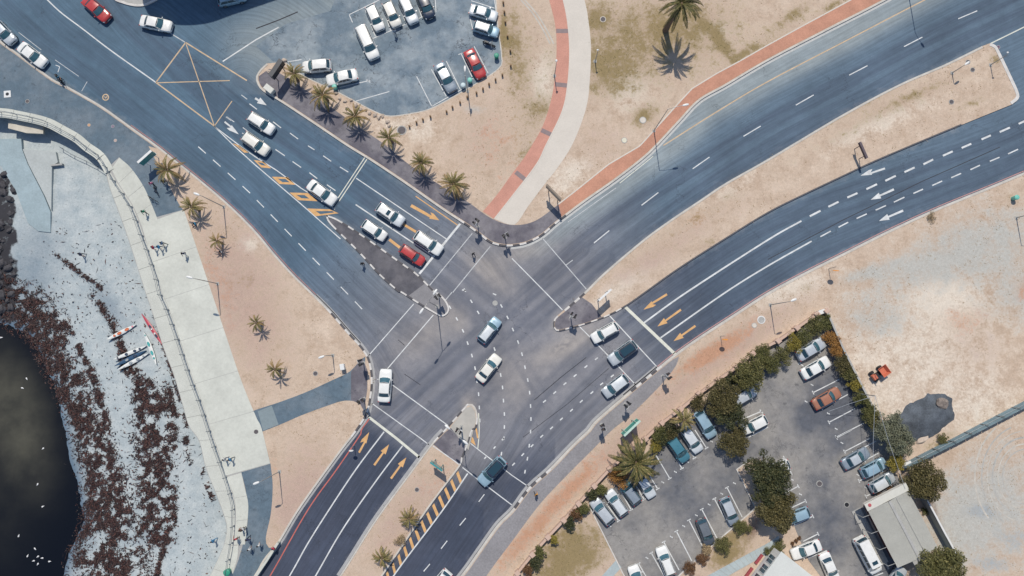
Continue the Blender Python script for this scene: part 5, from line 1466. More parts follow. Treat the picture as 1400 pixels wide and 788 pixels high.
car(872, 793, -.36, -.93, 'hatch', 'white', 'white car in the lower row, cut by the bottom edge', zc2, None, None, .95, p2_)
car(1171, 627, .87, -.50, 'sedan', 'slate', 'blue grey sedan, upper of three under the pale tree', zc2, None, 'silver', .9, p2_)
car(1195.5, 640, .89, -.46, 'hatch', 'blue', 'light blue hatchback, middle of three above the shed', zc2, None, None, .92, p2_)
car(1207, 660, .87, -.50, 'hatch', 'silver', 'silver hatchback nearest the shed wall', zc2, None, 'palesilver', .92, p2_)
car(1090, 706, -.93, .36, 'hatch', 'blue', 'blue hatchback nosed under the large dark tree', zc2, None, None, .9, p2_)
car(1063, 641, -.93, .36, 'hatch', 'white', 'white car almost hidden under the large dark tree', zc2, None, None, .9, p2_)
car(1103, 752.5, -.93, .36, 'sedan', 'white', 'white sedan beside the white roofed building', zc2, None, None, .92, p2_)
car(1135, 777, .40, .92, 'sedan', 'white', 'white sedan left of the minibus at the bottom edge', zc2, None, None, .92, p2_)
car(1187, 759.5, .46, .89, 'van', 'white', 'long white minibus with dark roof hatch beside the shed', zc2, 'sunroof', None, .93, p2_)
car(1226, 792, .55, -.83, 'hatch', 'silver', 'silver car below the shed, cut by the bottom edge', zc2, None, None, .9, p2_)
for r in PROTO.values():
    for ch in list(r.children_recursive): bpy.data.objects.remove(ch)
    bpy.data.objects.remove(r)

# ------------------------------------------------------------------ motorcycle, bicycle, site dumper, kayaks
M_BLACK = plain('black_metal', (0.02, 0.021, 0.024), 0.4, 0.15)
def wheel_ring(x, r, w=0.05):
    m = MB(); rows = []
    for k in range(17):
        a = 2*PI*k/16
        rows.append([(x+(r+w*math.cos(b))*math.cos(a), w*math.sin(b), r+w+(r+w*math.cos(b))*math.sin(a)) for b in [2*PI*j/6 for j in range(6)]])
    m.grid(rows, 0, True); return m
def motorbike(px, py, dx, dy, z, col, label):
    c = G(px, py, z+.5); a, b = G(px, py, z+.5), G(px+dx, py+dy, z+.5)
    t = thing('motorcycle', label, 'motorcycle', (c[0], c[1], z), math.atan2(b[1]-a[1], b[0]-a[0]))
    for x in (.68, -.68): wheel_ring(x, .25, .07).build('wheel', M_TYRE, t)
    MB().box((-.05, 0, .45), (.75, .26, .34), taper=.8).build('engine', M_BLACK, t)
    m = MB(); m.grid([[(x, r*math.cos(w), .82+r*.6*math.sin(w)) for w in [2*PI*k/8 for k in range(8)]] for x, r in ((-.02, .10), (.1, .16), (.3, .17), (.42, .08))], 0, True); m.build('fuel_tank', plain('tank_paint', col, .3, .1), t, smooth_sh=True)
    MB().box((-.38, 0, .82), (.7, .24, .10), taper=.85).build('seat', M_TRIM, t)
    MB().tube([(.68, 0, .32), (.42, 0, 1.0)], .04, 6).build('fork', M_RIM, t)
    MB().tube([(.35, -.36, 1.0), (.45, -.15, 1.03), (.45, .15, 1.03), (.35, .36, 1.0)], .025, 6).build('handlebar', M_BLACK, t)
    return t
motorbike(*Z(0, 1, (1255, 236))[0], .9, .35, 0.006, (.16, .18, .2), 'grey motorcycle parked below the blue grey suv')
moto2 = motorbike(80.5, 108, .6, .8, 0.0, (.02, .03, .05), 'black motorcycle standing at the kerb behind the white sedan')
def bicycle(px, py, dx, dy, z, label):
    c = G(px, py, z+.5); a, b = G(px, py, z+.5), G(px+dx, py+dy, z+.5)
    t = thing('bicycle', label, 'bicycle', (c[0], c[1], z), math.atan2(b[1]-a[1], b[0]-a[0]))
    for x in (.52, -.52): wheel_ring(x, .32, .025).build('wheel', M_TYRE, t)
    f = MB()
    for p, q in (((-.52, 0, .34), (-.05, 0, .32)), ((-.05, 0, .32), (.40, 0, .78)), ((-.05, 0, .32), (-.2, 0, .85)), ((-.2, 0, .80), (.38, 0, .82)), ((.52, 0, .34), (.38, 0, .95)), ((-.52, 0, .34), (-.2, 0, .78))): f.tube([p, q], .024, 6)
    f.build('frame', M_BLACK, t)
    MB().box((-.22, 0, .90), (.28, .16, .07), taper=.7).build('saddle', M_TRIM, t)
    MB().tube([(.30, -.3, .97), (.42, -.1, 1.0), (.42, .1, 1.0), (.30, .3, .97)], .02, 6).build('handlebar', M_BLACK, t)
bicycle(*Z(1, 0, (838, 235))[0], .4, 1, zL+.014, 'black bicycle standing on the blue promenade beside the walker in pink')
bicycle(*Z(1, 0, (820, 283))[0], .8, .5, zL+.014, 'bicycle leaning at the edge of the pale slabs')
def dumper():
    c = Pt(1203, 511, 1.0)
    d = Vector(G(1212, 503, 1))-Vector(G(1194, 516, 1))
    t = thing('site_dumper', 'small orange site dumper parked on the sandy waste ground', 'dumper', (c.x, c.y, zL), math.atan2(d.y, d.x))
    o = plain('orange_machine_paint', (.52, .15, .085), .6, .15)
    m = MB(); vs = []
    z0, z1 = .75, 1.45
    vs = [(.25, -.6, z0), (1.25, -.6, z0), (1.25, .6, z0), (.25, .6, z0), (.05, -.85, z1), (1.55, -.85, z1), (1.55, .85, z1), (.05, .85, z1)]
    inn = [(.32, -.52, z0+.08), (1.18, -.52, z0+.08), (1.18, .52, z0+.08), (.32, .52, z0+.08), (.13, -.78, z1), (1.47, -.78, z1), (1.47, .78, z1), (.13, .78, z1)]
    m.add(vs+inn, [(3, 2, 1, 0), (0, 1, 5, 4), (1, 2, 6, 5), (2, 3, 7, 6), (3, 0, 4, 7), (8, 9, 10, 11), (12, 13, 9, 8), (13, 14, 10, 9), (14, 15, 11, 10), (15, 12, 8, 11), (4, 5, 13, 12), (5, 6, 14, 13), (6, 7, 15, 14), (7, 4, 12, 15)])
    m.build('skip', o, t)
    MB().box((-.1, 0, .60), (2.4, .7, .28)).build('chassis', M_BLACK, t)
    MB().box((-1.0, 0, .95), (.75, .95, .5), taper=.85).build('engine_cover', o, t)
    MB().box((-.42, 0, .95), (.4, .5, .12)).build('seat', M_TRIM, t)
    MB().tube([(-.75, -.5, .8), (-.75, -.5, 2.1), (-.75, .5, 2.1), (-.75, .5, .8)], .05, 6).build('roll_bar', M_BLACK, t)
    MB().tube([(-.1, 0, .8), (-.2, 0, 1.25)], .03, 6).build('steering_column', M_BLACK, t)
    t.scale = (.82, .82, .82)
    for x in (.75, -.85):
        for g in (1, -1): MB().tube([(x, g*.55, .42), (x, g*.85, .42)], .42, 14).build('wheel', M_TYRE, t)
dumper()
def kayak(p, q, wd, hull, deck, spots, label, name='kayak', ns=9):
    a, b = Vector(beach_pt(*p, .2)), Vector(beach_pt(*q, .2))
    c = (a+b)/2; d = b-a; L = d.length
    zz = min(a.z, b.z, c.z)
    t = thing(name, label, 'kayak', (c.x, c.y, beach_z(c.x, c.y)+.02), math.atan2(d.y, d.x), 'kayaks drawn up on the beach')
    h, dk = MB(), MB()
    rows, top = [], []
    for i in range(15):
        u = -1+2*i/14; w = wd/2*max(0.02, (1-abs(u)**2.2)); sh = .28+.14*abs(u)**3
        rows.append([(u*L/2, -w, sh), (u*L/2, -w*.8, .10+.12*abs(u)**4), (u*L/2, 0, .02+.16*abs(u)**4), (u*L/2, w*.8, .10+.12*abs(u)**4), (u*L/2, w, sh)])
        top.append([(u*L/2, -w, sh), (u*L/2, -w*.5, sh+.05*(1-abs(u))), (u*L/2, 0, sh+.075*(1-abs(u)+.1)), (u*L/2, w*.5, sh+.05*(1-abs(u))), (u*L/2, w, sh)])
    h.grid(rows); h.f = [f[::-1] for f in h.f]; h.build('hull', hull, t, smooth_sh=True)
    dk.grid(top); o = dk.build('deck', deck, t, smooth_sh=True)
    if o.data.polygons[20].normal.z < 0: o.data.flip_normals()
    for u, ln, ww, m in spots:
        e = MB(); n = 14
        e.lathe((0, 0, 0), [(1.0, 0), (1.0, .05), (.82, .06), (.70, .015)], n)
        me = e.mesh('cockpit', m); me.transform(Matrix.Diagonal((ln, ww, 1, 1)))
        ob('cockpit', me, t, (u*L/2, 0, .345+.03*(1-abs(u))))
K_W = plain('white_hull', (.66, .68, .66), .4, .08); K_R = plain('red_hull', (.44, .055, .085), .4, .12); K_B = plain('dark_blue_hull', (.03, .075, .14), .4, .2); K_O = plain('orange_hatch', (.60, .17, .07), .5, .1)
K_P = plain('pink_hatch', (.68, .22, .30), .5, .1); K_T = plain('teal_hatch', (.06, .36, .36), .5, .1); K_N = plain('navy_hatch', (.03, .05, .09), .5, .1); K_G = plain('grey_hatch', (.3, .34, .36), .5, .1)
kayak(*Z(2, 0, (580, 256), (735, 174)), .58, K_B, K_W, [(-.45, .17, .15, K_O), (-.12, .32, .19, K_O), (.38, .32, .19, K_O), (.75, .13, .11, K_P)], 'white kayak with orange cockpits lying apart on the sand')
kayak(*Z(2, 0, (766, 115), (876, 282)), .5, K_R, K_R, [(-.15, .3, .15, K_N), (-.02, .16, .13, K_W), (.28, .16, .13, K_W), (.42, .3, .15, K_N)], 'slender red kayak beside the apron')
kayak(*Z(2, 0, (620, 361), (790, 288)), .52, K_B, K_W, [(-.75, .12, .1, K_N), (-.22, .22, .17, K_N), (.28, .22, .17, K_N), (.58, .16, .13, K_N)], 'white kayak with navy cockpits, upper of three side by side')
kayak(*Z(2, 0, (625, 397), (787, 313)), .6, K_B, K_B, [(-.2, .26, .17, K_G), (.3, .26, .17, K_N)], 'dark blue kayak between two white ones')
kayak(*Z(2, 0, (640, 417), (803, 328)), .52, K_B, K_W, [(-.6, .13, .1, K_W), (-.15, .26, .16, K_G), (.3, .26, .16, K_G), (.65, .15, .11, K_K if False else K_G)], 'white kayak with grey cockpits, lower of three side by side')
kayak(*Z(2, 0, (779, 212), (846, 390)), .55, K_W, K_W, [(-.78, .12, .1, K_T), (-.25, .36, .17, K_T), (.28, .34, .17, K_T), (.6, .16, .12, K_T)], 'white kayak with teal cockpits pointing down the beach')
# ------------------------------------------------------------------ vegetation
def leaf_mat(name, a, b_, c_=None, trans=0.15):
    m, nt, b = _new(name)
    g = N(nt, 'ShaderNodeNewGeometry').outputs['Random Per Island']
    co = coords(nt)
    n = noise_tex(nt, co, 0.9, 3, 0.6)
    k = math_n(nt, 'ADD', math_n(nt, 'MULTIPLY', g, 0.6), math_n(nt, 'MULTIPLY', rng_map(nt, n, .3, .7, 0, 1), 0.4))
    c = mixc(nt, k, a, b_)
    if c_: c = mixc(nt, rng_map(nt, g, .82, .95, 0, 1), c, c_)
    nt.links.new(c, b.inputs['Base Color'])
    b.inputs['Roughness'].default_value = 0.65
    b.inputs['Specular IOR Level'].default_value = 0.3
    return m
M_FROND = leaf_mat('palm_frond', (0.075, 0.075, 0.024), (0.25, 0.215, 0.075), (0.36, 0.26, 0.12))
M_FROND2 = leaf_mat('dry_palm_frond', (0.16, 0.115, 0.045), (0.34, 0.235, 0.10), (0.40, 0.28, 0.15))
M_FROND3 = leaf_mat('dark_palm_frond', (0.050, 0.060, 0.022), (0.155, 0.135, 0.045), (0.25, 0.19, 0.08))
M_PTRUNK = plain('palm_trunk', (0.15, 0.105, 0.075), 0.95, 0.35, 4.0, bmp=0.6, fine=0.2)
M_BARK = plain('bark', (0.10, 0.075, 0.055), 0.95, 0.3, 3.0, bmp=0.5)
def frond_mesh(mat, seed, width=0.15, droop=0.55, rise=0.5, pairs=24, name='frond'):
    rnd = random.Random(seed)
    vs, fs = [], []
    def rach(t): return Vector((t*(1-.10*t*t), 0, rise*t - (rise+droop)*t**2.2*.75))
    def quad(a, b, c, d):
        i = len(vs); vs.extend([a, b, c, d]); fs.append((i, i+1, i+2, i+3))
    n = 6
    for i in range(n):
        a, b = rach(i/n), rach((i+1)/n); w = .018*(1-i/n)+.004; w2 = .018*(1-(i+1)/n)+.004
        quad(a+Vector((0, -w, 0)), b+Vector((0, -w2, 0)), b+Vector((0, w2, 0)), a+Vector((0, w, 0)))
    for k in range(pairs):
        t = .14+.85*k/(pairs-1)
        p = rach(t); tg = (rach(min(1, t+.02))-rach(t-.02)).normalized()
        ln = width*(math.sin(PI*(.18+.74*t))**.8)*rnd.uniform(.85, 1.1)
        for s in (-1, 1):
            d = (tg*rnd.uniform(.75, .95)+Vector((0, s*.8, 0))+Vector((0, 0, .30*(1-t)-.05))).normalized()
            w = tg*.026
            e = p+d*ln; mid = p+d*ln*.5+Vector((0, 0, .012))
            quad(p-w*.7, mid-w, e+Vector((0, 0, -.02)), mid+w)
    me = mesh_from(name, vs, fs, mat); return me
FR = {'g': [frond_mesh(M_FROND, k, .155, .5+.15*k, .45+.1*k) for k in range(3)], 'd': [frond_mesh(M_FROND2, 7+k, .14, .7, .35) for k in range(2)], 'k': [frond_mesh(M_FROND3, 11+k, .15, .5+.2*k, .45, 26) for k in range(3)]}
def palm(px, py, h, r, label, mix='gkgd', n=None, trunk=.19, z=zL, lean=(0, 0), group=None, flat=0.0, bare=None):
    rnd = random.Random(int(px*7+py))
    if n is None: n = rnd.randint(15, 25); r *= rnd.uniform(.9, 1.12); h *= rnd.uniform(.9, 1.1); lean = (rnd.uniform(-.15, .15), rnd.uniform(-.15, .15))
    x, y = G(px, py, z+h)
    bx, by = x-lean[0], y-lean[1]
    t = thing('palm_tree', label, 'palm', (bx, by, z), 0, group)
    pts = [(lean[0]*u**1.5, lean[1]*u**1.5, h*u) for u in (0, .25, .5, .75, 1)]
    m = MB(); m.tube([(0, 0, -.05)]+pts, [trunk*1.35, trunk*1.25, trunk, trunk*.92, trunk*.95, trunk*1.15], 10); m.build('trunk', M_PTRUNK, t)
    MB().lathe((lean[0], lean[1], h-.12), [(.06, -.15), (trunk*1.5, 0), (trunk*1.35, .18), (.05, .30)], 10).build('crown_shaft', M_PTRUNK, t)
    for k in range(n):
        u = k/n
        az = k*2.39996+rnd.uniform(-.25, .25)
        el = (1.05-1.35*u)+rnd.uniform(-.12, .12)-flat
        kind = mix[rnd.randrange(len(mix))] if u < .7 else mix[-1]
        o = ob('frond', FR[kind][rnd.randrange(len(FR[kind]))], t, (lean[0]+.08*math.cos(az), lean[1]+.08*math.sin(az), h+.02+.1*(1-u)), (rnd.uniform(-.25, .25), -el*.75, az))
        s = 1.14*r*rnd.uniform(.85, 1.1)*(.78+.3*u)
        o.scale = (s, s*rnd.uniform(.85, 1.15), s)
    return t
gp = 'short palms planted along the footway'
palm(*Z(0, 1, (205, 400))[0], 2.3, 1.65, 'short palm next to the dark billboard at the footway tip', group=gp)
palm(*Z(0, 1, (358, 515))[0], 2.3, 1.7, 'short palm second from the billboard, by the white sedan', group=gp)
palm(*Z(0, 1, (535, 630))[0], 2.2, 1.6, 'short palm third from the billboard, beside the boulders', group=gp)
palm(*Z(0, 1, (715, 745))[0], 2.3, 1.65, 'short palm fourth from the billboard, near the round cover', group=gp)
palm(*Z(1, 1, (890, 92))[0], 2.4, 1.65, 'short palm fifth from the billboard on the bare ground edge', group=gp)
palm(*Z(1, 1, (1065, 205))[0], 2.6, 1.95, 'largest short palm of the row, nearest the brick path', group=gp, n=24)
palm(*Z(1, 0, (905, 130))[0], 2.5, 2.0, 'bushy palm beside the teal roofed shelter', 'gkd', 20, lean=(.2, -.1))
palm(*Z(1, 0, (1035, 328))[0], 2.3, 1.7, 'palm with the person in blue sitting under it', 'ggd', 17)
palm(*Z(1, 0, (1170, 512))[0], 1.7, 1.15, 'small dry palm with a person in white at its foot', 'dgd', 15, .14)
palm(*Z(2, 0, (1382, 165))[0], 1.9, 1.2, 'small palm standing alone in the middle of the left verge', 'kgd', 16, .15)
palm(*Z(2, 1, (103, 415))[0], 2.0, 1.3, 'small palm above the asphalt path across the verge', 'kgd', 17, .15)
palm(932, 5, 7.6, 2.75, 'tall dark palm with a bent trunk and long shadow', 'kkk', 30, .36, lean=(.55, .25))
palm(*Z(3, 2, (668, 172))[0], 3.6, 3.1, 'broad palm overhanging the low wall and parked cars', 'kgk', 36, .30)
palm(*Z(2, 2, (925, 688))[0], 2.6, 1.7, 'small yellowish palm by the low wall piers', 'gdg', 20, .16)
palm(*Z(3, 1, (825, 477))[0], 1.6, 1.45, 'yellow green palm in the lower median beside the hatching', 'gdg', 22, .16, flat=.2)
palm(*Z(3, 1, (680, 690))[0], 1.5, 1.35, 'yellow green palm lower in the median near the bottom edge', 'gdg', 20, .16, flat=.2)

def leaf_mesh(name, mat, lobes, n, size, seed, asp=.55):
    "leaf-sized faces through a crown made of lobes (x, y, z, rx, rz)"
    rnd = np.random.default_rng(seed)
    vol = np.array([l[3]**2*l[4] for l in lobes]); cnt = np.maximum(30, (n*vol/vol.sum())).astype(int)
    V, F = [], []
    for l, c in zip(lobes, cnt):
        d = rnd.normal(size=(c, 3)); d /= np.linalg.norm(d, axis=1)[:, None]
        d[:, 2] = np.where(d[:, 2] < -.35, -d[:, 2], d[:, 2])
        rad = rnd.uniform(0, 1, c)**.33*(1+.30*(vnoise(d[:, 0]*2.5+l[0]*3, d[:, 1]*2.5+d[:, 2]*2+l[1], seed, 2)-.5)*2)
        P = np.c_[l[0]+d[:, 0]*l[3]*rad, l[1]+d[:, 1]*l[3]*rad, l[2]+d[:, 2]*l[4]*rad]
        nrm = d*.35+rnd.normal(size=(c, 3))*.75+np.array([0, 0, .30]); nrm /= np.linalg.norm(nrm, axis=1)[:, None]
        a = np.cross(nrm, rnd.normal(size=(c, 3))); a /= np.linalg.norm(a, axis=1)[:, None]
        b = np.cross(nrm, a)
        s = (size*.66*rnd.uniform(.5, 1.5, c))[:, None]
        V.append(np.stack([P-a*s, P-b*s*asp, P+a*s, P+b*s*asp], 1).reshape(-1, 3))
    V = np.vstack(V); k = len(V)//4
    F = np.arange(k*4).reshape(k, 4)
    me = bpy.data.meshes.new(name)
    me.from_pydata(V.tolist(), [], F.tolist()); me.materials.append(mat)
    return me
LF = {'olive': leaf_mat('olive_leaves', (0.055, 0.060, 0.021), (0.180, 0.170, 0.062), (0.26, 0.23, 0.09)), 'dark': leaf_mat('dark_leaves', (0.022, 0.030, 0.014), (0.082, 0.090, 0.038), (0.16, 0.145, 0.065)),
      'bronze': leaf_mat('bronze_leaves', (0.045, 0.042, 0.017), (0.150, 0.130, 0.052), (0.20, 0.165, 0.07)), 'pale': leaf_mat('grey_green_leaves', (0.100, 0.112, 0.075), (0.235, 0.245, 0.165)), 'yellow': leaf_mat('yellow_leaves', (0.130, 0.115, 0.025), (0.36, 0.29, 0.06)),
      'orange': leaf_mat('orange_leaves', (0.20, 0.105, 0.030), (0.46, 0.235, 0.07)), 'green': leaf_mat('green_leaves', (0.060, 0.068, 0.023), (0.185, 0.180, 0.064)), 'rust': leaf_mat('rust_leaves', (0.085, 0.045, 0.024), (0.215, 0.120, 0.058)), 'straw': leaf_mat('straw_leaves', (0.26, 0.19, 0.11), (0.46, 0.36, 0.22))}
def plant(name, label, cat, px, py, r, h, kind, n, lobes=7, size=.13, trunk=None, z=zL, ell=1.0, rot=0.0, group=None):
    rnd = random.Random(int(px*13+py*7))
    zc = z+h*.6
    x, y = G(px, py, zc)
    t = thing(name, label, cat, (x, y, z), rot, group)
    tr = trunk if trunk else 0.06
    base = h*.42 if trunk else h*.3
    L = [(0, 0, base+(h-base)*.42, r*.66, (h-base)*.5)]
    for k in range(lobes):
        a = 2*PI*k/lobes+rnd.uniform(-.3, .3); q = r*rnd.uniform(.40, .80); rr = r*rnd.uniform(.20, .44)
        zz = base+(h-base)*rnd.uniform(.25, .75)
        L.append((q*math.cos(a)*ell, q*math.sin(a)/max(ell, .01) if ell != 1 else q*math.sin(a), zz, rr, min(rr*.95, (h-base)*.42)))
    for k in range(lobes):
        a = rnd.uniform(0, 2*PI); q = r*rnd.uniform(.1, .95); rr = r*rnd.uniform(.10, .22)
        L.append((q*math.cos(a), q*math.sin(a), base+(h-base)*(rnd.uniform(.55, .95)-.35*(q/r)**2), rr, rr*.8))
    m = MB(); m.tube([(0, 0, -.05), (.03*r, .02*r, base*.6), (.05*r, 0, base+(h-base)*.5)], [tr*1.3, tr, tr*.6], 8)
    for l in L[1:]:
        m.tube([(.04*r, 0, base*.75), (l[0]*.5, l[1]*.5, (base+l[2])*.55), (l[0]*.9, l[1]*.9, l[2])], [tr*.6, tr*.4, tr*.15], 5)
    m.build('trunk' if trunk else 'stems', M_BARK, t)
    ob('crown' if trunk else 'foliage', leaf_mesh('crown', LF[kind], L, int(n*2.1), size, int(px+py)), t)
    return t
# trees
plant('tree', 'large dark green tree in the middle of the lower car park', 'tree', *Z(3, 3, (-10, 235))[0], 2.9, 4.4, 'dark', 6500, 9, .15, .24)
plant('tree', 'dark bronze green lower half of the tree clump above the blue hatchback', 'tree', *Z(3, 3, (40, 420))[0], 2.8, 4.2, 'bronze', 6000, 9, .15, .22)
plant('tree', 'small green tree joining the top of the large dark tree', 'tree', *Z(3, 3, (0, 330))[0], 2.6, 4.0, 'dark', 3600, 7, .15, .18)
plant('tree', 'round dark tree beside the far corner of the shed', 'tree', *Z(3, 3, (830, 280))[0], 3.0, 4.2, 'bronze', 6000, 9, .14, .22)
plant('tree', 'broad olive brown tree at the bottom right edge', 'tree', *Z(3, 3, (930, 745))[0], 3.8, 4.6, 'olive', 7500, 10, .15, .25)
plant('tree', 'pale grey green tree at the end of the right hand hedge', 'tree', *Z(2, 3, (655, 745))[0], 2.6, 3.4, 'pale', 4200, 8, .13, .18)
plant('tree', 'grey green tree just below the pale one by the fence end', 'tree', *Z(3, 3, (690, 70))[0], 2.1, 3.0, 'pale', 2800, 7, .13, .16)
plant('bush', 'yellow green bush between the pale tree and the round dark tree', 'bush', *Z(3, 3, (690, 175))[0], 1.5, 2.0, 'yellow', 1500, 6, .11)
plant('tree', 'pale olive tree overhanging the silver hatchback', 'tree', *Z(2, 2, (1270, 430))[0], 2.7, 3.4, 'olive', 4800, 8, .13, .18)
plant('tree', 'dark olive tree between two rows by the low wall', 'tree', *Z(2, 2, (1125, 570))[0], 2.6, 3.4, 'bronze', 4600, 8, .13, .18)
plant('tree', 'dark olive tree over the narrow bed below it', 'tree', *Z(2, 2, (1180, 650))[0], 2.2, 3.0, 'dark', 3200, 7, .13, .16)
plant('tree', 'brownish round tree at the lower end of the narrow bed', 'tree', *Z(3, 2, (1200, 60))[0], 2.1, 2.8, 'bronze', 3200, 7, .13, .16)
plant('bush', 'orange flowering bush under the broad palm', 'bush', *Z(3, 2, (575, 248))[0], 1.7, 1.7, 'orange', 1800, 6, .11)
hg = 'hedge bushes along the car park walls'
hed = [(2, 3, 20, 395, 1.6, 'green', 'first hedge bush from the olive tree along the top wall'), (2, 3, 75, 335, 1.7, 'olive', 'second hedge bush from the olive tree along the top wall'), (2, 3, 140, 275, 1.7, 'yellow', 'yellowish hedge bush midway along the top wall'), (2, 3, 195, 235, 1.6, 'green', 'green hedge bush above the silver sedan'),
       (2, 3, 255, 190, 1.6, 'olive', 'olive hedge bush second from the top corner of the wall'), (2, 3, 295, 160, 1.5, 'green', 'green hedge bush in the top corner of the car park'), (2, 3, 335, 245, 1.3, 'orange', 'orange tinted hedge bush right of the silver sedan'), (2, 3, 365, 310, 1.4, 'orange', 'orange yellow hedge bush right of the white sedan'),
       (2, 3, 398, 385, 1.6, 'bronze', 'grey brown hedge bush halfway down the right wall'), (2, 3, 430, 445, 1.4, 'olive', 'olive hedge bush right of the orange sedan bays'), (2, 3, 465, 500, 1.2, 'yellow', 'bright yellow hedge bush on the right wall'), (2, 3, 500, 570, 1.4, 'green', 'green hedge bush below the yellow one'), (2, 3, 545, 640, 1.5, 'green', 'dark green hedge bush at the foot of the right wall'), (2, 3, 570, 700, 1.6, 'olive', 'olive hedge bush touching the pale tree')]
hed += [(2, 2, 1345, 320, 1.6, 'green', 'green wall bush right of the olive tree'), (2, 2, 1370, 375, 1.4, 'olive', 'olive wall bush tucked behind the olive tree'), (2, 2, 1185, 470, 1.2, 'dark', 'dark wall bush left of the olive tree'), (2, 2, 1000, 590, 1.4, 'bronze', 'bronze wall bush right of the yellowish palm'), (2, 2, 850, 735, 1.5, 'dark', 'dark wall bush left of the yellowish palm'), (2, 2, 790, 775, 1.4, 'green', 'green wall bush above the broad palm'),
        (3, 2, 800, 55, 1.5, 'dark', 'dark wall bush above the teal hatchback'), (3, 2, 775, 85, 1.2, 'yellow', 'yellow green wall bush right of the broad palm'), (3, 2, 860, 15, 1.3, 'bronze', 'bronze wall bush behind the pale silver hatchback'), (3, 2, 478, 318, 1.1, 'green', 'low green bush behind the pale silver suv'), (3, 2, 435, 345, 1.1, 'dark', 'low dark bush at the corner behind the silver hatchback'), (3, 2, 385, 425, 1.2, 'green', 'low bush on the wall above the lawn'),
        (3, 2, 345, 455, 1.0, 'rust', 'reddish low bush on the wall above the lawn'), (3, 2, 310, 505, 1.1, 'dark', 'dark low bush on the wall left of the lawn'), (3, 2, 225, 592, 0.8, 'yellow', 'small yellow bush on the wall beside the lawn'), (3, 2, 150, 660, 1.0, 'green', 'green low bush near the bottom of the wall'), (3, 2, 125, 712, 1.2, 'dark', 'dark bush at the bottom left of the lawn'), (3, 2, 85, 755, 1.0, 'rust', 'reddish bush at the bottom left of the lawn')]
for r_, c_, x, y, r, k, lab in hed:
    plant('hedge_bush', lab, 'bush', *Z(r_, c_, (x, y))[0], r*.92, 1.3+r*.35, k, int(820*r), 6, .10, group=hg)
plant('bush', 'round dark green garden bush beside the slate hatchback', 'bush', *Z(3, 2, (1232, 520))[0], 1.35, 1.4, 'green', 1400, 6, .09)
plant('bush', 'round olive garden bush left of the other round one', 'bush', *Z(3, 2, (1132, 618))[0], 1.5, 1.5, 'olive', 1500, 6, .09)
plant('grass_clump', 'straw coloured grass clump by the garden kerb', 'plant', *Z(3, 2, (1048, 645))[0], .9, .9, 'straw', 700, 6, .10)
plant('bush', 'rusty orange bush by the garden kerb', 'bush', *Z(3, 2, (1020, 695))[0], 1.0, .9, 'rust', 800, 6, .09)
plant('bush', 'low reddish bush at the bottom of the garden kerb', 'bush', *Z(3, 2, (955, 745))[0], 1.1, .9, 'rust', 800, 6, .09)
plant('bush', 'clipped green bush at the corner of the white roof', 'bush', *Z(3, 3, (55, 632))[0], 1.1, .9, 'green', 1200, 6, .08)
plant('bush', 'low green bush along the edge of the white roof', 'bush', *Z(3, 3, (10, 660))[0], 1.0, .8, 'green', 1000, 6, .08)
for x, y, lab in ((132, 610, 'first'), (152, 597, 'middle'), (168, 584, 'last')):
    plant('shrub', lab+' of three little red brown shrubs in the paved corner', 'shrub', *Z(3, 3, (x, y))[0], .32, .5, 'rust', 240, 5, .06)
plant('bush', 'dry brown bush in the lower median between the palms', 'bush', *Z(3, 1, (780, 592))[0], .9, .7, 'straw', 500, 6, .09)
plant('bush', 'low green bush by the fence end below the dark mound', 'bush', *Z(3, 3, (940, 52))[0], .9, .6, 'olive', 500, 6, .09)
plant('bush', 'reddish shrubs between the cars and the shed', 'bush', *Z(3, 3, (660, 320))[0], .7, .6, 'rust', 400, 5, .08)
plant('bush', 'small red bush by the front corner of the shed', 'bush', *Z(3, 3, (600, 352))[0], .5, .5, 'rust', 260, 5, .07)
plant('weed_clump', 'green weed clump growing by the right hand shed wall', 'plant', *Z(3, 3, (848, 440))[0], .6, .4, 'green', 300, 5, .07)
plant('shrub', 'low dry shrub at the roadside near the orange sign', 'shrub', *Z(1, 3, (880, 385))[0], .9, .35, 'straw', 300, 6, .07)
# dry grass and litter on the bare ground: nobody could count it
def scatter(name, label, polys, n, mat, dens, zt=zL, smin=.03, smax=.11, hmax=.07):
    vs, fs = [], []
    pxs, pys = RNG.uniform(-40, 1440, n), RNG.uniform(-30, 820, n)
    P = [G(a, b, zt) for a, b in zip(pxs, pys)]
    X, Y = np.array([p[0] for p in P]), np.array([p[1] for p in P])
    ok = np.zeros(n, bool)
    for p in polys: ok |= in_poly(X, Y, p)
    for p in NOGROW: ok &= ~in_poly(X, Y, p)
    ok &= RNG.uniform(0, 1, n) < np.clip(dens(X, Y, pxs, pys), 0, 1)
    for x, y in zip(X[ok], Y[ok]):
        for _ in range(3):
            a = random.uniform(0, 2*PI); s = random.uniform(smin, smax); c, sn = math.cos(a), math.sin(a)
            ox, oy = random.gauss(0, .22), random.gauss(0, .22); i = len(vs); w = s*.4
            vs += [(x+ox-c*s, y+oy-sn*s, zt+.004), (x+ox-sn*w, y+oy+c*w, zt+random.uniform(.01, hmax)), (x+ox+c*s, y+oy+sn*s, zt+random.uniform(.01, hmax)), (x+ox+sn*w, y+oy-c*w, zt+.004)]
            fs.append((i, i+1, i+2, i+3))
    o = ob(name, mesh_from(name, vs, fs, mat)); tag(o, label, 'grass', kind='stuff'); return o
def sheet_poly(o): return None
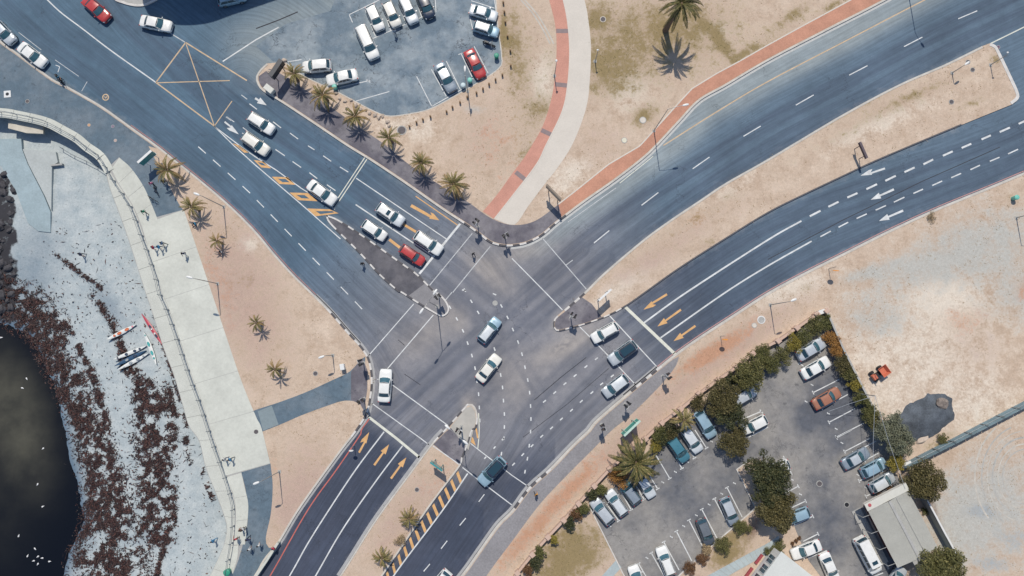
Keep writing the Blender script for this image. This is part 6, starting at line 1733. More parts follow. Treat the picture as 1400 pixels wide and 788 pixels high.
NOGROW = [noseD, Wd(Z(2, 1, (1040, 735), (1130, 600), (1165, 590), (1205, 640), (1200, 780), (1095, 970), (940, 830)), zL), kC + inner[::-1], kB + outer[::-1], SW(e1, zL, 1.0)+SW(e3, zL, 1.0)[::-1], kE + outE[::-1], Wd(LOT_E, zL), up + lo + bl[::-1], Wd(pr_l + pr_r[::-1], zL), SW(Z(2, 1, (0, 632), (270, 537), (500, 430), (588, 345)), zL, 1.)+SW(Z(2, 1, (20, 755), (250, 660), (470, 584), (588, 650)), zL, 1.)[::-1],
          Wd(Z(3, 1, (78, 180), (90, 300), (80, 450), (52, 590), (75, 640), (0, 790)) + Z(3, 0, (1240, 788), (1290, 640), (1335, 400), (1300, 228)), zL), part_of(wWall, WALL[2], WALL[-2])+part_of(wWall, WALL[2], WALL[-2])[::-1]]
gf, rf_, sf = fld['grass'], fld['rust'], fld['soil']
M_DRYG = leaf_mat('dry_grass', (0.22, 0.155, 0.085), (0.40, 0.30, 0.17)); M_GRG = leaf_mat('green_grass', (0.115, 0.105, 0.036), (0.23, 0.195, 0.08)); M_LIT = leaf_mat('brown_litter', (0.10, 0.062, 0.042), (0.25, 0.155, 0.10))
lands = [polyA, polyC, polyD, polyE, polyF]
scatter('dry_grass', 'sparse dry straw coloured grass on the bare verges', lands, 17000, M_DRYG, lambda x, y, a, b: .10+.5*(vnoise(x*.12, y*.12, 5, 3) > .52))
scatter('green_grass', 'patches of low green grass on the bare verges and lawn', lands, 36000, M_GRG, lambda x, y, a, b: (gf(x, y, a, b)-.25)*1.2)
scatter('leaf_litter', 'brown leaf litter and pebbles scattered on the bare ground', lands, 16000, M_LIT, lambda x, y, a, b: .03+.5*np.clip(rf_(x, y, a, b)+sf(x, y, a, b)-.25, 0, 1)+.18*(vnoise(x*.2, y*.2, 8, 3) > .6), smin=.02, smax=.07, hmax=.04)
# ------------------------------------------------------------------ street furniture
M_POLE = plain('grey_pole', (0.34, 0.34, 0.33), 0.5, 0.2, 3.0, metallic=0.3)
M_WHITE = plain('white_enamel', (0.66, 0.67, 0.66), 0.4, 0.08)
def lamp(base, h, heads, label, z=zL, dark=False, head=0.75):
    "heads: list of (arm length, direction in degrees from east)"
    x, y = G(base[0], base[1], z)
    t = thing('street_lamp', label, 'street lamp', (x, y, z), 0, 'street lamps')
    MB().tube([(0, 0, -.02), (0, 0, .5), (0, 0, h*.6), (0, 0, h)], [.085, .07, .055, .04], 8).build('pole', M_POLE, t)
    MB().box((0, 0, .02), (.42, .42, .05)).build('base_plate', M_CONC_G, t)
    for L, a in heads:
        a = math.radians(a); c, s = math.cos(a), math.sin(a)
        MB().tube([(0, 0, h-.15), (c*L*.3, s*L*.3, h+.12), (c*L*.7, s*L*.7, h+.22), (c*L, s*L, h+.22)], .032, 6).build('arm', M_POLE, t)
        hd = MB(); hd.grid([[(u*head, w*math.cos(v), .03+w*.5*math.sin(v)) for v in [2*PI*k/8 for k in range(8)]] for u, w in ((-.1, .05), (.05, .13), (.5, .17), (.9, .12), (1, .04))], 0, True)
        o = hd.build('lamp_head', M_WHITE, t, (c*L, s*L, h+.20), a, True)
    return t
def dirdeg(p, q): a, b = G(*p), G(*q); return math.degrees(math.atan2(b[1]-a[1], b[0]-a[0]))
lamp((597.5, 419), 10.2, [(1.1, 55), (1.1, 235)], 'twin headed street lamp at the tip of the dark central island', zL)
lamp((631, 583.5), 9.0, [(1.1, 140), (1.1, 320)], 'twin headed street lamp on the lower median nose')
lamp((894, 179), 9.3, [(1.9, 12)], 'single arm street lamp between the brick walk and upper right road')
lamp((1243, -6), 9.0, [(1.5, -60)], 'street lamp beyond the top edge whose shadow crosses the upper right road')
lamp((306, 283), 7.2, [(.3, 160)], 'street lamp on the left verge next to the kerb')
lamp((297.5, 388), 7.2, [(.3, 165)], 'street lamp at the edge of the pale promenade slabs')
lamp((382, 645), 7.0, [(.3, 200)], 'street lamp between the lower promenade and the dry verge')
lamp((1301.5, 100), 2.6, [(.15, 35)], 'short street lamp at the wide end of the upper right median')
lamp((1389.5, 298), 6.5, [(.6, 15)], 'street lamp at the right edge of the gravel')
lamp((1053, 417), 6.6, [(.3, 20)], 'street lamp on the verge left of the car park corner')
lamp((455, 486), 3.8, [(.2, 200)], 'short street lamp above the asphalt path')
lamp((639.5, 125), 6.0, [(.5, 90)], 'thin street lamp among the bollards')
lamp((758, 104), 4.3, [(.25, 90)], 'small lamp post with blue cap beside the brick path', head=.3)
lamp((1354, 89), 3.4, [(.2, 90)], 'thin post on the grassy corner of the upper right median', head=.2)
lamp((813.5, 84), 3.0, [(.2, 90)], 'thin dark post on the right side of the pale path', head=.2)

M_LENS = [plain('red_lens', (.35, .03, .02), .3, .05), plain('amber_lens', (.45, .2, .03), .3, .05), plain('green_lens', (.03, .25, .12), .3, .05)]
def signal(px, py, face, label, h=3.5, z=zL):
    x, y = G(px, py, z+h-.3)
    t = thing('traffic_light', label, 'traffic light', (x, y, z), math.radians(face), 'traffic lights round the junction')
    MB().tube([(0, 0, 0), (0, 0, h)], .07, 8).build('pole', M_POLE, t)
    MB().box((0, 0, .01), (.34, .34, .03)).build('base_plate', M_CONC_G, t)
    for yy in (-.28, .28):
        hd = MB().box((.12, yy, h-.45), (.24, .28, .85), taper=.96).build('signal_head', M_BLACK, t)
        MB().box((-.05, yy, h-.45), (.03, .40, 1.0)).build('backing_board', M_WHITE if yy > 0 else M_BLACK, t)
        for k in range(3):
            MB().tube([(.26, yy, h-.15-.3*k), (.30, yy, h-.15-.3*k)], .10, 10).build('lens', M_LENS[k], hd)
            MB().tube([(.28, yy, h-.06-.3*k), (.50, yy, h-.04-.3*k)], [.10, .12], 8).build('hood', M_BLACK, hd)
    return t
signal(652, 304.5, 140, 'traffic light on the dark corner pavement by the yellow kerb line')
signal(690.5, 320.5, -60, 'traffic light at the rounded corner below the pale path')
signal(490.5, 496.5, 20, 'traffic light at the left corner above the asphalt path mouth')
signal(491.5, 547, -60, 'traffic light at the left corner below the asphalt path mouth')
signal(783, 433, 60, 'traffic light on the right median nose')
signal(912.5, 515.5, 30, 'traffic light on the footway beside the right stop line')
signal(859.5, 555, 140, 'traffic light on the footway above the green billboard')
signal(826.5, 584, 200, 'traffic light on the footway left of the green billboard')
signal(628, 588, -120, 'traffic light in the paving of the lower median nose')
signal(597, 404, -50, 'traffic light at the tip of the dark central island')

def billboard(p, q, h, bh, label, face, name='billboard', z=zL, thick=.16, legs=2, frame=None, roof=None):
    a, b = Vector((*G(*p, z+h), 0)), Vector((*G(*q, z+h), 0))
    c = (a+b)/2; d = b-a; L = d.length; rz = math.atan2(d.y, d.x)
    t = thing(name, label, 'billboard' if name == 'billboard' else 'sign', (c.x, c.y, z), rz)
    MB().box((0, 0, h-bh/2), (L, thick, bh)).build('panel', face, t)
    fr = frame or M_POLE
    MB().box((0, 0, h+.025), (L+.08, thick+.08, .05)).build('top_frame', fr, t)
    MB().box((0, 0, h-bh-.025), (L+.08, thick+.08, .05)).build('bottom_frame', fr, t)
    for k in range(legs):
        u = (k+.5)/legs-.5
        MB().box((u*L*1.3 if legs > 1 else 0, thick*.5+.045, (h-.1)/2), (.09, .09, h-.1)).build('leg', fr, t)
    return t
M_TEAL = plain('teal_panel', (.05, .24, .25), .45, .15, 1.5); M_GREEN = plain('green_panel', (.05, .30, .24), .5, .3, 1.2); M_DARKP = plain('dark_panel', (.03, .036, .045), .5, .2); M_TAN = plain('tan_panel', (.38, .33, .27), .7, .15)
billboard((747.5, 252.5), (767, 272.5), 3.8, 1.3, 'brown framed billboard on two legs beside the start of the brick walk', M_TAN, frame=plain('brown_frame', (.22, .18, .14), .7, .2))
billboard((819, 411), (835.5, 396), 3.3, 1.2, 'white edged billboard on two legs on the right median', M_TAN, frame=M_WHITE)
billboard((588.5, 632.5), (604.5, 644), 3.3, 1.1, 'green edged billboard on the lower median', M_TAN, frame=M_TEAL)
billboard((853.5, 596), (875, 575.5), 3.8, 2.3, 'green and white billboard on the bare strip by the low wall', M_GREEN, thick=.20, frame=plain('pale_green_frame', (.42, .56, .48), .6, .2))
billboard((369.5, 103.5), (384, 82), 3.4, 1.1, 'black billboard at the rounded tip of the palm footway', M_DARKP, thick=.55, frame=M_DARKP)
billboard((188.5, 222.5), (206.5, 206.5), 3.0, 1.3, 'white topped teal shelter panel on the blue promenade', M_TEAL, thick=.24, frame=M_WHITE)
billboard((1176, 194.5), (1185.5, 216), 2.3, .35, 'long dark sign board on posts on the upper right median', plain('brown_panel', (.10, .075, .09), .6, .2), name='sign_board', thick=.2, frame=plain('dark_brown_frame', (.09, .07, .085), .6, .2))
def round_sign(px, py, h, r, col, label, face=90):
    x, y = G(px, py, zL+h); t = thing('road_sign', label, 'road sign', (x, y, zL), math.radians(face))
    MB().tube([(0, 0, 0), (0, 0, h+.1)], .04, 6).build('post', M_POLE, t)
    m = MB(); m.tube([(.05, 0, h), (.08, 0, h)], r, 16); me = m.mesh('panel', col)
    ob('panel', me, t, (0, 0, 0), (0, -.25, 0))
M_ORG = plain('orange_sign', (.72, .28, .04), .5, .1)
round_sign(1143, 365, 2.3, .42, M_ORG, 'orange round sign on a post beside the lower right road')
round_sign(991.5, 459.5, 2.2, .38, M_ORG, 'small orange sign on the rusty strip before the stop line')
round_sign(480, 612, 2.0, .3, M_WHITE, 'small white round sign by the red line at the left corner')
# barrels and bins
def bin_(px, py, col, label, z=zL, r=.32, h=.95):
    x, y = G(px, py, z+h); t = thing('litter_bin', label, 'bin', (x, y, z))
    MB().lathe((0, 0, 0), [(r*.82, 0), (r*.95, h*.5), (r, h*.92)], 14).build('body', col, t)
    MB().lathe((0, 0, h*.92), [(r*1.08, 0), (r*1.08, .05), (r*.8, .12), (r*.2, .15)], 14).build('lid', col, t)
M_BIN = plain('green_plastic', (.03, .26, .17), .5, .15); M_BINT = plain('mint_plastic', (.16, .48, .40), .5, .15)
bin_(*Z(0, 1, (1295, 298))[0], M_BIN, 'green bin at the right side of the upper car park', .006)
bin_(*Z(0, 1, (421, 466))[0], M_BINT, 'mint green bin at the bonnet of the white sedan', .006)
bin_(*Z(3, 0, (1220, 770))[0], M_BIN, 'green bin on the lower apron at the bottom edge', .03, .42)
bin_(*Z(1, 3, (1343, 275))[0], M_BINT, 'mint green bin on the verge near the right edge')
bin_(*Z(0, 1, (1152, 430))[0], M_BINT, 'pale bin between the grey and red parked sedans', .006)
bin_(*Z(0, 1, (1115, 458))[0], plain('pale_blue_plastic', (.45, .55, .58), .5, .1), 'pale blue bin just below the bin between the sedans', .006)
def cabinet(px, py, ang, size, col, label, z=zL, name='cabinet'):
    x, y = G(px, py, z+size[2]); t = thing(name, label, name.replace('_', ' '), (x, y, z), math.radians(ang))
    MB().box((0, 0, size[2]/2), size).build('body', col, t)
    MB().box((0, 0, size[2]+.03), (size[0]+.1, size[1]+.1, .06), taper=.9).build('lid', col, t)
    MB().box((0, size[1]/2+.01, size[2]*.5), (size[0]*.8, .02, size[2]*.8)).build('door', M_POLE, t)
cabinet(*Z(0, 1, (68, 478))[0], -38, (1.3, .75, .9), plain('pale_cabinet', (.55, .56, .52), .6, .1), 'pale utility cabinet at the kerb near the black billboard')
cabinet(*Z(2, 1, (463, 402))[0], 10, (.5, .75, 1.0), M_WHITE, 'white box cabinet on the left verge by the path')
cabinet(*Z(2, 3, (290, 105))[0], 20, (.9, .5, 1.0), M_WHITE, 'white meter cabinet at the top corner of the wall')
cabinet(*Z(3, 3, (750, 188))[0], 20, (1.2, .6, .9), M_WHITE, 'white cabinet at the foot of the teal fence')
def cover(px, py, r, label, col, ring=None, z=zL, square=False):
    x, y = G(px, py, z); t = thing('manhole_cover', label, 'manhole cover', (x, y, z))
    if square:
        MB().box((0, 0, .02), (r*2, r*2, .03), .1).build('frame', M_WHITE, t); MB().lathe((0, 0, .035), [(r*.5, 0), (r*.48, .012)], 14).build('lid', M_BLACK, t); return
    MB().lathe((0, 0, 0), [(r*1.25, 0), (r*1.2, .035), (r*1.0, .036)], 18).build('frame', ring or M_CONC_G, t)
    MB().lathe((0, 0, .036), [(r*.98, 0), (r*.96, .012)], 18).build('lid', col, t)
M_IRON = plain('rusty_iron', (.09, .08, .085), .7, .25)
for r_, c_, x, y, r, col, ring, lab, z in ((0, 2, 490, 105, .35, M_IRON, M_PATH, 'round iron cover in a pale ring right of the pale path', zL), (0, 2, 605, 757, .34, plain('cream_cover', (.62, .60, .48), .8, .1), None, 'cream round cover on the dry ground near the billboard', zL), (0, 2, 705, 648, .40, M_PATH, None, 'pale round cover on the grass by the street lamp', zL),
                          (0, 3, 1077, 335, .28, M_IRON, None, 'upper of two dark round covers on the wide end of the median', zL), (0, 3, 1102, 377, .28, M_IRON, None, 'lower of two dark round covers on the wide end of the median', zL), (0, 3, 988, 550, .30, M_IRON, None, 'dark round cover alone on the median below the short lamp', zL),
                          (3, 1, 867, 322, .26, M_IRON, None, 'dark round cover on the lower median below the billboard', zL), (2, 1, 320, 437, .28, M_IRON, None, 'dark round cover on the left verge right of the small palm', zL), (0, 1, 785, 703, .55, M_IRON, None, 'large round cover near the boulders and fourth palm', zL),
                          (3, 3, 277, 290, .34, M_IRON, None, 'round cover in the tarmac of the lower car park', zL+.01), (3, 3, 424, 403, .30, M_BLACK, None, 'small dark round cover nearer the shed', zL+.01), (2, 2, 1343, 148, .45, M_CONC_G, M_WHITE, 'large white ringed cover on the bare strip', zL), (2, 2, 1305, 178, .3, M_PATH, None, 'pale cover just below the white ringed one', zL),
                          (0, 3, 1240, 255, .22, plain('purple_iron', (.12, .08, .13), .7, .2), None, 'small purple brown cover by the median corner kerb', 0.0), (2, 1, 1288, 58, .3, M_CONC_G, None, 'pale cover in the middle of the junction', 0.0), (3, 0, 1380, 10, .3, M_IRON, None, 'round cover at the edge of the slabs by the path', zL)):
    cover(*Z(r_, c_, (x, y))[0], r, lab, col, ring, z)
cover(*Z(0, 0, (40, 508))[0], .48, 'square white framed cover on the blue promenade', M_BLACK, None, zL+.014, True)
cover(*Z(0, 0, (148, 547))[0], .24, 'small dark cover on the blue promenade', M_IRON, None, zL+.014)
for x, y, lab in ((480, 675, 'faded orange'), (622, 758, 'dusty pink'), (608, 682, 'purple')):
    cover(*Z(0, 0, (x, y))[0], .20, lab+' round cover on the blue promenade near the kerb', plain('cover_'+lab.replace(' ', '_'), {'f': (.5, .3, .18), 'd': (.42, .33, .30), 'p': (.2, .16, .22)}[lab[0]], .8, .1), None, zL+.014)
# wooden bollards and boulders round the upper car park
bm_ = MB(); bm_.lathe((0, 0, 0), [(.13, -.05), (.125, .6), (.115, .66), (.05, .69)], 10)
bme = bm_.mesh('bollard', plain('weathered_timber', (.26, .17, .10), .9, .3, 5.0))
for x, y in ((1332, 10), (1338, 60), (1343, 115), (1355, 190), (1370, 270), (1372, 350), (1327, 400), (1290, 425), (1255, 450), (1222, 475), (1187, 497), (1137, 518), (1098, 548), (1057, 573), (1025, 597), (938, 625), (897, 640), (862, 655), (824, 677)):
    g = G(*Z(0, 1, (x, y))[0], zL+.6)
    o = ob('bollard', bme, None, (g[0], g[1], zL), random.uniform(0, 6)); o.scale = (1, 1, random.uniform(.85, 1.1)); tag(o, 'short wooden bollard in the row edging the upper car park', 'bollard', 'wooden bollards round the car park')
M_BLD = plain('pale_boulder', (.48, .40, .33), .9, .15, 2.0, bmp=.4, fine=.1)
bms = [rock_mesh(20+k, .7) for k in range(4)]
for b in bms: b.materials.append(M_BLD)
for k, (x, y) in enumerate(((430, 500), (450, 530), (478, 545), (488, 582), (512, 540), (535, 565), (560, 585), (590, 592), (612, 610), (640, 620), (660, 632), (680, 625), (708, 655), (716, 675), (152, 325), (68, 385))):
    g = G(*Z(0, 1, (x, y))[0], zL+.15); s = random.uniform(.24, .40)
    o = ob('boulder', bms[k % 4], None, (g[0], g[1], zL+.08), random.uniform(0, 6)); o.scale = (s, s, s)
    tag(o, 'pale boulder in the line between the palms and the upper car park' if k < 14 else ('pale boulder right of the black billboard' if k == 14 else 'pale boulder left of the black billboard'), 'boulder', 'boulders edging the car park' if k < 14 else None)

# ------------------------------------------------------------------ walls, fence, mound
def pier_wall(pxs, label, colp, colw, pier=.55, ph=1.25, wh=.95, wt=.24, name='boundary_wall', ext=None):
    W_ = [Vector(G(*p, zL+ph)) for p in pxs]
    t = thing(name, label, 'wall')
    d0 = (W_[-1]-W_[0]); rz = math.atan2(d0.y, d0.x)
    for i, p in enumerate(W_):
        o = MB().box((0, 0, ph/2), (pier, pier, ph)).build('pier', colp, t, (p.x, p.y, zL), rz)
        MB().box((0, 0, ph+.05), (pier+.14, pier+.14, .10), taper=.8).build('cap', colp, o)
        if i:
            q = W_[i-1]; d = p-q; n = d.length-pier
            if n > .1:
                c = (p+q)/2
                w = MB().box((0, 0, wh/2), (n-.004, wt, wh)).build('wall_panel', colw, t, (c.x, c.y, zL), math.atan2(d.y, d.x))
                MB().box((0, 0, wh+.03), (n-.006, wt+.08, .06)).build('coping', colp, w)
M_PIER = plain('peach_render', (.52, .375, .30), .9, .1, 2.0); M_WALLR = plain('tan_render', (.45, .33, .265), .9, .14, 1.5)
pier_wall(Z(2, 3, (318, 100), (268, 118), (160, 192), (58, 262)) + Z(2, 2, (1300, 330), (1218, 402), (1115, 472), (1012, 547), (912, 630), (812, 705)) + Z(3, 2, (720, 50), (530, 212), (445, 305), (360, 400), (280, 490), (195, 580), (110, 675), (30, 775)) + [(690, 810), (668, 838)], 'low tan wall with peach piers between the verge and the lower car park', M_PIER, M_WALLR)
def plain_wall(pxs, h, t_, col, label, cap=None, name='garden_wall'):
    W_ = [Vector(G(*p, zL+h)) for p in pxs]
    t = thing(name, label, 'wall')
    for a, b in zip(W_[:-1], W_[1:]):
        c = (a+b)/2; d = b-a
        w = MB().box((0, 0, h/2), (d.length-.004, t_, h)).build('wall_panel', col, t, (c.x, c.y, zL), math.atan2(d.y, d.x))
        MB().box((0, 0, h+.025), (d.length-.006, t_+.06, .05)).build('coping', cap or col, w)
plain_wall(Z(2, 3, (322, 112), (400, 290), (500, 490), (605, 690)), 1.3, .18, M_CONC_G, 'thin grey wall between the hedge and the sandy waste ground', M_CONC_G)
plain_wall(Z(3, 3, (858, 378), (905, 465), (950, 550), (1000, 640), (1050, 722)), 1.7, .16, plain('grey_green_wall', (.30, .36, .36), .8, .12), 'grey green wall along the right side of the shed', M_WHITE)
plain_wall(Z(3, 1, (118, 608), (60, 700), (0, 788)) + [(325, 825)], .75, .25, plain('pale_green_wall', (.44, .47, .40), .8, .12), 'low pale wall between the lower promenade and the red lined road', M_CONC)
plain_wall(Z(3, 3, (490, 425), (560, 560), (650, 750)), .14, .16, M_CONC_G, 'low kerb wall along the shed veranda', None, 'kerb_wall')
# corrugated teal fence
fz = plain('teal_fence_sheet', (.185, .27, .31), .55, .25, .8, fine=.15)
fence = thing('fence', 'blue teal sheet fence running from the pale tree to the right edge', 'fence')
fpx = [(1233, 637), (1268, 619), (1304, 601), (1350, 577), (1400, 551), (1560, 468)]
fw = resample(Wd(fpx, zL+.6), .3); FLn = length(fw); npan = int(FLn/2.4)
for k in range(npan):
    seg = resample(sub_line(fw, k*FLn/npan+.04, (k+1)*FLn/npan-.04), .12)
    a = offset(seg, 0.0); vs, fs = [], []
    for i, p in enumerate(a):
        q = offset(seg, .035 if i % 2 else -.035)[i]
        lean = .22
        nrm = Vector(offset(seg, 1.0)[i])-Vector(seg[i])
        vs += [(q[0], q[1], zL+.05), (q[0]-nrm.x*lean, q[1]-nrm.y*lean, zL+1.75+.03*math.sin(i))]
    n = len(a)
    fs = [(2*i, 2*i+2, 2*i+3, 2*i+1) for i in range(n-1)]
    ob('sheet', mesh_from('sheet', vs, fs, fz), fence)
    p = a[0]; MB().tube([(p[0], p[1], zL), (p[0], p[1], zL+1.85)], .05, 6).build('post', M_STEEL, fence)
    MB().tube([(a[0][0], a[0][1], zL+1.2), (a[-1][0], a[-1][1], zL+1.2)], .03, 5).build('rail', M_STEEL, fence)
foot = offset(fw, -.75)
vs, fs = ribbon(foot, -.06, .06, zL, zL+.10); ob('shade_strip', mesh_from('shade_strip', vs, fs, plain('brown_shade', (.20, .16, .14), .9, .2)), fence)  # the fence's shade line, built as a narrow brown strip
# dark gravel mound
def mound():
    out = SW(Z(2, 3, (655, 700), (690, 655), (740, 610), (830, 562), (920, 540), (970, 560), (1002, 605), (1002, 680), (940, 740), (885, 785)) + Z(3, 3, (820, 50), (750, 88), (728, 30)) + Z(2, 3, (655, 700)), zL, .5)
    P = np.array(out); c = P.mean(0)
    x0, y0 = P.min(0)-.2; x1, y1 = P.max(0)+.2
    xs, ys = np.arange(x0, x1, .22), np.arange(y0, y1, .22)
    X, Y = np.meshgrid(xs, ys); x, y = X.ravel(), Y.ravel()
    wx_, wy_ = (vnoise(x*.8, y*.8, 21, 4)-.5)*1.0, (vnoise(x*.8, y*.8, 33, 4)-.5)*1.0
    ins = in_poly(x+wx_, y+wy_, out); d, _, _ = seg_dist(x+wx_, y+wy_, out)
    z = np.where(ins, np.minimum(d*.42, .95), -d*.5)+(vnoise(x*.7, y*.7, 2, 4)-.5)*.35*np.clip(d, 0, 1)*ins
    I = np.arange(len(x)).reshape(len(ys), len(xs)); q = np.stack([I[:-1, :-1], I[:-1, 1:], I[1:, 1:], I[1:, :-1]], -1).reshape(-1, 4)
    q = q[ins[q].any(1)]
    m = plain('dark_gravel', (.080, .094, .112), .95, .5, .5, bmp=.6, fine=.3)
    o = ob('gravel_heap', mesh_from('gravel_heap', np.c_[x, y, z+zL-.02], q.tolist(), m, True))
    tag(o, 'spread heap of dark blue grey gravel on the waste ground', 'gravel heap')
    b = G(*Z(3, 3, (838, 52))[0], zL+.3)
    sh = ob('boulder', bms[1], None, (b[0], b[1], zL+.1), .5); sh.scale = (.9, .5, .4); tag(sh, 'large pale boulder at the lower edge of the gravel heap', 'boulder')
    g = G(*Z(2, 3, (938, 600))[0], zL+.8)
    s2 = ob('rubble_heap', rock_mesh(41, .5), None, (g[0], g[1], zL+.75), .4); s2.data.materials.append(plain('rubble', (.20, .17, .15), .95, .5, 3., bmp=.6, fine=.3)); s2.scale = (.8, 1.0, .7); tag(s2, 'small brown rubble heap on top of the dark gravel', 'rubble heap')
mound()

# ------------------------------------------------------------------ buildings
def shed():
    zr = 3.1
    c = Wd(Z(3, 3, (540, 435), (752, 335), (918, 632), (715, 745)), zL+zr)
    a, b, c3, d = [Vector(p) for p in c]
    o = (a+b+c3+d)/4
    ux = ((b-a)+(c3-d)).normalized(); uy = Vector((-ux.y, ux.x))
    wid = ((b-a).length+(c3-d).length)/2; dep = ((d-a).length+(c3-b).length)/2
    rz = math.atan2(ux.y, ux.x)
    t = thing('shed', 'single storey shed with grey corrugated roof and dark red side wall', 'building', (o.x, o.y, zL), rz)
    M_RW = plain('dark_red_wall', (.115, .045, .05), .8, .2); M_RF = plain('weathered_roof_sheet', (.37, .375, .35), .7, .10, .5, fine=.06)
    hw, hd = wid/2, dep/2
    MB().box((0.15, 0, 1.3), (wid-.9, dep-.5, 2.6)).build('wall', M_RW, t)
    ns = 11; sw = dep/ns
    for side in (-1, 1):     # roof sheets, each overlapping the next
        for k in range(ns):
            y0 = hd-k*sw; nc = 12
            vs, fs = [], []
            for i in range(nc*2+1):
                u = i/(nc*2); y = y0-sw*1.04*u if False else y0-sw*u
                for e, xx in ((0, 0.02*side), (1, side*(hw+.12))):
                    vs.append((xx, y, (zr+.16 if e == 0 else zr-.22)+(.018 if i % 2 else -.018)+.004*(k % 2)))
            fs = [(2*i, 2*i+1, 2*i+3, 2*i+2) if side < 0 else (2*i, 2*i+2, 2*i+3, 2*i+1) for i in range(nc*2)]
            if side > 0: fs = [f for f in fs]
            ob('roof_sheet', mesh_from('roof_sheet', vs, [f[::-1] for f in fs], M_RF), t)
    MB().box((0.0, 0, zr+.20), (.34, dep+.02, .05)).build('ridge_cap', M_CONC_G, t)
    MB().box((1.0, 0, zr+.10), (.05, dep-.1, .03)).build('flashing', M_CONC_G, t)
    MB().box((0, hd+.55, zr-.05), (wid+.5, 1.05, .10), taper=.995).build('front_canopy', plain('cream_fascia', (.55, .545, .49), .7, .08), t)
    MB().box((0, hd+1.06, zr-.20), (wid+.5, .06, .4)).build('fascia', M_PATH, t)
    MB().lathe((-hw+.35, hd+.62, zr), [(.22, 0), (.22, .05), (.05, .07)], 14).build('vent', plain('red_vent', (.4, .08, .09), .6, .1), t)
    MB().box((-hw-.55, -.2, .06), (1.3, dep-.2, .10)).build('veranda', M_CONC_G, t)
    for k in range(4):
        y = hd-.6-k*(dep-1.2)/3
        MB().tube([(-hw-1.0, y, .05), (-hw-1.0, y, zr-.55)], .045, 6).build('veranda_post', M_CONC_G, t)
        MB().tube([(-hw-1.0, y, zr-.55), (-hw+.15, y, zr-.25)], .035, 6).build('veranda_brace', M_CONC_G, t)
    for k in range(3):
        y = hd-1.5-k*2.4
        w = MB().box((-hw+.578, y, 1.4), (.06, 1.1, 1.1)).build('window', M_WHITE, t); MB().box((-hw+.545, y, 1.4), (.03, .95, .95)).build('pane', M_GLASS, w)
    MB().box((.1, -hd-.3, zr-.1), (wid*.35, .55, .06)).build('rear_canopy', M_CONC_G, t)
shed()
def white_building():
    zr = 3.4
    p = [Vector(q) for q in Wd(Z(3, 3, (72, 655), (240, 788), (0, 690)), zL+zr)]
    ux = (p[1]-p[0]).normalized(); uy = Vector((-ux.y, ux.x))
    if (p[2]-p[0]).dot(uy) > 0: pass
    back = (p[2]-p[0]); back = back-ux*back.dot(ux); back.normalize()
    Wx, Wy = 9.0, 11.0
    o = p[0]+ux*Wx/2+back*Wy/2
    rz = math.atan2(ux.y, ux.x)
    sgn = 1 if back.dot(uy) > 0 else -1
    t = thing('office_building', 'white flat roofed building with a band of skylights at the bottom edge', 'building', (o.x, o.y, zL), rz)
    M_RFW = plain('white_roof', (.56, .58, .55), .7, .07, .6, fine=.04)
    MB().box((0, 0, (zr-.15)/2), (Wx-.3, Wy-.3, zr-.15)).build('wall', plain('white_render', (.60, .60, .57), .8, .08), t)
    MB().box((0, 0, zr-.06), (Wx, Wy, .16)).build('roof', M_RFW, t)
    y0 = -sgn*Wy/2
    for k in range(6):
        yy = y0+sgn*(1.6+k*1.55)
        w = MB().box((-Wx/2+.13, yy, 2.1), (.10, 1.25, 1.9)).build('window', M_WHITE, t)
        for q in range(2):
            for j in range(3):
                MB().box((-Wx/2+.06, yy-.29+.58*q, 1.52+.58*j), (.05, .48, .48)).build('pane', M_GLASS, w)
    for k in range(4):
        yy = y0+sgn*(2.6+k*2.2)
        MB().box((-Wx/2-.35, yy, .25), (.35, 1.5, .3)).build('planter_box', plain('red_planter', (.28, .05, .06), .7, .15), t)
white_building()
def corner_block():
    # a tall block just beyond the top edge; its shadow falls over the side road
    def top(px, py, z): return Vector(G(px, py, 0))
    sh = [(196, 6), (205, 22), (226, 31), (252, 35), (285, 32), (317, 21), (350, 10), (420, -14)]   # outline of the shadow on the road
    hgt = 14.0
    k = Vector((SUN_D.x/-SUN_D.z, SUN_D.y/-SUN_D.z))*hgt
    pts = [Vector(G(*p))-k for p in sh]
    back = [pts[-1]+Vector((2, 16)), pts[0]+Vector((-1, 20))]
    ol = [tuple(p) for p in smooth([tuple(p) for p in pts], .8)]+[tuple(p) for p in back]
    t = thing('apartment_block', 'tall block with rounded corner beyond the top edge casting shadow on the side road', 'building')
    M_AB = plain('buff_render', (.46, .42, .37), .85, .08)
    MB().prism(ol, 0.0, hgt-.4).build('wall', M_AB, t)
    MB().prism([(p[0], p[1]) for p in ol], hgt-.39, hgt).build('roof', M_CONC_G, t)
    for i in range(2, len(ol)-4, 3):
        a, b = Vector(ol[i]), Vector(ol[i+1]); c = (a+b)/2; d = b-a
        for fl in range(4):
            w = MB().box((0, 0, 0), (.7, .12, 1.3)).build('window', M_WHITE, t, (c.x, c.y, 2.2+fl*3.1), math.atan2(d.y, d.x)); MB().box((0, 0, 0), (.58, .16, 1.15)).build('pane', M_GLASS, w)
corner_block()
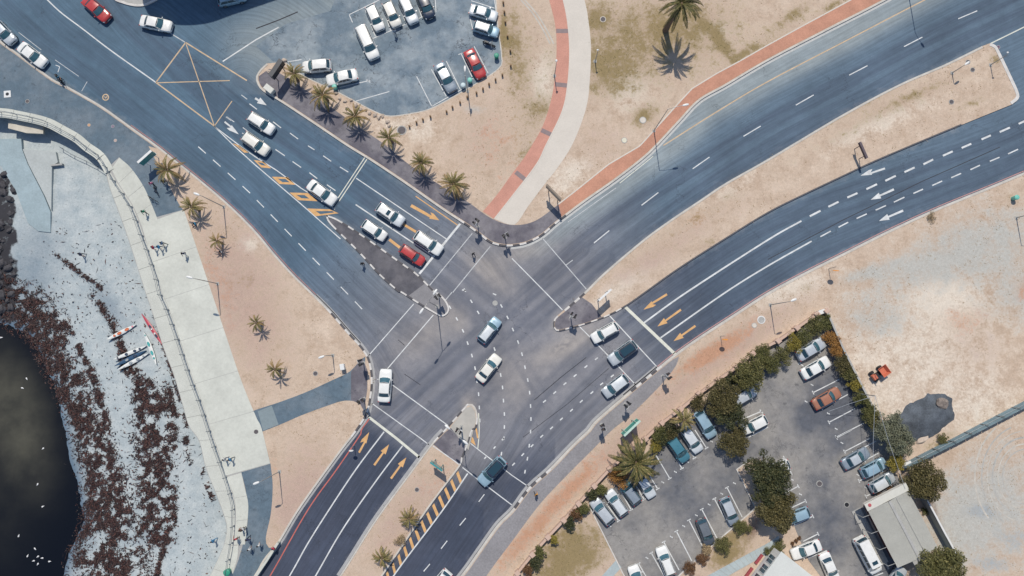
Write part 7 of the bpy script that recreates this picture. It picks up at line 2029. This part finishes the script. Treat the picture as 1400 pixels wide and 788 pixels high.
# overhead wires over the lower car park
M_WIRE = plain('pale_cable', (.42, .45, .48), .6, .1)
pole = thing('cable_post', 'thin post carrying pale cables over the right hand bays', 'post', (*G(1170.5, 538, zL), zL))
MB().tube([(0, 0, 0), (0, 0, 5.2)], .06, 6).build('pole', M_POLE, pole)
cb = Vector((*G(1170.5, 538, zL), zL+5.2))
for q, zz in ((Z(3, 3, (570, 335))[0], 2.6), (Z(3, 3, (740, 318))[0], 3.2), (Z(2, 3, (330, 640))[0], 1.2)):
    e = Vector((*G(*q, zL+zz), zL+zz)); m_ = (cb+e)/2-Vector((0, 0, .35))
    MB().tube([(0, 0, 5.2), tuple(m_-Vector((cb.x, cb.y, zL))), tuple(e-Vector((cb.x, cb.y, zL)))], .022, 5).build('cable', M_WIRE, pole)

# ------------------------------------------------------------------ people
def person_mesh(pose):
    V, E, R, T = [], [], [], []
    def v(p, r, t): V.append(Vector(p)); R.append(r if isinstance(r, tuple) else (r, r)); T.append(t); return len(V)-1
    def e(a, b): E.append((a, b))
    sit = pose == 'sit'
    hz = .28 if sit else .93
    pel = v((0, 0, hz), (.15, .11), 1)
    bel = v((.01, 0, hz+.18), (.14, .10), 0); che = v((.0, 0, hz+.36), (.165, .115), 0); nb = v((.0, 0, hz+.50), (.09, .08), 0); nk = v((.02, 0, hz+.57), .055, 2); hd = v((.035, 0, hz+.67), (.085, .095), 2); ht = v((.03, 0, hz+.78), (.07, .08), 3)
    for a, b in ((pel, bel), (bel, che), (che, nb), (nb, nk), (nk, hd), (hd, ht)): e(a, b)
    nose = v((.125, 0, hz+.665), .016, 2); e(hd, nose)
    for s in (1, -1):
        w = s if pose == 'walk' else 0
        sh = v((0, s*.17, hz+.46), .062, 0); e(che, sh)
        if pose == 'reach' and s > 0: el, wr = (.22, s*.22, hz+.30), (.42, s*.16, hz+.32)
        elif sit: el, wr = (.12, s*.23, hz+.22), (.32, s*.14, hz+.16)
        else: el, wr = (-.02-.10*w, s*.23, hz+.20), (.06-.18*w, s*.24, hz-.03)
        ei = v(el, .046, 2 if pose != 'walk' else 0); wi = v(wr, .034, 2); e(sh, ei); e(ei, wi)
        d = (Vector(wr)-Vector(el)).normalized()
        pm = v(Vector(wr)+d*.08, (.040, .022), 2); e(wi, pm)
        for k in range(4):
            f1 = v(Vector(wr)+d*.13+Vector((.030-.02*k, 0, 0)), .010, 2); f2 = v(Vector(wr)+d*(.165-.01*abs(k-1))+Vector((.034-.02*k, -s*.018, 0)), .008, 2); e(pm, f1); e(f1, f2)
        th = v(Vector(wr)+d*.09+Vector((.055, -s*.012, 0)), .010, 2); e(wi, th)
        if sit: kn, an, to = (.40, s*.13, hz+.14), (.52, s*.13, .08), (.68, s*.14, .04)
        else: kn, an, to = (.02+.18*w, s*.10, .50), (-.04+.26*w if w >= 0 else -.30, s*.10, .09 if w >= 0 else .14), (.12+.26*w if w >= 0 else -.16, s*.11, .045)
        hp = v((0, s*.095, hz-.04), .095, 1); e(pel, hp)
        ki = v(kn, .062, 1); e(hp, ki); ai = v(an, .045, 1); e(ki, ai); ti = v(to, .042, 4); e(ai, ti)
    me = bpy.data.meshes.new('person'); me.from_pydata(V, E, []); me.update()
    o = bpy.data.objects.new('tmp', me); COL.objects.link(o)
    sk = o.modifiers.new('s', 'SKIN'); sk.use_smooth_shade = True
    for i, sv in enumerate(me.skin_vertices[0].data): sv.radius = R[i]; sv.use_root = (i == 0)
    o.modifiers.new('u', 'SUBSURF').levels = 1
    dg = bpy.context.evaluated_depsgraph_get(); out = bpy.data.meshes.new_from_object(o.evaluated_get(dg))
    bpy.data.objects.remove(o)
    P = np.array(V); C = np.array([p.center for p in out.polygons])
    D = ((C[:, None]-P[None])**2).sum(2); idx = np.array(T)[D.argmin(1)]
    out.materials.clear()
    for _ in range(5): out.materials.append(M_BLACK)
    out.polygons.foreach_set('material_index', idx.astype(np.int32)); out.polygons.foreach_set('use_smooth', [True]*len(out.polygons))
    out.name = 'person'
    return out, hz
PM = {k: person_mesh(k) for k in ('stand', 'walk', 'sit', 'reach')}
CL = {}
def cloth(c):
    if c not in CL: CL[c] = plain('cloth_%d' % len(CL), c, .9, .12, 6.)
    return CL[c]
M_SHOE = plain('shoe', (.05, .05, .055), .8, .1)
def person(px, py, deg, pose, top, legs, label, z=zL, skin=(.30, .17, .11), hair=(.02, .016, .014), up=1.2, lift=0.0, lay=None, hat=None, group=None):
    me, hz = PM[pose]
    x, y = G(px, py, z+(up if pose != 'sit' else .6))
    o = bpy.data.objects.new('person', me); o.location = (x, y, z+lift); o.rotation_euler = (0, 0, math.radians(deg)) if lay is None else (0, lay, math.radians(deg)); link(o)
    for i, c in enumerate((top, legs, skin, hair, None)):
        o.material_slots[i].link = 'OBJECT'; o.material_slots[i].material = cloth(c) if c else M_SHOE
    tag(o, label, 'person', group)
    hm = MB(); hm.grid([[(.025+r*math.cos(w)*1.05, r*math.sin(w), hz+zz) for w in [2*PI*k/10 for k in range(10)]] for r, zz in ((.100, .66), (.112, .71), (.105, .77), (.075, .815), (.01, .83))], 0, True)
    hm.build('hat' if hat else 'hair', cloth(hat or hair), o, smooth_sh=True)
    return o
DK, WH, BLU, RD, NV = (.025, .028, .035), (.62, .62, .60), (.04, .22, .42), (.50, .05, .08), (.03, .04, .10)
person(*Z(1, 0, (812, 200))[0], -70, 'walk', (.62, .22, .34), DK, 'person in pink walking a bicycle on the blue promenade', zL+.014)
person(*Z(1, 0, (878, 188))[0], -40, 'stand', DK, DK, 'person in black standing half under the bushy palm', zL)
person(*Z(1, 0, (770, 352))[0], -60, 'walk', (.03, .26, .14), DK, 'person in green walking on the pale slabs with a long shadow', zL+.03)
person(*Z(1, 0, (822, 545))[0], 0, 'walk', RD, BLU, 'person in red, left one of the pair on the slabs', zL+.03)
person(*Z(1, 0, (853, 542))[0], 0, 'walk', (.05, .30, .55), (.10, .12, .16), 'person in light blue right beside the one in red', zL+.03)
person(*Z(1, 0, (870, 522))[0], -20, 'walk', (.12, .20, .32), DK, 'person in slate blue just above the pair on the slabs', zL+.03)
person(*Z(1, 0, (985, 578))[0], -75, 'walk', NV, WH, 'person in navy walking alone on the slabs', zL+.03)
person(*Z(1, 0, (1050, 420))[0], 200, 'sit', (.05, .34, .55), DK, 'person in bright blue sitting in the palm shade', zL)
person(*Z(1, 0, (1190, 568))[0], 230, 'sit', WH, NV, 'person in white sitting at the foot of the small dry palm', zL)
person(*Z(3, 0, (1205, 160))[0], 20, 'walk', WH, NV, 'person in white, left one of two by the lower railing', zL+.03)
person(*Z(3, 0, (1238, 160))[0], 200, 'walk', BLU, DK, 'person in blue, right one of two by the lower railing', zL+.03)
person(*Z(3, 0, (1293, 540))[0], 30, 'stand', (.20, .10, .08), WH, 'person in brown standing on the narrow slab by the railing', zL+.03)
person(*Z(3, 0, (1310, 536))[0], 210, 'stand', WH, DK, 'person in white facing the one in brown', zL+.03)
person(*Z(3, 0, (1268, 590))[0], 100, 'reach', RD, DK, 'person in red leaning at the railing', zL+.03)
person(*Z(3, 0, (1330, 592))[0], 60, 'walk', NV, DK, 'person in navy stepping onto the lower promenade', zL+.014)
person(*Z(3, 0, (1340, 645))[0], 90, 'walk', WH, (.4, .4, .4), 'person in white on the lower promenade, left of two', zL+.014)
person(*Z(3, 1, (12, 625))[0], 120, 'walk', WH, (.45, .45, .46), 'person in white on the lower promenade, right of two', zL+.014)
p_ = beach_pt(*Z(3, 0, (1145, 600))[0]); person(*Z(3, 0, (1145, 600))[0], 200, 'walk', BLU, BLU, 'person in blue walking on the sand near the wall', p_[2]+.02)
p_ = beach_pt(*Z(1, 0, (430, 582))[0]); person(*Z(1, 0, (430, 582))[0], 10, 'walk', NV, DK, 'person in dark clothes alone on the upper beach', p_[2]+.02)
person(*Z(1, 1, (570, 632))[0], -60, 'stand', DK, DK, 'person in black standing by the kerb of the dark island', 0.0)
person(*Z(1, 1, (1170, 580))[0], -60, 'walk', DK, (.06, .06, .08), 'person in black crossing between the crossing lines', 0.0)
person(*Z(0, 1, (745, 168))[0], -80, 'walk', (.28, .34, .42), (.12, .14, .18), 'person in grey walking behind the parked hatchbacks', .006)
person(*Z(3, 2, (130, 350))[0], 120, 'walk', (.62, .30, .06), DK, 'person in an orange top walking on the footway', zL+.012)
person(*Z(3, 1, (92, 640))[0], 60, 'stand', RD, NV, 'person in red and navy at the end of the low pale wall', zL)
person(79.5, 106, -53, 'reach', (.05, .16, .24), DK, 'person in teal beside the black motorcycle', zL+.014)
